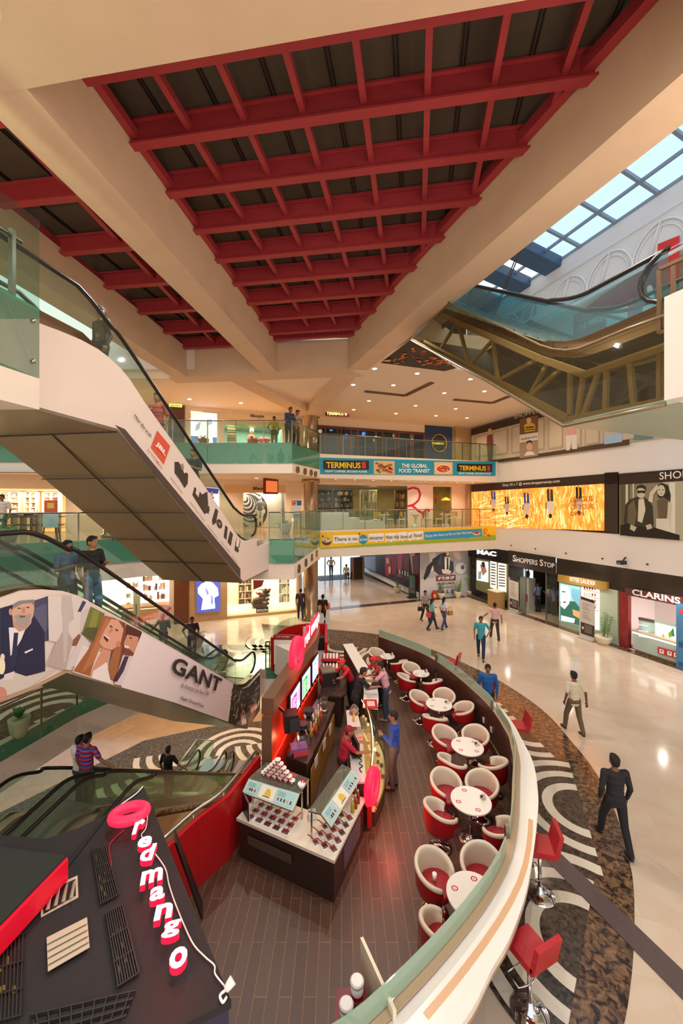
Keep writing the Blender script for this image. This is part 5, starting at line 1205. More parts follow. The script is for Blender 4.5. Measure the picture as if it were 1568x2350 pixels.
# counter body along the wall
ba=br(1457); 
MB().use(mat('counter_green','#b4c6bc',.25)).slab([M(.12,ba)[:2],M(.12,24)[:2],M(-.7,24)[:2],M(-.7,ba)[:2]],.12,.88).build('body',t)
MB().use(hexmat('#8d7a5e')).slab([M(.05,ba+.05)[:2],M(.05,24)[:2],M(-.6,24)[:2],M(-.6,ba+.05)[:2]],.012,.12).build('plinth',t)
MB().use(glow('#e8f4ff',3)).slab([M(.15,ba)[:2],M(.15,24)[:2],M(.12,24)[:2],M(.12,ba)[:2]],.80,.84).build('light_strip',t)
MB().use(hexmat('#c9a888')).slab([M(.16,ba-.04)[:2],M(.16,24)[:2],M(-.72,24)[:2],M(-.72,ba-.04)[:2]],.88,.92).build('worktop',t)
board(pc,(1511,1484,1556,1496,1556,1512,1511,1499),.03,hexmat('#c23a3a'),'red_panel','','',t); a=Art(pc,.04)
for x in (1519,1537,1552): a.p('#f2ece8',x-5,1489+(x-1519)*.26,x+5,1491.5+(x-1519)*.26,x+5,1501+(x-1519)*.26,x-5,1498.5+(x-1519)*.26); a.e('#8a8480',x,1494+(x-1519)*.26,2.5,2.5)
a.build('jar_pictures',t)
t=thing('display_cabinet','green backed cabinet with small glass shelves and a backlit leaf picture','cabinet',M(-.3,ba+.7,.92))
pb2=PL(M(-.25,0),(U.x,U.y,0))
board(pb2,(1469,1417,1556,1432,1556,1487,1469,1470),.06,mat('counter_green','#b4c6bc',.25),'back_panel','','',t)
board(pb2,(1469,1416,1504,1423,1504,1429,1469,1422),.09,hexmat('#5e4a40'),'name_strip','','',t)
board(pb2,(1508,1429,1554,1440,1554,1484,1508,1470),.09,glow('#f4fbf0',1.6),'picture_panel','','',t); a=Art(pb2,.1); a.p('#3f9a4a',1540,1448,1546,1440,1549,1462,1542,1460); a.p('#8ac43f',1534,1452,1541,1448,1542,1464,1535,1462); a.e('#c8d83a',1523,1460,3,5); a.e('#c8d83a',1530,1468,2,4); a.build('leaf_picture',t)
mb=MB().use(glow('#eaf4f4',.8))
for k,y in enumerate((1434,1447,1460)): 
    P=[pb2.px(1466+k*1,y),pb2.px(1488,y+4),pb2.px(1488,y+4,.5),pb2.px(1466,y,.5)]; mb.prism(P,(0,0,.02))
mb.build('glass_shelf',t)
t=thing('blue_standee','tall blue display panel cut by the right edge of the photo','sign',pc.px(1562,1540)); board(pc,(1556,1384,1640,1400,1640,1560,1556,1538),.1,hexmat('#4a7ea8'),'panel','','',t); a=Art(pc,.11); a.p('#1f5a8f',1558,1472,1640,1490,1640,1504,1558,1484); a.p('#1f5a8f',1558,1518,1640,1540,1640,1550,1558,1526); a.e('#c8483a',1565,1404,5,6); a.build('print',t)
# spot lamp and sprinkler studs on the first floor fascia
t=thing('flood_lamp','small black flood lamp hanging from the fascia over the shops on the right','lamp',RW.px(1427,1288,.25))
p=RW.px(1427,1291,.28); MB().use(m_black).box(p,(.34,.22,.16),.35).build('housing',t); MB().use(m_black).beam(p,(p.x+.25,p.y+.1,p.z+.22),.04,.04).build('bracket',t); MB().use(glass('lamp_glass','#7a8088',.5)).box(p-Vector((.16,.06,.02)),(.02,.16,.11),.35).build('lens',t)
for x,y in ((1173,1252),(1229,1259.5),(1299,1270),(1383,1282),(1486,1295)):
    q=MB().use(hexmat('#4a3a30')).ell(RW.px(x,y,.02),.045,10,6).build('sprinkler_stud'); tag(q,'small dark stud in the white fascia above the cosmetic shops','fitting','studs in the white fascia')
# ---- standees and totems
def standee(pl,x,y0,y1,w,label):
    """free standing notice board: photo column x, top y0, foot y1, px width"""
    t=thing('notice_stand',label,'sign',G(x,y1)); n=RW.out; g=G(x,y1); P=PL(g,RW.n)
    k=.334; f=lambda xx,yy:P.px(xx,yy)
    s=lambda yy,xx:yy+(xx-x)*k
    MB().use(hexmat('#cfc8be')).prism([f(x-w,s(y0,x-w)*1+ (0)),f(x+w,s(y0,x+w)),f(x+w,s(y1-4,x+w)),f(x-w,s(y1-4,x-w))],n*.05).build('panel',t)
    a=Art(P,.055); H_=y1-y0
    def row(c,u0,u1,v0,v1): a.p(c,*[q for (u,v) in ((u0,v0),(u1,v0),(u1,v1),(u0,v1)) for q in (x+(u*2-1)*w, y0+v*H_+(u*2-1)*w*k*(1-v*0))])
    row('#3a2f2b',.04,.96,.0,.07); row('#3a2f2b',.04,.96,.62,.9)
    for v in (.14,.18,.24,.28,.36,.42,.46,.5): row('#8d857c',.15,.55+.3*((v*100)%3)/3,v,v+.012)
    for v in (.66,.7,.74,.78,.82): row('#b9b0a8',.3,.8,v,v+.012)
    row('#e8e2da',.12,.24,.72,.78); a.build('printed_sheet',t)
    MB().use(hexmat('#bdb6ae')).box((g.x,g.y,.04),(.7,.42,.08),math.atan2(V.y,V.x)).build('foot',t)
standee(RW,1180,1328,1405,11,'white and black notice stand left of the department store entrance')
standee(RW,1349,1373,1468,17,'white and black notice stand in front of the gold cosmetics shop')
# ---- corridor: SISLEY hoarding along the corridor wall, sale hoarding on the back wall
pS=PL(M(3.75,0),(U.x,U.y,0))
t=thing('hoarding','long dark and red fashion hoarding lining the corridor wall','hoarding',M(3.75,-3,0))
zq=lambda b,z:Vector((*M(3.75,b)[:2],z))
MB().use(hexmat('#3a2f38')).prism([M(3.72,-2.95,.0),M(3.72,-13.2,.0),M(3.72,-13.2,3.2),M(3.72,-2.95,3.2)],U.to_3d()*.05).build('board',t)
a=Art(PL(M(3.77,0),(U.x,U.y,0)),.01)
a.p('#e6e2dc',837,1303,962,1360,962,1374,837,1312); a.p('#8a93a8',836,1278,862,1276,862,1312,838,1302); a.p('#1f1b22',862,1275,884,1273,884,1320,862,1311)
for c,pts in (('#a8202a',(884,1276,897,1273,898,1310,890,1325,884,1316)),('#7d1820',(897,1273,912,1272,910,1320,900,1318)),('#b5303a',(912,1272,925,1271,922,1325,912,1322)),('#6a1a22',(925,1271,940,1270,938,1330,926,1325)),('#c89a86',(940,1270,952,1270,958,1330,948,1325)),('#e0b8a0',(886,1282,892,1280,893,1292,887,1294)),('#e0b8a0',(892,1300,897,1302,896,1318,892,1314)),('#5a1820',(946,1276,962,1274,962,1345,950,1338))): a.p(c,*pts)
a.p('#1d1a1c',912,1306,944,1314,944,1328,912,1317); a.build('printed_figures',t)
ptext(PL(M(3.77,0),(U.x,U.y,0)),'SISL',915,1316,941,1324,9,Wt,t,off=.06,bold=.02,spacing=1.4); ptext(PL(M(3.77,0),(U.x,U.y,0)),'OPENING SOON NEXT TO SHOPPERS STOP EXIT',846,1311,936,1352,3.6,K,t,off=.05)
t=thing('hoarding','grey sale hoarding with a couple in dark suits lettered UP TO 50% OFF','hoarding',M(5,-2.75,0))
board(BW,(964,1268,1081,1264,1081,1367,964,1375),.05,hexmat('#c2bfc2'),'board','','',t)
a=Art(BW,.06)
a.p('#a8a6ac',964,1268,1081,1264,1081,1316,964,1330); a.p('#d8d4d2',985,1270,1000,1268,1003,1300,990,1312); a.p('#2f2d36',992,1284,1012,1270,1026,1268,1040,1270,1042,1310,1036,1318,1008,1320,996,1310); a.p('#2a2830',972,1326,980,1300,992,1288,996,1292,984,1322,975,1332); a.p('#4a4c58',1012,1270,1016,1278,1010,1300,1005,1290)
a.p('#e0c8bc',1024,1266,1032,1266,1030,1276,1025,1276); a.p('#e9e6e4',1020,1278,1034,1278,1030,1312,1022,1312); a.p('#1d1b22',1026,1280,1029,1280,1030,1306,1025,1308); a.p('#d9b8a8',1040,1268,1052,1266,1060,1280,1054,1288,1044,1276); a.p('#dcbcae',1014,1306,1036,1310,1034,1318,1016,1316); a.e('#ddd8d6',1058,1304,12,13); a.e('#5a5560',1062,1302,4,5); a.p('#b09a86',1030,1266,1040,1265,1040,1290,1034,1286)
a.p('#8a2a26',1001,1321,1046,1319,1046,1332,1001,1334); a.p('#3a3436',1003,1323,1044,1321,1044,1330,1003,1332); a.build('printed_figures',t)
ptext(BW,'UP TO 50% OFF',1005,1331,1043,1329,7,Wt,t,off=.1,bold=.03); ptext(BW,'ON 100% GLAMOUR',1004,1342,1043,1340,5,K,t,off=.1,bold=.02); ptext(BW,'AT OUR SUMMER SALE',1008,1350,1041,1348,3,K,t,off=.1,bold=.02); ptext(BW,'SALE',1002,1363,1042,1361,8,K,t,off=.1,bold=.03,spacing=1.5)
t=thing('totem_sign','dark free standing totem sign in front of the sale hoarding','sign',G(947,1371)); pt=PL(G(947,1371),(V.x,V.y,0))
MB().use(hexmat('#2a2e2e')).prism([pt.px(x,y) for x,y in ((938,1316),(955,1318),(955,1371),(938,1369))],BW.out*.12).build('body',t); a=Art(pt,.13); a.p('#56706a',940,1320,953,1321,953,1362,940,1360); a.p('#8a2a2a',942,1352,951,1348,951,1352,942,1356); a.build('face',t); g=G(947,1372); MB().use(hexmat('#2a2e2e')).box((g.x,g.y,.03),(.7,.4,.06),.35).build('foot',t)
t=thing('door_partition','dark brown upright partition with orange edges in the corridor','partition',G(818,1330)); pt=PL(G(818,1330),(V.x,V.y,0))
MB().use(hexmat('#3a2a22')).prism([pt.px(x,y) for x,y in ((809,1281),(833,1279),(833,1331),(809,1331))],-BW.out*.5).build('body',t); MB().use(hexmat('#b5683a')).prism([pt.px(x,y,.02) for x,y in ((809,1281),(812,1281),(812,1331),(809,1331))],BW.out*.03).build('edge_strip',t); MB().use(hexmat('#b5683a')).prism([pt.px(x,y,.02) for x,y in ((832,1279),(835,1279),(835,1331),(832,1331))],BW.out*.03).build('edge_strip',t)
g=G(762,1326); tag(MB().use(hexmat('#3f4a58')).box((g.x,g.y,.01),(2.8,2.0,.02),.35).build('door_mat'),'dark blue door mat before the daylit glass doors','mat')
g=G(742,1428); t=thing('kiosk_stand','white and orange stand beside the round column','stand',G(745,1440)); g=G(745,1440)
MB().use(hexmat('#e8e0d8')).box((g.x,g.y,.5),(.5,.4,1.0),.1).build('body',t); MB().use(hexmat('#e07a2a')).box((g.x,g.y,1.1),(.55,.45,.22),.1).build('orange_head',t)
# ---- left ground shops
t=thing('pier','travertine faced pier with a brown stone stripe between the left shops','pier',BW.px(460,1415))
board(BW,(400,1240,521,1240,521,1423,400,1436),.25,m_trav,'stone','','',t); board(BW,(400,1240,434,1240,434,1432,400,1436),.28,mat('brown_stone','#6b3f26',.25,noise=.15,nscale=3),'dark_stripe','','',t)
t=thing('lightbox_poster','white and blue backlit poster of a posing figure on the travertine pier','poster',BW.px(478,1380,.3))
board(BW,(450,1320,505,1322,505,1399,452,1403),.32,glow('#4a56b0',.9),'panel','','',t); a=Art(BW,.33)
a.p('#f4f4fb',462,1340,472,1336,488,1337,500,1350,502,1366,492,1372,494,1396,462,1400,466,1374,455,1362,454,1350,e=1.6); a.e('#f4f0f4',478,1334,7,9,e=1.5); a.p('#8a94d0',470,1350,474,1350,480,1360,476,1368,e=.8); a.p('#8a94d0',484,1368,488,1366,490,1384,484,1388,e=.8); a.build('figure',t)
ob=(gR[0],gR[1])
shelf_unit(548,578,0,2.2,2.6,5,'tall beige cosmetics shelf inside the shop right of the travertine pier',['#c8b49a','#8a6a5a','#5a4a48','#e0d0c0','#a0584a'])
shelf_unit(640,676,0,2.6,2.2,4,'white stair shaped shelf at the right of the shop beside the round column',['#efe8dc','#d8ccbc','#b8a894','#e8e0d4'])
t=thing('display_table','dark stepped table with red and white stock inside the shop right of the travertine pier','table',BW.px(597,1400,-1.2)); p=BW.px(597,1158,-1.3)
mb=MB().use(m_wenge); [mb.box((p.x+.12*i,p.y,.35+.25*i),(1.0-.2*i,.6,.12),.35) for i in range(4)]; mb.box((p.x,p.y,.3),(.8,.5,.6),.35); mb.build('tiers',t)
mb=MB(); rr=random.Random(5)
for i in range(4):
    for j in range(6): mb.use(hexmat(rr.choice(['#b5283a','#d8c8c0','#8a1f30','#e8e0da']))); mb.box((p.x-.35+.13*j+.1*i,p.y-.05,.45+.25*i),(.1,.3,.09),.35+rr.uniform(-.2,.2))
mb.build('stock',t)
t=thing('shop_sign','small black sign plate at the foot of the left shop window','sign',BW.px(601,1400,.05)); board(BW,(588,1395,616,1393,616,1405,588,1408),.03,hexmat('#1d1a1a'),'plate','','',t); ptext(BW,'REVLON',590,1404.5,614,1402.5,6,Wt,t,off=.06,bold=.02)
pr_=PL(M(0,-2.3),(V.x,V.y,0)); t=thing('hanging_sign','dark red hanging sign at the top of the shop window beside the round column','sign',pr_.px(592,1338)); board(pr_,(581,1331,606,1331,601,1345,582,1353),.05,hexmat('#7a2018'),'panel','','',t); p=pr_.px(592,1331); MB().use(m_steel).tube([p,(p.x,p.y,S1)],.012,6).build('hanger_rod',t)
MB().use(m_shopg).prism([M(gR[0],-2.82,gR[2]),M(gR[1],-2.82,gR[2]),M(gR[1],-2.82,gR[3]),M(gR[0],-2.82,gR[3])],BW.out*.01).build('window_6',kind='structure')
MB().use(hexmat('#c8a878')).slab([M(gR[0],-2.6)[:2],M(gR[1],-2.6)[:2],M(gR[1],-3)[:2],M(gR[0],-3)[:2]],0,.14).build('trim_5',kind='structure')
# beauty shop at far left (bright), with a glowing back wall added to brighten it
t=thing('added_glow_wall','glowing warm white panel added behind the bright beauty shop at the left','wall panel',BW.px(300,1380,-3.8)); am0,am1=gL[:2]; MB().use(glow('#fff0dc',1.5)).slab([M(am0+.1,-6.6)[:2],M(am1-.1,-6.6)[:2],M(am1-.1,-6.55)[:2],M(am0+.1,-6.55)[:2]],.1,3.0).build('lit_panel',t)
shelf_unit(288,322,0,2.2,2.0,4,'bright shelf of pale cosmetics at the left of the beauty shop',['#fff2e0','#efe2d0','#e8c8a0','#e0b8a0'],1.2)  # frame itself glows, brightness put into the shelf material
shelf_unit(326,384,.9,2.5,2.0,3,'long wall shelf of dark bottles in the bright beauty shop',['#fff2e0','#d8b8a0','#7a5a50','#efe2d4','#e8d8c8'],1.2)  # this frame glows as well, to make the shop brighter
t=thing('display_table','orange lit wooden display table in the bright beauty shop','table',BW.px(335,1400,-1.2)); p=BW.px(335,1158,-1.3); MB().use(mat('honey_wood','#d8924a',.4)).box((p.x,p.y,.75),(2.6,.9,.1),.35).box((p.x,p.y,.4),(2.3,.7,.6),.35).build('table_body',t); MB().use(glow('#ffe6b8',2)).box((p.x,p.y-.46,.68),(2.5,.02,.04),.35).build('light_strip',t)
t=thing('notice_stand','thin beige upright stand in front of the bright beauty shop','stand',BW.px(314,1430,.5)); p=BW.px(314,1158,.5); MB().use(hexmat('#d8c8b0')).box((p.x,p.y,.85),(.3,.08,1.7),.35).build('board',t); MB().use(hexmat('#8a7a68')).box((p.x-.0,p.y-.05,.85),(.06,.02,.9),.35).build('stripe',t)
t=thing('poster_stand','pink poster stand with rosette pictures near the escalator rider','poster',BW.px(383,1420,1.0)); pp=PL(BW.px(383,1420,1.0),BW.n)
board(pp,(363,1387,396,1390,394,1425,360,1424),.03,hexmat('#f0c8c4'),'panel','','',t); a=Art(pp,.035)
for x,y in ((370,1394),(378,1402),(386,1400),(374,1410),(384,1412),(390,1396)): a.e('#d0485a',x,y,2.8,2.8)
a.build('rosettes',t); p=pp.px(378,1425); MB().use(m_steel).tube([(p.x,p.y,.01),p],.025,8).build('stand',t)
# F1 left shop: counters of folded clothes, tables, easel
for i,(x0,x1,lb) in enumerate(((4,50,'white shelving bay of small goods at the left of the clothing shop'),(62,88,'narrow shelf bay of folded shirts in the clothing shop'),(104,140,'shelf bay of folded shirts beside the escalator in the clothing shop'))):
    shelf_unit(x0,x1,F1+.9,F1+2.0,3.2,4,lb,['#f2e4d0','#d8ccc8','#a08a80','#e8e0e0','#6a5a58'])
for i,(x,lb) in enumerate(((25,'dark table of folded trousers at the left of the clothing shop'),(62,'dark table of folded jeans in the middle of the clothing shop'),(105,'dark table of folded jeans beside the painted easel'))):
    p=BW.px(x,1158,-.6 if i<2 else -.3); t=thing('display_table',lb,'table',(p.x,p.y,F1)); MB().use(m_wenge).box((p.x,p.y,F1+.75),(1.5,.8,.06),.35).box((p.x,p.y,F1+.35),(1.4,.7,.06),.35).box((p.x-.6,p.y,F1+.37),(.06,.7,.75),.35).box((p.x+.6,p.y,F1+.37),(.06,.7,.75),.35).build('table_body',t)
    mb=MB(); rr=random.Random(i)
    for k in range(6):
        for l in range(3): mb.use(hexmat(rr.choice(['#3a3a44','#6a6a5a','#c8c0b0','#24242c']))); mb.box((p.x-.6+.24*k,p.y-.05,F1+.81+.06*l),(.2,.5,.05),.35)
    o=mb.build('folded_clothes',t); o['kind']='stuff'
def easel(p,rz,lab):
    t=thing('easel',lab,'easel'); mb=MB().use(hexmat('#6a5a48'))
    for x in (-.3,.3): MB().use(hexmat('#6a5a48')).beam((x,0,0),(x*.4,0,1.3),.04,.03).build('leg',t)
    MB().use(hexmat('#6a5a48')).beam((0,.45,0),(0,.05,1.25),.04,.03).build('leg',t)
    MB().use(hexmat('#bcd0da')).box((0,-.05,.75),(.5,.03,.5)).build('lower_board',t); MB().use(hexmat('#d8603a')).box((0,-.03,1.25),(.42,.03,.5)).build('upper_poster',t); MB().use(hexmat('#e8c84a')).box((0,-.05,1.3),(.22,.01,.2)).build('printed_shape',t); place(t,p,rz)
g=zpl(F1).px(118,1242); easel(g,.2,'wooden easel with a blue board and orange poster on the left balcony')
# =====================================================  THE FROZEN YOGURT KIOSK
def wood(name, base, w=.16, l=1.25, rot=PI/2, dark=.6):
    m=marble(name,base,base,scale=14,tile=w,rough=.4,rz=rot,groutk=2.0); nt=m.node_tree
    br=[n for n in nt.nodes if n.type=='TEX_BRICK'][0]; br.inputs['Brick Width'].default_value=l; br.inputs['Row Height'].default_value=w; br.inputs['Mortar Size'].default_value=.003
    c=lin(base); br.inputs['Color1'].default_value=(*[x*1.15 for x in c],1); br.inputs['Color2'].default_value=(*[x*.8 for x in c],1); br.inputs['Mortar'].default_value=(*lin('#a8784e'),1)
    return m
m_wfloor=wood('wood_plank_floor','#583d30')
WCp=[(p.x,p.y) for p in WC]
lw=[(-2.33,6.45),(-1.98,6.95),(-1.66,8.1),(-1.5,10),(-1.4,12.0),(-1.2,13.6)]
kf=[(-4.2,2.0),(-3.4,5.5),*lw,(.0,14.6),(1.2,14.9),*WCp,(-1.5,2.6),(-2,2.0)]
MB().use(m_wfloor).slab(kf,.0,.022).build('floor',kind='structure')
t=thing('curved_partition','long curved low wall of dark wood with frosted glass along its top around the cafe seating','partition',(3.77,9.1,0))
MB().use(mat('wenge_panel','#4a2a20',.35,noise=.2,nscale=10)).ribbon(WC,.022,WT,.12,-1).build('wood_wall',t)
MB().use(hexmat('#b59a7c',.3)).ribbon(WC,WT,WT+.02,.13,-1).build('cap_rail',t)
n=len(WC)-1
for a_,b_ in ((0,.135),(.15,.30),(.315,.72),(.74,1.0)):
    seg=WC[int(a_*n):int(b_*n)+1]; seg=off_curve(seg,-.03)
    g=MB().use(m_frost).ribbon(seg,WT+.03,WT+.27,.016,-1).build('frosted_glass_panel',t)
for s in (.142,.307,.73):
    p=WC[int(s*n)]; MB().use(m_rail).box((p.x,p.y,WT+.1),(.06,.06,.22)).build('glass_clamp',t)
for k in (34,38): 
    p=WC[k//1]; 
for (x,y) in ((1089,1652),(1107,1671)):
    p=G(x,y,.62); p=min(WC,key=lambda q:(q-Vector((p.x,p.y,WT))).length); MB().use(m_white).box((p.x-.02,p.y,.6),(.02,.09,.12)).build('socket_plate',t)
# outer white bar top
oc2=spline([Vector((*p,0)) for p in ((3.92,10.75),(4.10,10.2),(4.10,9.4),(4.02,8.75),(3.88,7.93),(3.56,7.1),(3.30,6.6),(2.93,5.97),(2.5,5.3),(2.06,4.76),(1.69,4.41),(1.23,3.96),(.3,3.35))],5)
inn=[p for p in off_curve(WC,-.11) if p.y<10.75 and p.y>3.8]
inn=[p for p in inn]
t=thing('bar_counter','broad white curved bar top outside the frosted glass, running to the bottom edge','counter',(4.0,8.7,0))
poly=[(p.x,p.y) for p in oc2]+[(p.x,p.y) for p in inn[::-1]]
MB().use(mat('solid_surface_white','#efe9df',.22)).slab(poly,1.0,1.075).build('bar_top',t)
MB().use(hexmat('#dcae86',.3)).ribbon([Vector((p.x,p.y,0)) for p in off_curve(inn,-.16) if p.y<6.6 and p.y>3.9],1.075,1.079,.07,-1).build('painted_reflection',t)  # reflection of the glass on the bar top, painted as a tan strip
MB().use(hexmat('#b98f68',.4)).ribbon(off_curve(oc2,.01),.93,1.0,.05,1).build('edge_band',t)
fr=[p for p in off_curve(oc2,.32) if p.y<10.5]
for a_,b_ in ((2,14),(15,26),(27,40),(41,len(fr)-1)):
    seg=fr[a_:b_]; 
    if len(seg)>2:
        MB().use(m_steel).tube([Vector((p.x,p.y,.28)) for p in seg],.025,8).build('foot_rail',t)
# ---- tub chairs
def tub_chair():
    t=thing('tub_chair','','chair'); red=mat('red_leather','#b0121c',.38,coat=.1); cream=mat('cream_leather','#ded0b8',.45)
    n=28; A=2.45; out_=[];
    def rad(th): return .31-.015*math.cos(2*th)
    def ztop(th): k=abs(th)/A; return .84-.2*(k**1.5)
    sh=MB().use(red); sh.smooth=True; li=MB().use(cream); li.smooth=True
    prof=[(.62,.33),(.85,.38),(.97,.5),(1.0,.62)]
    L=[]
    for i in range(n+1):
        th=-A+2*A*i/n; r=rad(th); d=Vector((math.sin(th),-math.cos(th),0)); zt=ztop(th)
        L.append([d*r*p+Vector((0,0,z if j<3 else zt-.03)) for j,(p,z) in enumerate(prof)])
    o=len(sh.v)
    for c in L: sh.v+=c
    for i in range(n):
        for j in range(3): a=o+4*i+j; sh.face([a,a+4,a+5,a+1])
    sh.smooth=False; sh.lathe((0,0,0),[(.01,.32),(.19,.33),(.27,.39),(.26,.44)],24,False)
    sh.build('outer_shell',t,fix=False)
    L=[]
    for i in range(n+1):
        th=-A+2*A*i/n; r=rad(th); d=Vector((math.sin(th),-math.cos(th),0)); zt=ztop(th); q=[]
        for p,z in ((1.02,zt-.05),(1.03,zt-.02),(.99,zt),(.9,zt+.005),(.83,zt-.02),(.81,zt-.07),(.80,.6),(.78,.44)): q.append(d*r*p+Vector((0,0,z)))
        L.append(q)
    o=len(li.v); K_=8
    for c in L: li.v+=c
    for i in range(n):
        for j in range(K_-1): a=o+K_*i+j; li.face([a,a+K_,a+K_+1,a+1])
    li.face([o+j for j in range(K_)]); li.face([o+K_*n+j for j in range(K_)][::-1])
    li.build('cream_lining',t,fix=False)
    # front ends of the shell
    for e in (0,n):
        en=MB().use(red); th=-A+2*A*e/n; r=rad(th); d=Vector((math.sin(th),-math.cos(th),0)); zt=ztop(th); en.prism([d*r*.79+Vector((0,0,.42)),d*r*.98+Vector((0,0,.45)),d*r*1.0+Vector((0,0,zt-.05)),d*r*.8+Vector((0,0,zt-.05))],Vector((0,.012,0))).build('arm_front',t)
    MB().use(mat('red_seat','#a8202a',.4)).lathe((0,.03,0),[(.20,.40),(.262,.43),(.27,.47),(.245,.5),(.0,.515)],24).build('seat_cushion',t)
    MB().use(m_chrome).lathe((0,0,0),[(.022,.1),(.022,.34)],10).build('pole',t)
    MB().use(m_chrome).lathe((0,0,0),[(.215,.025),(.21,.035),(.15,.06),(.06,.09),(.035,.14),(.03,.16)],24).build('dome_base',t)
    return t
def cafe_top(p,r,label):
    t=thing('round_cafe_table',label,'table',(p[0],p[1],.022),group='round white cafe tables')
    MB().use(mat('table_white','#f0ebe2',.22)).lathe((p[0],p[1],0),[(r*.96,.725),(r,.735),(r,.755),(r*.985,.762)],32).build('table_top',t)
    MB().use(m_chrome).lathe((p[0],p[1],0),[(.03,.06),(.03,.72)],12).build('pole',t)
    MB().use(m_steel).lathe((p[0],p[1],0),[(.22,.024),(.215,.035),(.12,.05),(.04,.09),(.03,.12)],24).build('base',t)
    for k in range(4 if r>.3 else 3):
        an=.9+k*PI/2+p[0]; c=Vector((p[0]+math.cos(an)*r*.68,p[1]+math.sin(an)*r*.68,.7625))
        mb=MB().use(hexmat('#c03040')); o=24
        for r0,r1 in ((.026,.042),(.0,.009)):
            for i in range(o): t0=2*PI*i/o;t1=2*PI*(i+1)/o; mb.poly([c+Vector((x*math.cos(a)*1.15,x*math.sin(a),0)) for x,a in ((r0,t0),(r1,t0),(r1,t1),(r0,t1))])
        mb.build('printed_logo',t,fix=False)
    return t
tabs=[('nearest the bottom, cut by the frosted glass',(1.87,5.57),.37,((-.46,.5),(.32,.55),(-.42,-.3))),
 ('second from the bottom of the photo',(2.43,7.36),.37,((-.34,.6),(.42,.55),(-.58,-.16),(.32,-.5))),
 ('third from the bottom, just above the largest cluster',(2.89,9.0),.36,((-.4,.55),(.36,.52),(-.42,-.38),(.38,-.48))),
 ('fourth from the bottom, beside the wall sockets',(2.71,10.9),.36,((-.42,.45),(.28,.55),(-.22,-.52),(.6,-.1))),
 ('small one, second from the far end',(2.62,12.9),.27,((-.25,.55),(-.5,-.2),(.27,-.52))),
 ('smallest one at the far end of the row',(1.68,14.35),.27,((-.36,.45),(.36,-.42)))]
names=[('upper left','red and cream tub chair at the upper left of the round table %s'),('upper right','red and cream tub chair at the upper right of the round table %s'),('lower left','red tub chair with its back to us at the lower left of the round table %s'),('right','red tub chair with its back to us at the lower right of the round table %s')]
tc0=tub_chair(); used=0
for nm,(x,y),r,ch in tabs:
    cafe_top((x,y),r,'round white cafe table, '+nm)
    for k,(dx,dy) in enumerate(ch):
        L=math.hypot(dx,dy); s=(.64 if r>.3 else .56)/L; dx*=s;dy*=s
        side=('upper' if dy>0 else 'lower')+(' left' if dx<0 else ' right')
        lb='red tub chair with cream lining, %s of the white table %s'%(side,nm.split(',')[0]); lb=' '.join(lb.split()[:16])
        rzc=math.atan2(-dy,-dx)-PI/2+random.uniform(-.12,.12); loc=(x+dx,y+dy,.0)
        if not used: place(tc0,loc,rzc); tc0['label']=lb; tc0['group']='red tub chairs'; used=1
        else: copy_tree(tc0,loc,rzc,lb,'red tub chairs')
    # napkin caddy
    if nm.startswith('nearest'): continue
    px_=x+r*.62; py_=y+.02
    t=thing('napkin_caddy','napkin caddy on the white table '+nm.split(',')[0],'caddy',(px_,py_,.762),.3,'napkin caddies on the tables')
    MB().use(hexmat('#d8cdb8')).box((px_,py_,.785),(.09,.07,.045),.3).build('holder',t); MB().use(hexmat('#f6f3ee')).box((px_,py_,.83),(.012,.05,.09),.3).box((px_+.025,py_+.01,.825),(.012,.05,.08),.5).build('napkins',t); MB().use(m_black).box((px_-.03,py_-.02,.82),(.03,.03,.05),.3).build('sachets',t)
p=(1.87-.44,5.57+.46); tag(MB().use(m_white).lathe((p[0],p[1],.53),[(.03,0),(.035,.1),(.03,.1)],14).build('paper_cup'),'white paper cup left on the red seat of the nearest upper left tub chair','cup')
t=thing('queue_post','thin dark post with a small card standing by the far seating','post',(3.02,12.5,.02)); MB().use(m_black).tube([(3.02,12.5,.03),(3.02,12.5,.95)],.02,8).build('pole',t); MB().use(m_black).box((3.0,12.5,1.0),(.09,.03,.16)).build('card_holder',t)
# ---- bar stools
def stool():
    t=thing('bar_stool','','stool'); rl=mat('stool_red','#b3262c',.35,coat=.15)
    MB().use(rl).box((0,.0,.78),(.40,.40,.09)).build('seat',t)
    b=MB().use(rl); b.beam((0,-.2,.78),(0,-.27,1.12),.40,.06,(0,1,0)); b.build('backrest',t)
    MB().use(m_chrome).lathe((0,0,0),[(.028,.1),(.028,.74)],12).build('pole',t)
    MB().use(m_chrome).lathe((0,0,0),[(.23,.0),(.225,.012),(.13,.035),(.045,.07),(.035,.14)],28).build('dome_base',t)
    MB().use(m_chrome).tube([(0,-.02,.36),(.16,.02,.36),(.16,.2,.36),(-.16,.2,.36),(-.16,.02,.36),(0,-.02,.36)],.012,6).build('foot_ring',t); return t
st0=stool()
SL=[((2.33,4.86,.012),.42,'red bar stool nearest the bottom right of the photo'),((3.2,6.33,.012),1.35,'red bar stool seen edge-on beside the white bar top'),((4.38,9.75,.012),1.45,'red bar stool on the brown marble near the blue shirted man'),((4.28,11.7,.012),1.3,'red bar stool half hidden behind the man in blue'),((3.85,13.7,.012),1.0,'farthest red bar stool, only its back above the frosted glass')]
for i,(loc,r_,lb) in enumerate(SL):
    if i==0: place(st0,loc,r_); st0['label']=lb; st0['group']='red bar stools'
    else: copy_tree(st0,loc,r_,lb,'red bar stools')
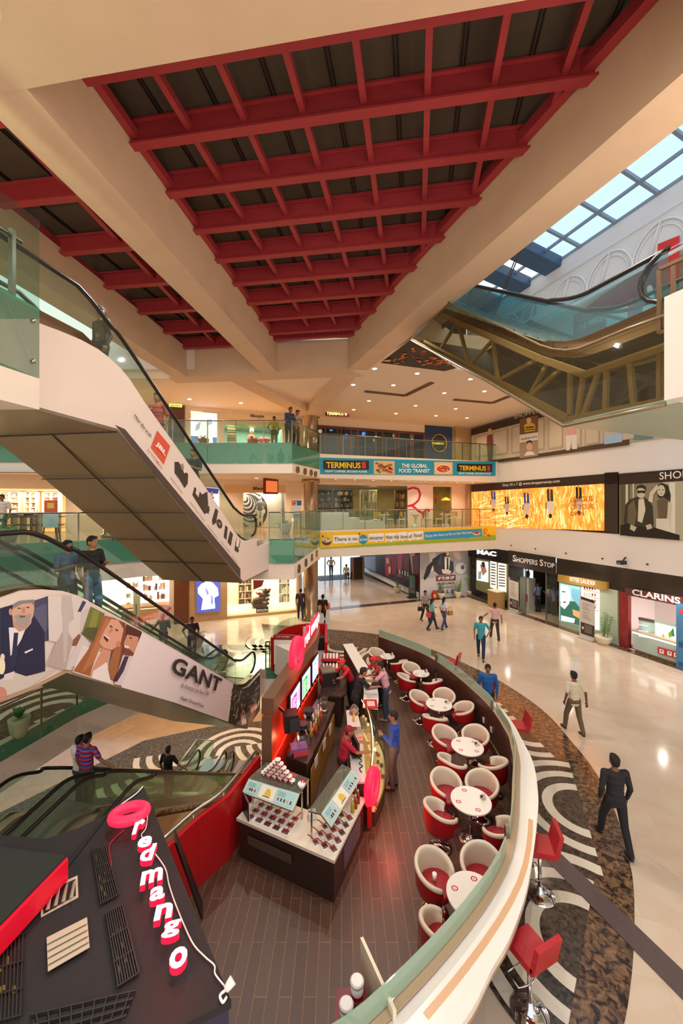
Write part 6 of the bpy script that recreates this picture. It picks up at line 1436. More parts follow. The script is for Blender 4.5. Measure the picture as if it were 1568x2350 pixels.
# ---- red side wall with steel rail along the escalator opening
t=thing('side_partition','low glossy red wall with steel handrail between the kiosk and the escalators','partition',(-1.98,6.95,0))
rl=[(-2.75,5.6),(-2.33,6.45),(-1.98,6.95),(-1.66,8.05)]
MB().use(m_redp).ribbon(rl,.022,1.15,.08,-1).build('red_wall',t); 
P=[Vector((p[0]-.12,p[1]+.02,1.22)) for p in rl]; MB().use(m_steel).tube(spline(P,4),.03,10).build('handrail',t)
MB().use(m_clear).ribbon([(p[0]-.13,p[1]) for p in rl],-.1,1.2,.012,-1).build('glass_panel',t)
mb=MB().use(m_steel); 
for p in P[1:]: mb.lathe((p.x,p.y,0),[(.02,.3),(.02,1.2)],8)
mb.build('rail_posts',t)
# ---- tall sign wall
sw=spline([Vector((*p,0)) for p in ((-1.45,8.05),(-1.3,9.0),(-1.08,10.3),(-.8,11.7),(-.78,13.0))],4)
t=thing('sign_wall','tall kiosk wall glowing orange red with menu screens and a brown timber top','wall',(-1.3,9,0))
MB().use(mat('orange_red_lacquer','#c8341c',.35)).ribbon(sw,.022,2.0,.14,-1).build('red_wall',t)
MB().use(mat('timber_top','#6b4a34',.45,noise=.2,nscale=10)).ribbon(off_curve(sw,.06),1.98,2.32,.26,-1).build('timber_beam',t)
p=sw[0]; MB().use(mat('timber_top','#6b4a34',.45)).box((p.x-.07,p.y-.04,1.0),(.2,.1,1.96)).build('end_post',t)
def wallpt(s,z,o=.03):
    i=min(int(s*(len(sw)-1)),len(sw)-2); f=s*(len(sw)-1)-i; q=sw[i].lerp(sw[i+1],f); d=(sw[i+1]-sw[i]).normalized(); n_=Vector((d.y,-d.x,0)); return Vector((q.x,q.y,z))+n_*o, d, n_
for k,(s0,s1,c1,c2,lb) in enumerate(((.27,.43,'#e0289a','#d8b8e8','menu screen with magenta text nearest the black loudspeaker'),(.46,.60,'#22b04a','#b8d0c8','menu screen with a green list in the middle of the kiosk wall'),(.63,.76,'#9ac0e0','#c8d8e8','pale blue menu screen at the far end of the kiosk wall'))):
    a,d,n_=wallpt(s0,1.25,.05); b,_,_=wallpt(s1,1.25,.05); u=Vector((0,0,.62)); m_=thing('menu_screen',lb,'screen',a)
    MB().use(m_black).prism([a,b,b+u,a+u],n_*.05).build('case',m_)
    e=n_*.055; MB().use(glow('#dce8ff',1.1)).prism([a+e+(b-a)*.04+u*.04,a+e+(b-a)*.96+u*.04,a+e+(b-a)*.96+u*.96,a+e+(b-a)*.04+u*.96],n_*.004).build('lit_panel',m_)
    e=n_*.062; MB().use(glow(c1,.9)).prism([a+e+(b-a)*.1+u*.1,a+e+(b-a)*.6+u*.1,a+e+(b-a)*.6+u*.8,a+e+(b-a)*.1+u*.8],n_*.003).use(glow(c2,.7)).prism([a+e+(b-a)*.66+u*.1,a+e+(b-a)*.9+u*.1,a+e+(b-a)*.9+u*.8,a+e+(b-a)*.66+u*.8],n_*.003).build('menu_blocks',m_)
    mb=MB().use(glow('#ffffff',.9)); 
    for j in range(7): v=.18+.085*j; mb.prism([a+n_*.068+(b-a)*.14+u*v,a+n_*.068+(b-a)*(.4+.1*(j%3))+u*v,a+n_*.068+(b-a)*(.4+.1*(j%3))+u*(v+.025),a+n_*.068+(b-a)*.14+u*(v+.025)],n_*.002)
    mb.build('text_lines',m_)
t=thing('loudspeaker','black box loudspeaker hanging on the near end of the kiosk sign wall','loudspeaker',(-1.12,8.55,1.62)); MB().use(m_black).box((-1.1,8.5,1.62),(.3,.34,.36),.25).build('cabinet',t); MB().use(hexmat('#2a282c')).box((-.99,8.34,1.6),(.22,.02,.3),.25).build('grille',t); MB().use(m_black).beam((-1.15,8.55,1.7),(-1.42,8.6,1.9),.05,.05).build('bracket',t)
# illuminated ring and letters on top of the sign wall
neon=glow('#ff1430',2.2); neonw=glow('#ffc0c0',2.5)
t=thing('illuminated_sign','glowing red ring and letters standing on top of the kiosk sign wall','sign',(-1.05,9.8,2.32))
c,d,n_=wallpt(.44,2.52,.0); 
ring=[c+d*.34*math.cos(a)+Vector((0,0,.33*math.sin(a))) for a in [2*PI*i/32 for i in range(32)]]
MB().use(neon).tube(ring,.105,10,True).build('ring',t)
a,d,n_=wallpt(.54,2.34,.0); b,_,_=wallpt(1.0,2.34,.0)
text3('red mango',a,(b-a).normalized(),Vector((0,0,1)),(b-a).length,.5,neonw,'letters',t,bold=.03,ext=.05,fill=neon)
point((-.75,9.6,2.3),22,(1,.15,.12),.05,'neon_glow')
for s in (.2,.5,.8):
    q,_,_=wallpt(s,1.1,.3); point(q,7,(1,.25,.12),.04,'neon_strip_lamp')
q0=[wallpt(s,1.02,.03)[0] for s in [i/12 for i in range(13)]]; q_=MB().use(glow('#ff2a1a',2)).tube(q0,.018,6).build('light_strip'); tag(q_,'thin red light strip along the foot of the kiosk sign wall','light strip')
mb=MB()
t=thing('glass_rack','row of dark upturned glasses hanging under the menu screens','rack',(-1.1,10,1.0))
for i in range(10):
    q,_,_=wallpt(.3+.05*i,1.14,.07); MB().use(m_black).lathe(q,[(.035,0),(.045,.1)],10).build('glass',t)
# ---- dark back counter with machines
t=thing('back_counter','dark wooden back counter along the sign wall carrying coffee machines','counter',(-.7,9.2,0))
bcp=[(-1.18,8.32),(-.72,8.05),(-.45,9.2),(-.19,10.56),(-.68,10.75),(-.98,9.4)]
MB().use(mat('espresso_wood','#33221c',.4,noise=.2,nscale=10)).slab(bcp,.022,.93).build('cabinet',t)
MB().use(mat('espresso_top','#3a2a26',.2)).slab([(x*1.0+(.02 if i in(1,2,3) else 0),y) for i,(x,y) in enumerate(bcp)],.93,.97).build('worktop',t)
for i,(x,y) in enumerate(((-.60,8.5),(-.45,9.1),(-.33,9.7))): MB().use(hexmat('#e0d8d0')).beam((x+.03,y-.12,.75),(x+.08,y+.08,.75),.012,.22).build('pinned_sheet',t)
MB().use(hexmat('#b87a30')).beam((-.64,8.2,.4),(-.20,10.4,.4),.02,.7).build('wood_door',t)
def machine(name,lab,p,parts,cat):
    t=thing(name,lab,cat,p)
    for nm,m,k,a,b in parts:
        mb=MB().use(m)
        if k=='b': mb.box(Vector(p)+Vector(a),b,.3)
        elif k=='l': mb.lathe(Vector(p)+Vector(a),b,16)
        elif k=='e': mb.ell(Vector(p)+Vector(a),b)
        mb.build(nm,t)
    return t
m_hop=glass('hopper_glass','#a89a80',.2)
for i,(p,lb) in enumerate((((-.88,8.75,.97),'coffee grinder with glass hopper nearest the counter corner'),((-.78,9.35,.97),'coffee grinder with dark hopper further along the back counter'))):
    machine('coffee_grinder',lb,p,[('body',m_steel,'b',(0,0,.13),(.2,.3,.26)),('hopper',m_black,'l',(0,.03,.26),[(.06,0),(.12,.12),(.12,.18)]),('display_light',glow('#ff2a2a',2),'b',(.08,-.16,.06),(.07,.01,.03)),('drip_tray',m_black,'b',(0,-.14,.02),(.16,.1,.03))],'coffee grinder')
for i in range(7):
    p=(-.70+.085*(i%2)+.02*i,9.0+.13*i,.97); machine('syrup_bottle','syrup bottle with white pump in the cluster on the back counter',p,[('bottle',hexmat(['#c8a04a','#b5562a','#d8c890','#8a5a2a'][i%4],.2),'l',(0,0,0),[(.035,0),(.035,.18),(.015,.23),(.015,.25)]),('pump',m_white,'l',(0,0,.25),[(.02,0),(.008,.03),(.008,.1)])],'bottle')['group']='syrup bottles'
machine('blender','glass jug blender on the far end of the back counter',(-.45,10.1,.97),[('jug',m_hop,'l',(0,0,.08),[(.07,0),(.1,.25)]),('motor',m_steel,'l',(0,0,0),[(.1,0),(.08,.08)]),('lid',m_black,'l',(0,0,.33),[(.1,0),(.1,.03)])],'blender')
p=(-.92,8.42,.97); t=thing('wafer_packs','clear trays of purple foil packs on a pink box','box',p); MB().use(hexmat('#c8404a')).box((p[0]+.03,p[1]-.02,1.02),(.3,.22,.1),.3).build('pink_box',t); MB().use(hexmat('#8a5a8a',.2)).box((p[0],p[1],1.1),(.34,.26,.07),.3).build('foil_tray',t)
for k in range(3): MB().use(hexmat('#d8d0d8')).box((-1.22+.0*k,8.36+.0,.7+.0*k),(.02,.3,.3),.3) 
# round end work table with the worker and oven
t=thing('work_table','dark rounded work table with a black coffee machine, beside the worker in red','table',(-.15,11.6,0))
MB().use(mat('espresso_top','#3a2a26',.2)).slab([(-.62,11.0),(.0,10.95),(.15,11.15),(.15,11.9),(-.55,12.2)],.9,.94).build('top',t); MB().use(mat('espresso_wood','#33221c',.4)).slab([(-.55,11.1),(-.02,11.05),(.08,11.9),(-.5,12.1)],.022,.9).build('body',t)
machine('espresso_machine','black and steel espresso machine on the rounded work table',(-.42,11.75,.94),[('body',m_black,'b',(0,0,.2),(.42,.45,.4)),('top_tray',m_steel,'b',(0,0,.42),(.4,.42,.04)),('portafilter',m_steel,'b',(.18,-.2,.15),(.06,.2,.04)),('steam_wand',m_chrome,'l',(.22,-.12,.02),[(.012,0),(.012,.22)])],'coffee machine')
# cup trays
for i,(y,z,lb) in enumerate(((12.9,1.25,'upper red tray of upturned white cups behind the worker in red'),(12.4,1.12,'lower red tray of upturned white cups behind the worker in red'))):
    t=thing('cup_tray',lb,'tray',(-.35,y,z)); MB().use(m_redp).box((-.35,y,z),(.62,.5,.05)).box((-.35,y-.24,z+.03),(.62,.03,.08)).build('tray',t)
    mb=MB().use(m_white)
    for a in range(5):
        for b in range(3): 
            cp=MB().use(m_white).lathe((-.57+.105*a,y-.14+.13*b,z+.03),[(.045,0),(.03,.08),(.03,.08)],10).build('cup',t)
    MB().use(m_black).box((-.35,y,z/2),(.55,.4,z-.05)).build('stand',t)
# ---- far white counter
t=thing('service_counter','long thin white topped counter where the laptop users stand','counter',(.8,12,0))
cl_=spline([Vector((*p,0)) for p in ((.05,14.9),(.38,13.2),(.60,12.0),(.64,11.3),(.56,10.3))],4); cr_=spline([Vector((*p,0)) for p in ((.43,14.98),(.72,13.5),(.94,12.43),(1.04,11.2),(.95,10.2))],4)
MB().use(mat('solid_surface_white','#efe9df',.22)).slab([(p.x,p.y) for p in cl_]+[(p.x,p.y) for p in cr_[::-1]],.96,1.0).build('white_top',t)
MB().use(mat('espresso_wood','#33221c',.4)).slab([(p.x+.04,p.y) for p in cl_]+[(p.x-.04,p.y) for p in cr_[::-1]],.022,.96).build('dark_body',t)
t=thing('serving_tray','red tray lying on the white counter beside the lit display case','tray',(.78,10.35,1.0)); MB().use(m_redp).box((.78,10.4,1.012),(.34,.45,.02)).build('tray',t); MB().use(hexmat('#e8b8b8')).box((.78,10.4,1.025),(.2,.25,.006)).build('paper',t)
t=thing('laptop','open dark laptop held on the white counter by the man in black','laptop',(.86,11.35,1.0)); MB().use(hexmat('#4a4a50')).box((.83,11.35,1.012),(.32,.24,.02),.3).build('base',t); MB().use(hexmat('#3a3a42')).beam((.98,11.4,1.02),(1.04,11.42,1.24),.24,.012,(0,1,0)).build('lid',t)
tag(MB().use(hexmat('#c8c4c0')).box((.86,10.85,1.006),(.3,.28,.01),.1).build('clipboard'),'clear folder lying on the white counter near the laptop','folder')
# cashier section
t=thing('cashier_counter','grey white till counter with screen, scale and cables behind the lit display case','counter',(.4,8.6,0))
MB().use(mat('grey_top','#cfcac4',.25)).slab([(.2,7.5),(.47,7.5),(.48,8.5),(.46,9.4),(.40,10.15),(.12,10.1),(.16,8.8)],.96,1.0).build('top',t); MB().use(mat('espresso_wood','#33221c',.4)).slab([(.24,7.55),(.44,7.55),(.45,8.5),(.38,10.05),(.16,10.0)],.022,.96).build('body',t)
machine('till_screen','black touch till with a small white notice facing the customers',(.3,8.3,1.0),[('screen',m_black,'b',(0,0,.2),(.05,.36,.3)),('stand',m_black,'b',(0,0,.04),(.2,.24,.05)),('notice',m_white,'b',(.06,-.05,.22),(.01,.16,.22))],'till')
machine('weighing_scale','steel topped weighing scale with red digits beside the till',(.32,8.9,1.0),[('pan',m_steel,'b',(0,0,.16),(.3,.26,.02)),('housing',hexmat('#b8b2a8'),'b',(0,0,.07),(.26,.24,.13)),('red_digits',glow('#ff3030',2),'b',(.1,-.13,.08),(.1,.01,.03))],'scale')
q_=MB().use(m_rubber).tube(spline([(.36,8.2,1.01),(.42,8.1,1.01),(.36,8.0,1.02),(.43,7.93,1.01),(.36,7.86,1.01),(.4,7.75,1.01)],4),.01,6).build('cable'); tag(q_,'black coiled cable on the till counter','cable')
machine('sauce_bottle','yellow sauce bottle on the grey till counter',(.3,9.6,1.0),[('bottle',hexmat('#e0a82a',.3),'l',(0,0,0),[(.03,0),(.03,.14),(.01,.2)])],'bottle')
machine('cake_dome','clear dome with snacks near the far end of the till counter',(.32,9.95,1.0),[('plate',m_steel,'l',(0,0,0),[(.13,0),(.13,.02)]),('dome',glass('dome_glass','#e8e0d8',.1),'l',(0,0,.02),[(.12,0),(.12,.1),(.05,.2),(.01,.22)]),('snacks',hexmat('#b5856a'),'e',(0,0,.06),(.09,.09,.05))],'cake dome')
# lit display case with curved glass
t=thing('display_case','curved glass display case glowing warm yellow full of cakes','display case',(.8,9.1,0))
arc=spline([Vector((*p,0)) for p in ((.66,7.65),(.88,8.2),(1.0,8.9),(1.0,9.5),(.86,10.05),(.6,10.45))],5)
inn_=[Vector((.52,7.65,0)),Vector((.52,8.5,0)),Vector((.51,9.4,0)),Vector((.48,10.35,0))]
pl_=[(p.x,p.y) for p in arc]+[(p.x,p.y) for p in inn_[::-1]]
MB().use(m_wenge).slab(pl_,.022,.3).build('base',t); MB().use(mat('case_shelf','#f2dca8',.3)).slab(pl_,.3,.33).build('lower_shelf',t)
in2=off_curve(arc,-.0)
sh2=[((p.x*.55+.52*.45),p.y) for p in arc]; MB().use(glass('shelf_glass','#f0e2b8',.15)).slab(sh2+[(p.x,p.y) for p in inn_[::-1]],.68,.69).build('upper_shelf',t)
mb=MB().use(m_clear); o=len(mb.v); rows=[(1.0,.33),(1.02,.55),(.95,.8),(.7,1.02),(.35,1.13)]
for p in arc:
    c=Vector((.5,p.y,0))
    for k,z in rows: q=c.lerp(p,min(k,1.0)) if k<=1 else p; mb.v.append(Vector((q.x,q.y,z)))
mb.smooth=True
for i in range(len(arc)-1):
    for j in range(4): a=o+5*i+j; mb.face([a,a+5,a+6,a+1])
mb.build('curved_glass',t,fix=False)
MB().use(m_brass).tube([Vector((p.x,p.y,.33)) for p in arc],.018,6).tube([Vector((.5+(p.x-.5)*.35,p.y,1.13)) for p in arc],.015,6).build('brass_edge',t)
MB().use(glow('#ffd890',5)).tube([Vector((.5+(p.x-.5)*.4,p.y,1.09)) for p in arc],.014,6).build('light_tube',t)
point((.78,8.3,1.0),6,(1,.8,.45),.03,'case_lamp'); point((.82,9.5,1.0),6,(1,.8,.45),.03,'case_lamp')
rr=random.Random(4)
for i in range(40):
    p=arc[int(rr.uniform(1,len(arc)-2))]; f=rr.uniform(.25,.85); x=.54+(p.x-.54)*f; z=.69 if i%2 and f<.5 else .33
    q_=MB().use(hexmat(rr.choice(['#e8c890','#b5562a','#f0e2c8','#c83a3a','#8a4a2a','#e0a04a']))).lathe((x,p.y+rr.uniform(-.05,.05),z),[(.035,0),(.04,.05),(.02,.07)],8).build('cake'); tag(q_,'small cake or cup inside the lit curved display case','cake','cakes in the lit display case')
# ---- toppings counter
ZC=.73
A_=Vector((-1.87,6.97,0)); B_=Vector((-.11,6.13,0)); C_=Vector((.46,7.44,0)); e1=(B_-A_).normalized(); e2=(C_-B_).normalized(); w1=Vector((-e1.y,e1.x,0)); w2=Vector((-e2.y,e2.x,0))
if w1.y<0: w1=-w1
if w2.x>0: w2=-w2
D_=C_+w2*.62; 
inn0=B_+e2*.72-e1*.62
Ai=A_+w1*.66
pl_=[A_,B_,C_,D_,inn0,Ai]
t=thing('toppings_counter','L shaped dark wood toppings counter with cream top at the near end of the kiosk','counter',(-.11,6.13,0))
MB().use(mat('toppings_wood','#3f2a22',.4,noise=.25,nscale=12)).slab([(p.x,p.y) for p in [A_+w1*.04+e1*.04,B_-e1*.03+e2*.04,C_-e2*.04+w2*.04,D_-e2*.04,inn0,Ai-w1*.03+e1*.04]],.022,ZC-.05).build('cabinet',t)
MB().use(mat('cream_top','#e8dcc6',.25)).slab([(p.x,p.y) for p in pl_],ZC-.05,ZC).build('cream_top',t)
f=lambda u,z,o=.03: A_+e1*u-w1*o+w1*.04+Vector((0,0,z))
MB().use(hexmat('#5d4a40')).prism([f(.25,.36),f(1.15,.36),f(1.15,.5),f(.25,.5)],-w1*.01).build('vent_panel',t)
f=lambda u,z: B_+e2*u-w2*.0+Vector((0,0,z))-w2*.0+w2*.035
MB().use(hexmat('#6d5e66')).prism([f(.45,.2),f(1.2,.2),f(1.2,.55),f(.45,.55)],-w2*.012).build('side_panel',t)
MB().use(hexmat('#d5c8b0')).prism([A_+e1*1.02+Vector((0,0,ZC)),A_+e1*1.03+Vector((0,0,ZC)),A_+e1*1.03+w1*.66+Vector((0,0,ZC)),A_+e1*1.02+w1*.66+Vector((0,0,ZC))],(0,0,.002)).build('top_joint',t)
def topping(p,rz_,c,label,grp,first=None):
    if first: 
        return copy_tree(first,p,rz_,label,grp)
    t=thing('topping_tub',label,'food tub',(0,0,0),group=grp)
    MB().use(hexmat('#f4f1ee',.3)).box((0,0,.006),(.16,.13,.012)).build('white_collar',t)
    MB().use(m_steel).box((0,0,.014),(.125,.095,.008)).build('steel_rim',t)
    MB().use(hexmat(c,.4)).ell((0,0,.012),(.05,.038,.014)).build('topping',t)
    MB().use(hexmat('#a3182a',.3)).tube([(.0,0,.02),(.02,.02,.04),(.08,.08,.1),(.1,.1,.1)],[.018,.009,.008,.008],8).build('red_spoon',t)
    place(t,p,rz_); return t
cols=['#6a2a1e','#2e2420','#5a3a6a','#8a2a3a','#3a2a24']
protos={}
for wing in (0,1):
    for i in range(5):
        for j in range(3):
            if wing==0: p=A_+e1*(.22+.185*i)+w1*(.12+.15*j); an=math.atan2(e1.y,e1.x)
            else: p=B_+e2*(.18+.17*i)+w2*(.1+.16*j)-e1*.0; an=math.atan2(e2.y,e2.x)+PI/2
            c=cols[(i*2+j)%5]; row=['front','middle','back'][j]; lb='open tub of topping with a red spoon, %s row of the %s wing of the toppings counter'%(row,['left','right'][wing]); lb=' '.join(lb.split()[:16])
            z=(p.x,p.y,ZC+.001); g='topping tubs of the %s row, %s wing'%(row,['left','right'][wing])
            if c in protos: topping(z,an+(-.6 if wing else 0),c,lb,g,protos[c])
            else: protos[c]=topping(z,an+(-.6 if wing else 0),c,lb,g)
# sneeze guards
def guard(tf,tb,bf,label,legs):
    """tf: two top-front points, tb: two top-back, bf: two bottom-front"""
    t=thing('sneeze_guard',label,'food guard',(tf[0][0],tf[0][1],ZC))
    v=[Vector(p) for p in (*tf,*tb,*bf)]
    MB().use(glass('guard_glass','#d8e0d4',.1)).prism([v[0],v[1],v[3],v[2]],(0,0,.012)).build('glass_top',t)
    nn=(v[1]-v[0]).cross(v[4]-v[0]).normalized()*.012
    if nn.y>0: nn=-nn
    MB().use(hexmat('#c3d6cc',.3)).prism([v[0],v[1],v[5],v[4]],nn).build('printed_front',t)
    mb=MB().use(m_steel); 
    for p,q in ((v[0],v[4]),(v[1],v[5]),(v[0],v[2]),(v[1],v[3]),(v[4],v[5]),(v[0],v[1])): mb.beam(p,q,.018,.018)
    for l in legs: mb.beam(Vector((*l[:2],ZC)),Vector(l),.03,.03)
    mb.build('steel_frame',t)
    P=lambda u,w:v[0].lerp(v[1],u).lerp(v[4].lerp(v[5],u),w)+nn*1.3
    mb=MB()
    def bl(c,u0,u1,w0,w1): mb.use(hexmat(c)).prism([P(u0,w0),P(u1,w0),P(u1,w1),P(u0,w1)],nn*.1)
    bl('#a8cfd0',.02,.26,.1,.9); bl('#a8cfd0',.62,.96,.1,.9); bl('#e8e4d0',.3,.6,.08,.92)
    rr=random.Random(9)
    for u in (.06,.1,.14,.2,.66,.72,.78,.84,.9): bl(rr.choice(['#5a2a2a','#a83a2a','#3a2a30','#d8a04a']),u,u+.028,.55,.75)
    for u in (.05,.64): 
        for w in (.2,.3,.4): bl('#6a8a90',u,u+.14,w,w+.04)
    for k in range(3): mb.use(hexmat('#e0b83a')).prism([P(.42+.02*k,.25),P(.45+.02*k,.3),P(.5+.015*k,.65),P(.42+.01*k,.75),P(.4+.015*k,.6)],nn*(.15+.05*k))
    bl('#5a3a20',.38,.52,.74,.8); mb.build('fruit_pictures',t); return t
guard([(-1.72,7.29,1.2),(-.74,6.91,1.2)],[(-1.48,7.75,1.2),(-.6,7.28,1.2)],[(-1.8,7.14,1.06),(-.83,6.7,1.06)],'left glass food guard with a banana picture carrying the cup pyramid',[(-.70,6.95,1.2),(-1.66,7.33,1.2),(-.62,7.24,1.2),(-1.45,7.55,1.2)])
guard([(-.34,6.46,1.2),(.19,7.55,1.2)],[(-.55,6.52,1.2),(-.0,7.68,1.2)],[(-.17,6.36,1.06),(.36,7.50,1.06)],'right glass food guard with a banana picture beside the glowing ring',[(-.50,6.55,1.2),(-.0,7.55,1.2)])
cup0=None; s0=Vector((-1.46,7.38,1.213)); e_=(Vector((-.90,7.16,1.213))-s0)/5
for L_ in range(6):
    for k in range(6-L_):
        p=s0+e_*(k+L_*.5)+Vector((0,0,.062*L_)); lb='small red and white paper cup in the pyramid on the left food guard'
        if cup0 is None:
            cup0=thing('paper_cup',lb,'cup',(0,0,0),group='paper cups stacked in a pyramid')
            MB().use(m_redp).lathe((0,0,0),[(.038,0),(.05,.045)],14).build('red_band',cup0); MB().use(m_white).lathe((0,0,.045),[(.052,0),(.055,.004),(.055,.017)],14).build('white_rim',cup0); MB().use(m_white).box((.0,-.046,.024),(.018,.006,.018)).build('logo_patch',cup0); place(cup0,p,0)
        else: copy_tree(cup0,p,random.uniform(-.3,.3),lb,'paper cups stacked in a pyramid')
t=thing('spoon_cup','white cup of red spoons at the right end of the left food guard','cup',(-.70,7.05,1.213)); MB().use(m_white).lathe((-.72,7.06,1.213),[(.05,0),(.07,.07)],14).build('cup',t); MB().use(hexmat('#c01828')).beam((-.72,7.06,1.25),(-.64,7.1,1.33),.02,.012).beam((-.74,7.06,1.25),(-.7,7.14,1.34),.02,.012).build('spoons',t)
t=thing('menu_stand','white menu card in a black frame at the left end of the toppings counter','menu',(-1.78,7.2,ZC)); pm=Vector((-1.80,7.12,ZC+.01)); 
MB().use(m_black).prism([pm,pm+Vector((.16,-.24,0)),pm+Vector((.14,-.20,.3)),pm+Vector((-.02,.04,.34))],(.02,.01,0)).build('frame',t); MB().use(hexmat('#dcd6e8')).prism([pm+Vector((.03,.0,.03)),pm+Vector((.17,-.21,.03)),pm+Vector((.155,-.18,.27)),pm+Vector((.02,.03,.3))],(.012,.006,0)).build('card',t)
tag(MB().use(hexmat('#f0ece4')).box((-.52,6.98,ZC+.06),(.13,.13,.1),.2).build('napkin_box'),'small white napkin box in the corner between the two food guards','box')
for i,(x,y,c) in enumerate(((.22,7.1,'#b8a83a'),(.28,7.2,'#a04a1e'),(.33,7.32,'#8a3a1a'),(.3,7.42,'#6a7a2a'))): machine('sauce_bottle','tall sauce bottle in the row at the back of the right toppings wing',(x-.02,y,ZC),[('bottle',hexmat(c,.2),'l',(0,0,0),[(.035,0),(.035,.14),(.012,.21)]),('cap',m_white,'l',(0,0,.21),[(.014,0),(.01,.04)])],'bottle')['group']='sauce bottles on the right toppings wing'
t=thing('illuminated_sign','glowing red ring logo standing against the right end of the toppings counter','sign',(.6,7.62,.8))
c=Vector((.60,7.62,.84)); d=Vector((.42,.9,0)).normalized(); nn=Vector((d.y,-d.x,0))
for r_,q in ((.27,0),): MB().use(neon).tube([c+nn*q+d*.22*math.cos(a)+Vector((0,0,.27*math.sin(a))) for a in [2*PI*i/32 for i in range(32)]],.085,10,True).build('ring',t)
MB().use(m_redp).box(c-Vector((.1,0,.55)),(.1,.2,.4),.4).build('bracket',t)
point(c+Vector((.35,-.1,-.1)),14,(1,.1,.08),.04,'neon_glow')
# ---- far end of the kiosk: curved red wall, bench and menu board
t=thing('curved_red_wall','curved glossy red wall with glass at the far end of the kiosk','partition',(-1.7,16.2,0))
rp=spline([Vector((*p,0)) for p in ((-2.6,14.9),(-2.35,15.9),(-1.75,16.5),(-.7,16.6))],5); MB().use(m_redp).ribbon(rp,0.02,1.25,.1,-1).build('red_wall',t); MB().use(m_redp).ribbon([(-.7,16.6),(-.62,14.4)],.02,1.25,.1,-1).build('end_wall',t)
MB().use(m_clear).ribbon(rp[:10],1.25,1.6,.012,-1).build('glass_top',t); MB().use(m_redp).ribbon(off_curve(rp,.12),.02,.9,.08,1).build('inner_bench_back',t)
tag(MB().use(hexmat('#d8c0a0')).box((-1.35,15.3,1.15),(.3,.14,.75),.1).build('display_board'),'beige upright board inside the curved red wall','board')
t=thing('counter_screen','dark small counter screen behind the far red letters','screen',(-.9,14.8,.0)); MB().use(m_black).box((-.85,14.6,1.15),(.4,.3,.45),.2).build('cabinet',t); MB().use(hexmat('#d0ccd0')).box((-.85,14.7,.46),(.5,.4,.9),.2).build('stand',t)
pl=vpl(-2.3,14.6,1,.1); t=thing('menu_board','tall white menu board with a dark red header behind the barred railing','sign',(-2.2,14.6,0))
board(pl,(629,1456,677,1457,677,1524,629,1523),.04,hexmat('#e4ded2'),'panel','','',t); board(pl,(629,1456,677,1457,677,1468,629,1467),.05,hexmat('#8f1a20'),'red_header','','',t); ptext(pl,'red mango',634,1463,665,1463.6,4,Wt,t,off=.06)
a=Art(pl,.05); a.p('#cfd8cc',634,1474,672,1475,672,1519,634,1518)
for i in range(8): a.e(random.choice(['#8a9a8a','#a8483a','#5a6a5a']),random.uniform(638,668),random.uniform(1480,1514),2,1.5)
a.build('print',t)
MB().use(hexmat('#e4ded2')).slab([(-2.5,14.6),(-1.75,14.66),(-1.4,13.6),(-1.5,13.55)],.02,1.1).build('side_board',t)
# condiment stand at the very bottom
t=thing('condiment_station','red and cream condiment station cut by the bottom edge of the photo','station',(.15,4.0,0))
MB().use(mat('maroon','#7a1a20',.35)).slab([(-.12,3.4),(.3,3.8),(.32,4.2),(.26,4.45),(-.06,4.4)],.022,.86).build('red_body',t); MB().use(hexmat('#e6dcc0',.4)).prism([(.22,4.62,.0+.022),(.52,3.95,.022),(.52,3.95,1.2),(.22,4.62,1.2)],(.035,.01,0)).build('cream_divider',t)
for i,(x,y) in enumerate(((.17,4.3),(.05,4.1))):
    c_=thing('cup_dispenser','white lidded cup with a red band on the condiment station, %s one'%(['right','left'][i]),'cup',(x,y,.86)); MB().use(m_white).lathe((x,y,.86),[(.06,0),(.075,.2)],18).build('cup',c_); MB().use(m_white).lathe((x,y,1.06),[(.078,0),(.078,.02),(.06,.035)],18).build('lid',c_); MB().use(m_redp).lathe((x,y,.92),[(.066,0),(.0705,.05)],18,False).build('red_band',c_)
# ---- black roofed tower with letters, lower left
ZR2=2.6
R2=lambda x,y,z=ZR2:G(x,y,z)
t=thing('kiosk_tower','black roofed kiosk tower with vents, louvres and a red stripe at the lower left','kiosk tower',(-2,3.5,0))
roof=[R2(330,1805),R2(531,2296),R2(425,2350),Vector((-2.6,2.1,ZR2)),Vector((-4.6,2.1,ZR2)),R2(-60,1917),R2(0,1916),R2(105,1925),R2(180,1900),R2(245,1868),R2(285,1832)]
MB().use(mat('matt_black_roof','#1d1b1c',.75,noise=.3,nscale=9)).slab([(p.x,p.y) for p in roof],ZR2-.06,ZR2).build('roof_panel',t)
ctr_=Vector((-2.2,3.4,0)); MB().use(mat('purple_side','#2c1c40',.5)).slab([((p.x-ctr_.x)*.985+ctr_.x,(p.y-ctr_.y)*.985+ctr_.y) for p in roof],.022,ZR2-.06).build('side_walls',t)
h2=[(-2.67,3.8),(-2.77,3.18),(-2.9,2.3),(-4.6,2.3),(-4.6,3.9),(-3.6,3.95)]
h2=[R2(152,1963,2.86),R2(0,2120,2.86),Vector((-3.4,2.4,0)),Vector((-4.8,2.4,0)),R2(-40,1938,2.86),R2(0,1943,2.86)]
MB().use(mat('raised_black_roof','#18201c',.7,noise=.3,nscale=9)).slab([(p.x,p.y) for p in h2],ZR2,2.86).build('raised_roof',t)
a,b=R2(152,1966,2.84),R2(-40,2165,2.84); MB().use(mat('red_lit_strip','#c4102a',.3,emit=.35)).prism([a,b,b-Vector((0,0,.2)),a-Vector((0,0,.2))],Vector((.04,-.03,0))).build('red_stripe',t)
def roofq(pts,z,m,name,th=.01): return MB().use(m).prism([R2(pts[i],pts[i+1],z) for i in range(0,len(pts),2)],(0,0,th)).build(name,t)
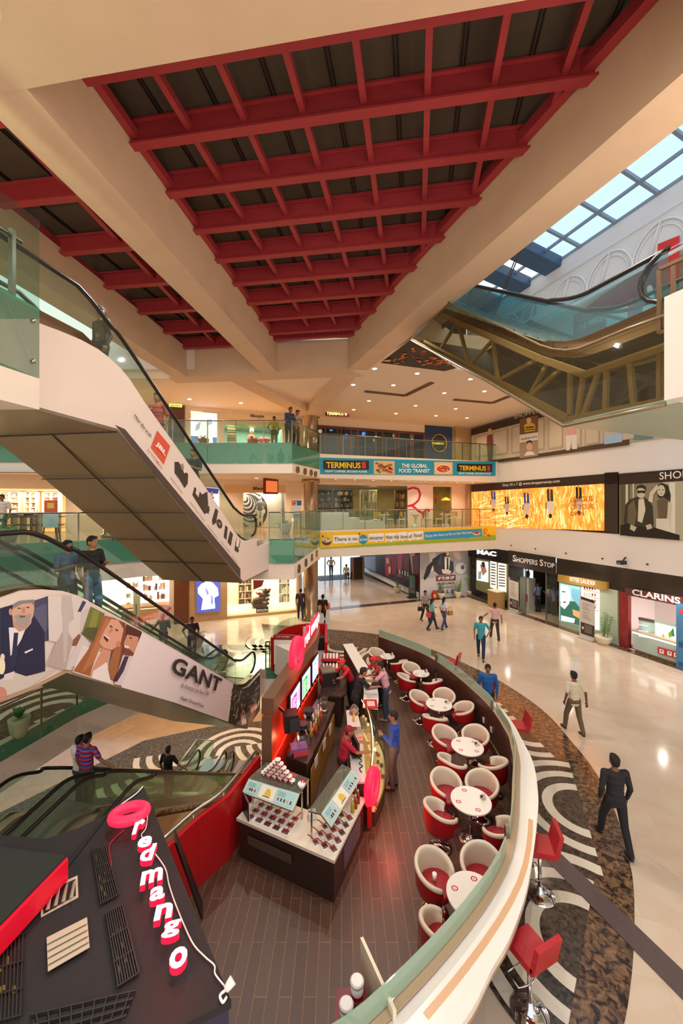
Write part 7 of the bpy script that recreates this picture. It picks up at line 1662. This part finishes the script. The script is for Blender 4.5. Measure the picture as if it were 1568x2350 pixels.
m_grl=hexmat('#0c0b0b',.5)
for pts,gold in (((210,1950,243,1942,274,2052,229,2076),1),((241,2098,282,2075,321,2232,268,2266),1),((-20,2165,57,2142,50,2330,-30,2350),1),((70,2330,312,2274,290,2332,80,2400),0)):
    roofq(pts,ZR2+.002,m_grl,'vent_opening')
    q=[Vector((pts[i],pts[i+1],0)) for i in range(0,8,2)]; rr=random.Random(int(pts[0]))
    mb=MB()
    if gold:
        for k in range(9):
            u=rr.uniform(.1,.75); v=rr.uniform(.1,.85); w=rr.uniform(.05,.12); h_=rr.uniform(.03,.1)
            P=[q[0].lerp(q[1],uu).lerp(q[3].lerp(q[2],uu),vv) for uu,vv in ((u,v),(u+w,v),(u+w,v+h_),(u,v+h_))]; mb.use(mat('painted_gold_glow','#8a7420',.5,emit=.15)).prism([R2(p.x,p.y,ZR2+.013) for p in P],(0,0,.003))  # glowing gold patches painted over the vent, no lamp inside
        mb.build('gold_glimpses',t)['kind']='stuff'
    mb=MB().use(mat('bar_black','#232020',.5)); 
    for k in range(9): u=(k+.5)/9; P,Q=q[0].lerp(q[1],u),q[3].lerp(q[2],u); mb.beam(R2(P.x,P.y,ZR2+.02),R2(Q.x,Q.y,ZR2+.02),.008,.02)
    for k in range(4): u=k/3; P,Q=q[0].lerp(q[3],u),q[1].lerp(q[2],u); mb.beam(R2(P.x,P.y,ZR2+.025),R2(Q.x,Q.y,ZR2+.025),.008,.012)
    mb.build('grille_bars',t)
roofq((140,1993,250,1862,252,1868,150,2000),ZR2+.003,m_grl,'slot_vent'); 
m_lou=mat('louvre_beige','#c9bda6',.6)
v_=thing('roof_window','small open beige louvre window in the black tower roof','window',R2(135,2060,ZR2)); 
MB().use(m_lou).prism([R2(x,y,ZR2+.004) for x,y in ((93,2050),(178,2011),(180,2060),(94,2106))],(0,0,.01)).build('frame',v_); MB().use(m_black).prism([R2(x,y,ZR2+.016) for x,y in ((99,2052),(173,2018),(174,2055),(100,2098))],(0,0,.004)).build('opening',v_)
for x in (104,122,140,158): MB().use(m_lou).prism([R2(x,2092-(x-100)*.5,ZR2+.02),R2(x+10,2050-(x-100)*.45,ZR2+.02),R2(x+16,2044-(x-100)*.45,ZR2+.07),R2(x+9,2088-(x-100)*.5,ZR2+.07)],(0.004,0,.004)).build('slat',v_)
v_=thing('roof_window','closed beige five slat louvre in the black tower roof below the open one','window',R2(157,2170,ZR2))
for k in range(5): u0,u1=k/5,(k+.9)/5; L0,L1,R0,R1=[Vector((a,b,0)).lerp(Vector((c,d,0)),u) for (a,b,c,d,u) in ((107,2153,110,2232,u0),(107,2153,110,2232,u1),(200,2106,206,2176,u0),(200,2106,206,2176,u1))]; MB().use(m_lou).prism([R2(L0.x,L0.y,ZR2+.004),R2(R0.x,R0.y,ZR2+.004),R2(R1.x,R1.y,ZR2+.03),R2(L1.x,L1.y,ZR2+.03)],(0,0,.006)).build('slat',v_)
# roof letters, upright slabs lying on the roof
sgn=thing('illuminated_sign','white faced letters with glowing red sides and a red ring on the tower roof','sign',R2(360,2050,ZR2))
wf=glow('#dfeaf2',.75); rs=glow('#ff1030',1.5)
for ch,x0,y0,x1,y1,h_ in (('r',302,1930,326,1925,33),('e',311,1961,343,1957,27),('d',317,1993,348,1988,40),('m',321,2048,372,2033,33),('a',342,2086,377,2075,33),('n',352,2130,393,2120,38),('g',368,2172,410,2162,40),('o',384,2244,426,2234,52)):
    ptext(zpl(ZR2+.10),ch,x0,y0-8,x1,y1-8,h_*.95,wf,sgn,off=0,bold=.035,ext=.028,fill=rs).name='letter_'+ch if False else 'letter'
for (x,y) in ((316,1908),): pass
c=R2(297,1867,ZR2+.14); MB().use(glow('#ff1838',1.7)).tube([c+Vector((.165*math.cos(a),.115*math.sin(a)+.03*math.cos(a),0)) for a in [2*PI*i/36 for i in range(36)]],.055,12,True).build('ring',sgn)
for s_,e_ in (((325,1930),(355,2080)),((370,2100),(410,2230))):
    for f_ in (0,.5,1): q=R2(s_[0]+(e_[0]-s_[0])*f_+14,s_[1]+(e_[1]-s_[1])*f_,ZR2+.05); 
point(R2(340,1960,ZR2+.35),4,(1,.08,.08),.03,'neon_glow'); point(R2(400,2150,ZR2+.35),4,(1,.08,.08),.03,'neon_glow')
q_=MB().use(m_white).tube(spline([R2(x,y,ZR2+.02) for x,y in ((328,1805),(312,1822),(280,1845),(272,1855))],4),.008,6).build('cable'); tag(q_,'short white cable above the red ring on the tower roof','cable')
q_=MB().use(m_white).tube(spline([R2(x,y,ZR2+.02) for x,y in ((340,1860),(335,1900),(325,1918),(345,1945),(378,1990),(388,2030),(405,2080),(440,2160),(470,2195),(492,2215),(494,2235),(515,2262)) ],5),.006,6).build('cable'); tag(q_,'long white cable snaking over the black tower roof past the letters','cable')
q_=MB().use(hexmat('#a01c20')).tube(spline([R2(x,y,ZR2+.015) for x,y in ((285,1905),(262,1925),(250,1945),(255,1980),(252,1998))],5),.006,6).build('cable'); tag(q_,'thin red wire below the red ring on the tower roof','cable')
t=thing('fluorescent_bulb','white compact bulb on a cord at the right corner of the tower roof','bulb',R2(520,2262,ZR2)); a,b=R2(518,2272,ZR2+.05),R2(535,2248,ZR2+.08); MB().use(hexmat('#f2efe6',.3)).tube([a,a.lerp(b,.5),b],[.022,.03,.034],12).build('bulb',t); MB().use(m_white).tube(spline([a,R2(505,2285,ZR2+.03),R2(512,2300,ZR2+.03),R2(520,2288,ZR2+.03)],4),.01,6).build('cord',t)
t=thing('black_frame','narrow black framed panel between the tower roof and the red wall','panel',(-2.5,5.7,0)); MB().use(m_black).prism([G(399,1905,1.9),G(461,2070,.3),G(461,2110,.3),G(400,1935,1.9)],(.03,0,0)).build('frame',t)
# =====================================================  PEOPLE
SKIN=['#8a5a3c','#9a6a48','#7a4c32','#a87452']
def remesh(o,v,sm=2):
    m=o.modifiers.new('remesh','REMESH'); m.mode='VOXEL'; m.voxel_size=v; m.use_smooth_shade=True
    if sm: s=o.modifiers.new('smooth','SMOOTH'); s.iterations=sm; s.factor=.5
def limb(mb,pts,rs,n=10):
    pts=[Vector(p) for p in pts]; mb.tube(pts,rs,n)
    for p,r in zip(pts,rs): mb.ell(p,r*.99,10,6)
def person(loc,rz,h=1.72,shirt='#3a6a8a',trou='#2a2e3a',shoe='#1a1614',hair='#15100e',skin=0,pose='walk',arms=('down','down'),lean=0,label='',vox=.014,long_hair=False,cap=None,sleeve='short',stripes=None,belt=False,head=(0,0),group=None,dress=False,leanx=0,female=False):
    t=thing('person',label,'person',(0,0,0),0,group); sk=mat('skin_%d'%skin,SKIN[skin],.55); k=h/1.72
    V3=lambda x,y,z:Vector((x*k,y*k,z*k))
    # leg joints, local forward is +Y
    st={'walk':.24,'stand':.03,'stride':.32,'lean':.1,'sit':0}[pose]
    hip=.92; pel=V3(0,0,hip)
    if pose=='sit':
        legs=[(V3(s*.09,0,.50),V3(s*.11,.42,.50),V3(s*.11,.42,.09),V3(s*.11,.52,.05)) for s in (-1,1)]; pel=V3(0,0,.50)
    else:
        legs=[]
        for s,f in ((-1,st),(1,-st)):
            lift=.03 if f<-.1 else 0
            legs.append((V3(s*.09,0,hip),V3(s*.10,f*.5+.05,.49),V3(s*.09,f,.09+lift),V3(s*.10,f+.13,.05+lift*.3)))
    dz=pel.z-hip*k
    sp=lambda x,y,z:Vector((x*k+leanx*(z-hip)*k, y*k+lean*(z-hip)*k, z*k+dz- (abs(lean)*.25+abs(leanx)*.25)*max(0,z-hip)*k))
    sw=.165 if female else .19
    sh=[sp(s*sw,0,1.40) for s in (-1,1)]
    A={'down':lambda s:(Vector((s*.06,-.03,-.28)),Vector((s*.05,.06,-.52))),'swingf':lambda s:(Vector((s*.05,.05,-.27)),Vector((s*.04,.24,-.46))),'swingb':lambda s:(Vector((s*.07,-.12,-.25)),Vector((s*.08,-.14,-.5))),
       'fold':lambda s:(Vector((s*.05,.04,-.27)),Vector((-s*.10,.24,-.20))),'reach':lambda s:(Vector((s*.03,.2,-.17)),Vector((-s*.02,.44,-.20))),'hip':lambda s:(Vector((s*.17,-.06,-.24)),Vector((s*.05,.08,-.42))),'out':lambda s:(Vector((s*.16,.02,-.22)),Vector((s*.34,.12,-.40))),'face':lambda s:(Vector((s*.06,.14,-.2)),Vector((-s*.04,.24,.02)))}
    el=[];ha=[]
    for i,s in enumerate((-1,1)): a,b=A[arms[i]](s); el.append(sh[i]+a*k); ha.append(sh[i]+b*k)
    nk=sp(0,0,1.44); hd=sp(head[0]*.3,.02+head[1]*.3,1.605)
    # body: one continuous skin (head, neck, torso core, arms with hands, legs)
    b=MB(); b.ell(hd,(.077*k,.094*k,.112*k),16,12); b.ell(hd+V3(0,.02,-.07),(.055*k,.06*k,.05*k)); b.ell(hd+V3(0,.096,-.012),(.016*k,.02*k,.03*k),8,6)
    for s in (-1,1): b.ell(hd+V3(s*.08,-.005,-.01),(.014*k,.025*k,.034*k),8,6)
    b.ell(hd+V3(0,.085,-.055),(.028*k,.014*k,.011*k),8,5)
    limb(b,[nk,hd+V3(0,-.01,-.06)],[.055*k,.05*k]); limb(b,[pel,sp(0,0,1.15),nk],[.1*k,.1*k,.07*k])
    for i,s in enumerate((-1,1)):
        limb(b,[sh[i],el[i]],[.045*k,.038*k]); limb(b,[el[i],ha[i]],[.038*k,.026*k]); limb(b,[sp(0,0,1.36),sh[i]],[.05*k,.045*k])
        d=(ha[i]-el[i]).normalized(); sd=Vector((0,0,1)).cross(d); sd=sd.normalized() if sd.length>.1 else Vector((0,1,0)); 
        if arms[i] in('down','swingf','swingb','hip'): sd=Vector((0,1,0))-d*d.y; sd.normalize()
        pn=d.cross(sd)*(-s)
        limb(b,[ha[i],ha[i]+d*.05*k],[.026*k,.03*k])
        for j,L in enumerate((.072,.082,.077,.06)):
            q=ha[i]+d*.06*k+sd*(.033-.022*j)*k; limb(b,[q,q+d*L*.5*k,q+d*L*.85*k+pn*L*.3*k],[.0105*k,.0098*k,.009*k],6)
        q=ha[i]+sd*.028*k+d*.02*k; limb(b,[q,q+(sd*.7+d*.7)*.055*k],[.012*k,.010*k],6)
    for l in legs: limb(b,l[:3],[.075*k,.05*k,.035*k]); limb(b,[l[2],l[3]],[.035*k,.03*k])
    o=b.build('body',t,sk,fix=False); remesh(o,vox*.6,1)
    # shirt
    c=MB(); w=(.145,.10) if female else (.165,.115)
    zb=.84 if not dress else .6
    P=[(zb,.93),(1.0,.92),(1.12,.93),(1.25,1.04),(1.36,1.0),(1.42,.55)]
    for z,s_ in P:
        cc=sp(0,0,z); c.ell(cc,(w[0]*s_*k,w[1]*(1.05 if z>.95 else 1.12)*(s_ if z<1.4 else .8)*k,.085*k if z<1.4 else .04*k),14,8)
    for z in (.9,.95,1.05,1.18,1.3): cc=sp(0,0,z); c.ell(cc,(w[0]*.95*k,w[1]*1.03*k,.09*k),14,8)
    for i,s in enumerate((-1,1)):
        limb(c,[sp(0,0,1.36),sh[i]],[.075*k,.065*k])
        if sleeve=='long': limb(c,[sh[i],el[i]],[.062*k,.05*k]); limb(c,[el[i],el[i].lerp(ha[i],.9)],[.05*k,.036*k])
        else: limb(c,[sh[i],sh[i].lerp(el[i],.75)],[.063*k,.057*k])
    m=hexmat(shirt,.8)
    if stripes:
        m=MC.get('striped_shirt')
        if not m:
            m=bpy.data.materials.new('striped_shirt'); m.use_nodes=True; nt=m.node_tree; tc=nt.nodes.new('ShaderNodeTexCoord'); sx=nt.nodes.new('ShaderNodeSeparateXYZ'); ma=nt.nodes.new('ShaderNodeMath'); ma.operation='MULTIPLY'; ma.inputs[1].default_value=11; mf=nt.nodes.new('ShaderNodeMath'); mf.operation='FRACT'; rp=nt.nodes.new('ShaderNodeValToRGB'); rp.color_ramp.interpolation='CONSTANT'
            e=rp.color_ramp.elements; e[0].color=(*lin('#c0284a'),1); e[1].position=.5; e[1].color=(*lin('#28348a'),1); q=e.new(.46); q.color=(*lin('#b8c0e0'),1)
            L=nt.links.new; L(tc.outputs['Object'],sx.inputs[0]); L(sx.outputs[2],ma.inputs[0]); L(ma.outputs[0],mf.inputs[0]); L(mf.outputs[0],rp.inputs[0]); L(rp.outputs[0],nt.nodes['Principled BSDF'].inputs['Base Color']); MC['striped_shirt']=m
    o=c.build('shirt',t,m,fix=False); remesh(o,vox,2)
    # trousers
    c=MB(); c.ell(pel+V3(0,-.01,-.01),(.155*k,.12*k,.12*k),14,8); c.ell(pel+V3(0,0,.06),(.15*k,.11*k,.07*k),14,8)
    for l in legs:
        limb(c,[l[0],l[1]],[.098*k,.07*k]); limb(c,[l[1],l[2]+V3(0,0,.0)],[.07*k,.056*k])
    o=c.build('trousers',t,hexmat(trou,.85),fix=False); remesh(o,vox,2)
    for l in legs:
        f=(l[3]-l[2]); s_=MB(); a=l[2]; s_.ell(a+V3(0,.0,-.045),(.043*k,.06*k,.045*k)); s_.ell(a+V3(0,.1,-.052),(.044*k,.09*k,.036*k))
        o=s_.build('shoe',t,hexmat(shoe,.4),fix=False); remesh(o,vox*.8,1)
    # hair
    hm=hexmat(cap or hair,.7); c=MB(); c.ell(hd+V3(0,-.014,.03),(.086*k,.1*k,.095*k),14,10); 
    if not cap: c.ell(hd+V3(0,.045,.085),(.06*k,.045*k,.03*k)); c.ell(hd+V3(0,-.05,-.02),(.07*k,.055*k,.07*k))
    if long_hair: limb(c,[hd+V3(0,-.06,.02),hd+V3(0,-.1,-.15),hd+V3(0,-.11,-.32)],[.075*k,.05*k,.02*k])
    hb=c
    o=c.build('cap' if cap else 'hair',t,hm,fix=False); remesh(o,vox*.8,1)
    if cap:
        MB().use(hm).prism([hd+V3(x,y,.045) for x,y in ((-.06,.07),(.06,.07),(.05,.16),(0,.18),(-.05,.16))],(0,0,.01)).build('cap_visor',t)
        MB().use(hexmat(hair,.8)).ell(hd+V3(0,-.05,-.03),(.072*k,.05*k,.05*k)).build('hair',t)
    e=MB().use(hexmat('#120d0b',.3)); 
    for s in (-1,1): e.ell(hd+V3(s*.03,.088,.015),(.012*k,.008*k,.006*k),8,5); 
    e.build('eyes',t); e=MB().use(hexmat('#1a1210',.7))
    for s in (-1,1): e.ell(hd+V3(s*.032,.09,.036),(.018*k,.006*k,.004*k),8,4)
    e.build('eyebrows',t); MB().use(hexmat('#7a4038',.6)).ell(hd+V3(0,.096,-.055),(.022*k,.006*k,.005*k),8,4).build('mouth',t)
    if belt: MB().use(hexmat('#1a1412',.4)).lathe(pel+V3(0,0,.03),[(.158*k,0),(.158*k,.035*k)],16,False).build('belt',t).scale=(1,1,1)
    place(t,loc,rz); return t
def ang(dx,dy): return math.atan2(dy,dx)-PI/2
g=lambda x,y,z=0:tuple(G(x,y,z))
fl=lambda p:(p[0],p[1],.006)
person(fl(g(1104,1512)),ang(-.35,-1),1.74,'#3fa0a8','#22304a',arms=('hip','down'),pose='walk',label='man in turquoise short sleeved shirt and dark jeans walking towards us on cream marble',skin=1)
person(fl(g(1136,1468)),ang(.1,1),1.72,'#d8a8a8','#3a302c',arms=('out','swingb'),pose='stride',label='man in pale pink shirt and dark trousers walking away behind the turquoise shirted man',skin=0)
person(fl(g(976,1428)),ang(.5,-1),1.7,'#9a948c','#24222a',arms=('down','down'),pose='walk',label='woman in grey patterned top carrying a dark bag, leftmost of three',long_hair=False,female=True,skin=1)
person(fl(g(992,1446)),ang(.8,.2),1.58,'#6ac0b8','#2a2a44',arms=('fold','down'),pose='stride',label='woman in turquoise top with a pink bag, middle of three walking together',long_hair=True,female=True,skin=1)
person(fl(g(1019,1444)),ang(.7,.6),1.62,'#d8d4dc','#3a4a72',arms=('down','swingb'),pose='stride',label='woman with long braid, white top and blue jeans, rightmost of three',long_hair=True,female=True,skin=1)
def bag(loc,c,label,s=(.26,.12,.2)):
    t=thing('handbag',label,'bag',loc,.4); x,y,z=loc; MB().use(hexmat(c,.5)).box((x,y,z),s,.4).build('bag_body',t); MB().use(hexmat(c,.5)).tube([(x-s[0]*.3,y,z+s[2]/2),(x-s[0]*.2,y,z+s[2]/2+.2),(x+s[0]*.2,y,z+s[2]/2+.2),(x+s[0]*.3,y,z+s[2]/2)],.01,6).build('strap',t)
q=G(969,1428); bag((q.x-.12,q.y-.12,.75),'#1f1a1a','black handbag carried by the woman in grey'); q=G(990,1446); bag((q.x-.15,q.y-.12,.8),'#c8404a','pink handbag carried by the woman in turquoise'); q=G(1026,1444); bag((q.x+.18,q.y+.05,.8),'#b5762a','tan handbag carried by the woman with the braid')
person(fl(g(1318,1683)),ang(-.15,1),1.7,'#d8cdb4','#6a5842',arms=('down','swingb'),pose='walk',label='man in cream shirt and khaki trousers walking away on cream marble',skin=2,vox=.012)
person(fl(g(1412,1945)),ang(.1,1),1.69,'#1f1c20','#1c1a1e',arms=('down','down'),sleeve='long',pose='stride',label='man in black suit walking away over the brown marble at right',skin=2,vox=.011)
person((4.2,11.25,.006),ang(-.3,-1),1.72,'#1f5aa0','#22262e',arms=('down','down'),sleeve='long',pose='stand',label='man in bright blue long sleeved shirt standing behind the frosted glass',skin=0)
person((*g(905,1812)[:2],.024),ang(-1,.25),1.72,'#2a48a0','#5a4a40',arms=('fold','down'),sleeve='long',pose='stand',label='man in royal blue shirt standing in the aisle on the wood floor',skin=1,vox=.011)
person((.30,12.05,.024),ang(-1,-.5),1.66,'#c01828','#1c1a1c',cap='#d02030',arms=('reach','reach'),pose='stand',lean=.45,label='worker in red shirt and red cap bending over the rounded work table',skin=1)
person((.40,11.0,.024),ang(1,.25),1.74,'#1a181a','#1c1a1e',arms=('reach','reach'),pose='lean',lean=.3,label='man in black polo leaning over the white counter with a laptop',skin=3)
person((1.26,12.25,.024),ang(-1,-.5),1.66,'#b81c2c','#2a2226',cap='#d02030',arms=('reach','reach'),pose='stand',lean=.4,label='person in red shirt and cap leaning on the far side of the white counter',skin=0)
person((1.32,11.45,.024),ang(-1,.2),1.72,'#d8a0ac','#3a4454',shoe='#b8b4b4',arms=('reach','fold'),pose='stand',lean=.25,label='man in pink t-shirt and grey jeans leaning on the white counter',skin=1)
person((.02,8.3,.024),ang(1,.1),1.62,'#a81830','#1c1a1c',cap='#8a1424',arms=('reach','reach'),pose='stand',lean=.2,label='worker in dark red shirt and cap standing at the till',skin=1,vox=.012)
person((-6.1,16.0,.006),ang(.3,-1),1.72,'#3a2230','#1f1c22',arms=('down','hip'),pose='stand',label='man with moustache in dark plum shirt standing beyond the clothing banner escalator',skin=0)
person((-7.45,16.4,.006),ang(-.3,1),1.72,'#6a6e72','#33363c',arms=('out','fold'),sleeve='long',pose='stand',label='person in grey sweater seen from behind near the pink poster stand',skin=1)
person(tuple(EB.P(7.55,3.93,.6)),ang(1,-.25),1.76,'#171517','#3a6a9a',arms=('fold','down'),pose='stand',label='young man in black polo riding the clothing banner escalator',skin=3,vox=.011)
person(tuple(EB.P(7.35,4.02,.95)),ang(1,-.4),1.6,'#5a6a88','#4a3a34',arms=('fold','fold'),pose='stand',label='person in glasses and blue grey shirt beside the rider in black polo',skin=1,vox=.011)
person(tuple(EA.P(7.6,8.5,.7)),ang(-.4,-1),1.7,'#5a4236','#2a2222',arms=('down','down'),pose='stand',sleeve='long',label='woman in brown patterned dress with a pink scarf at the top of the upper escalator',skin=1,long_hair=True,female=True)
person(tuple(EA.P(9.3,7.28,.7)),ang(-.2,-1),1.7,'#b0443a','#3a2a2a',arms=('down','fold'),pose='stand',label='person in red top riding up the middle of the upper left escalator',skin=1)
person(tuple(EA.P(10.9,6.16,.75)),ang(-.2,-1),1.7,'#2a3432','#1c2428',arms=('fold','down'),pose='stand',label='man in dark t-shirt, lowest rider on the upper left escalator',skin=3)
person((-2.42,17.85,F2),ang(.8,-1),1.74,'#33507a','#1f2430',arms=('fold','fold'),sleeve='long',pose='stand',lean=.25,label='man in blue shirt leaning over the second floor glass railing',skin=0)
person((-2.12,18.15,F2),ang(.8,-1),1.68,'#b8b0a4','#22262e',arms=('fold','fold'),pose='stand',lean=.2,cap='#1a1a1e',label='person in dark cap beside the man leaning on the second floor railing',skin=1)
person((-3.3,19.2,F2),ang(.2,-1),1.62,'#c8c23a','#6a6a3a',arms=('down','hip'),pose='stand',female=True,dress=True,label='woman in yellow green tunic standing behind the second floor glass railing',skin=0)
person(fl(g(690,1423)),ang(-.2,1),1.72,'#4a3038','#2f3a4a',arms=('down','down'),pose='walk',label='man in dark maroon shirt walking just left of the round column',skin=1)
person(fl(g(741,1442)),ang(.2,1),1.72,'#1a181c','#26241f',arms=('down','down'),pose='stand',label='man in black t-shirt standing right of the round column by the orange stand',skin=0)
person((*g(760,1324)[:2],.021),ang(.1,1),1.74,'#cdb88a','#2a2c34',arms=('hip','hip'),pose='stand',label='guard in tan shirt standing with hands on hips at the daylit doors',skin=1)
q=g(795,1330); person((q[0],q[1],.0),ang(.2,1),1.7,'#d8cc9a','#3a3228',arms=('down','down'),pose='sit',label='person in cream shirt sitting on a chair near the corridor partition',skin=1)
t=thing('desk_chair','dark chair holding the seated person in the corridor','chair',(q[0],q[1],0)); MB().use(m_black).box((q[0],q[1],.36),(.42,.42,.06)).build('seat',t)
for sx in (-.17,.17):
    for sy in (-.17,.17): MB().use(m_black).box((q[0]+sx,q[1]+sy,.17),(.03,.03,.34)).build('leg',t)
person(fl(g(1236,1405)),ang(-.3,1),1.74,'#7088b0','#1f222c',arms=('hip','face'),cap='#1f222c',pose='stand',label='guard in blue shirt and cap with his back to us in the department store entrance',skin=0)
person(fl(g(1262,1408)),ang(-.6,.8),1.72,'#c8ccd8','#26242c',arms=('fold','down'),pose='stand',label='man in white shirt behind the entrance glass beside the guard',skin=1)
person(fl(g(1272,1412)),ang(-.6,-.8),1.7,'#6a80a8','#26242c',arms=('down','down'),pose='stand',label='second guard in blue shirt half behind the entrance glass door',skin=0)
person((-12.9,14.9,F1+.01),ang(.3,-1),1.72,'#d8ccc0','#3a3430',arms=('down','down'),pose='stand',label='person in white shirt at the left edge of the first floor balcony',skin=0)
person(tuple(EC.P(12.6,-3.3,2.1)),ang(.2,1),1.74,'#141216','#1c1a20',arms=('down','out'),pose='stand',label='man in black t-shirt with hand on the rail riding the lower ground escalator',skin=1)
person(tuple(EC.P(8.8,-.66,2.0)),ang(.25,1),1.74,'#c0284a','#4a4634',arms=('down','out'),pose='stand',stripes=True,label='person in red and blue striped t-shirt riding the lower ground escalator',skin=1,vox=.011)
person(tuple(EC.P(9.05,-.85,2.38)),ang(.4,1),1.72,'#dcd8d8','#3a3a40',arms=('fold','down'),pose='stand',label='person in white shirt standing beside the rider in striped t-shirt',skin=1,vox=.011)
# =====================================================  PLANTS
m_leaf=mat('leaf_green','#4f8a34',.5,noise=.3,nscale=6); m_leafl=mat('leaf_light','#8ab84a',.5,noise=.2,nscale=6); m_soil=hexmat('#3a2a1c',.9)
def leaf(mb,p,d,L,w,droop=.4):
    d=Vector(d).normalized(); s=d.cross(Vector((0,0,1))); s=s.normalized() if s.length>.05 else Vector((1,0,0)); P=[]
    N=4
    for i in range(N+1): u=i/N; P.append((Vector(p)+d*L*u-Vector((0,0,droop*L*u*u)),w*math.sin(PI*min(.97,u*.93+.07))))
    o=len(mb.v)
    for c,ww in P: mb.v+=[c-s*ww,c+s*ww+Vector((0,0,0))]
    for i in range(N): mb.face([o+2*i,o+2*i+1,o+2*i+3,o+2*i+2])
def plant(p,kind,h,pot,label,seed=1,name='potted_plant',potcol='#d8cbb0'):
    rr=random.Random(seed); t=thing(name,label,'plant',p); x,y,z=p
    pr,ph=pot; MB().use(hexmat(potcol,.5)).lathe((x,y,z),[(pr*.6,0),(pr*.85,ph*.35),(pr,ph*.8),(pr*1.05,ph),(pr*.9,ph)],20).build('pot',t)
    MB().use(m_soil).lathe((x,y,z+ph*.93),[(.01,0),(pr*.92,0.0)],16,False).build('soil',t)
    mb=MB().use(m_leafl if kind=='light' else m_leaf); sm=MB().use(hexmat('#6a6a3a',.7)); top=z+ph
    if kind in('fern','bamboo','light'):
        for i in range(9 if kind!='fern' else 6):
            a=rr.uniform(0,2*PI); r=rr.uniform(0,pr*.5); hh=h*rr.uniform(.55,1); b=Vector((x+r*math.cos(a),y+r*math.sin(a),top-.05)); e=b+Vector((math.cos(a)*hh*.18,math.sin(a)*hh*.18,hh)); sm.tube([b,b.lerp(e,.5)+Vector((0,0,.03)),e],.008,5)
            for k in range(14):
                q=b.lerp(e,.25+.75*k/13); aa=rr.uniform(0,2*PI); leaf(mb,q,(math.cos(aa),math.sin(aa),.35),rr.uniform(.14,.28)*max(.7,h*.8),.022 if kind!='light' else .035,.5)
    elif kind=='broad':
        for i in range(16): a=i*2.4; leaf(mb,(x,y,top-.02+.02*(i%5)),(math.cos(a),math.sin(a),1.3+.5*(i%3)),h*rr.uniform(.7,1.0),.07,.25)
    elif kind=='spray':
        for i in range(16): a=i*2.4+rr.uniform(-.3,.3); leaf(mb,(x,y,top-.02),(math.cos(a),math.sin(a),.5+.9*rr.random()),h*rr.uniform(.7,1.05),.03,.6)
    mb.build('foliage',t,fix=False)
    if sm.v: sm.build('stems',t)
    return t
plant(g(1385,1478),'bamboo',1.15,(.34,.36),'bamboo like plant in a wide cream bowl before the red framed shop',1)
plant(g(1080,1366),'light',1.5,(.36,.32),'tall light green plant in a wide bowl at the corner cosmetics shop',2)
plant(g(1051,1372),'light',1.0,(.24,.42),'light green plant in a cream pot right of the sale hoarding',3)
plant(g(1013,1374),'fern',.8,(.24,.36),'small fern in a cream pot in front of the sale hoarding',4)
plant(g(975,1370),'fern',.8,(.24,.36),'small fern partly hidden behind the woman in grey',5)
plant(g(912,1360),'fern',.8,(.26,.38),'fern in a round pot before the corridor hoarding',6)
tag(MB().use(hexmat('#a02a2a')).ell((*g(997,1377)[:2],.34),(.2,.14,.32)).use(hexmat('#d8a82a')).box((g(997,1377)[0],g(997,1377)[1]-.14,.3),(.16,.03,.2)).build('backpack'),'red and yellow patterned backpack resting before the sale hoarding','bag')
plant(tuple(G(44,1690,0)),'broad',.42,(.24,.5),'broad leaved green plant in a pale green pot at the far left',7,potcol='#a8b494')
plant((-6.4,17.4,0),'spray',.9,(.3,.5),'arching palm behind the man in plum shirt',8)
plant(tuple(zpl(F1).px(22,1244)),'spray',.62,(.26,.5),'spiky plant in a green pot on the left balcony of the first floor',9,potcol='#8a9878')
q=zpl(F1).px(655,1226); plant((q.x,q.y,F1),'spray',.8,(.28,.5),'arching plant in a grey pot behind the railing near the round column',10,potcol='#a8a498')
plant((-6.4,18.2,F2),'spray',.55,(.24,.34),'spiky plant in a terracotta bowl in front of the backlit poster on the second floor',11,potcol='#b0704a')
plant((-4.15,18.4,F2),'spray',.6,(.24,.34),'spiky plant among red goods on the second floor balcony',12,potcol='#c8603a')
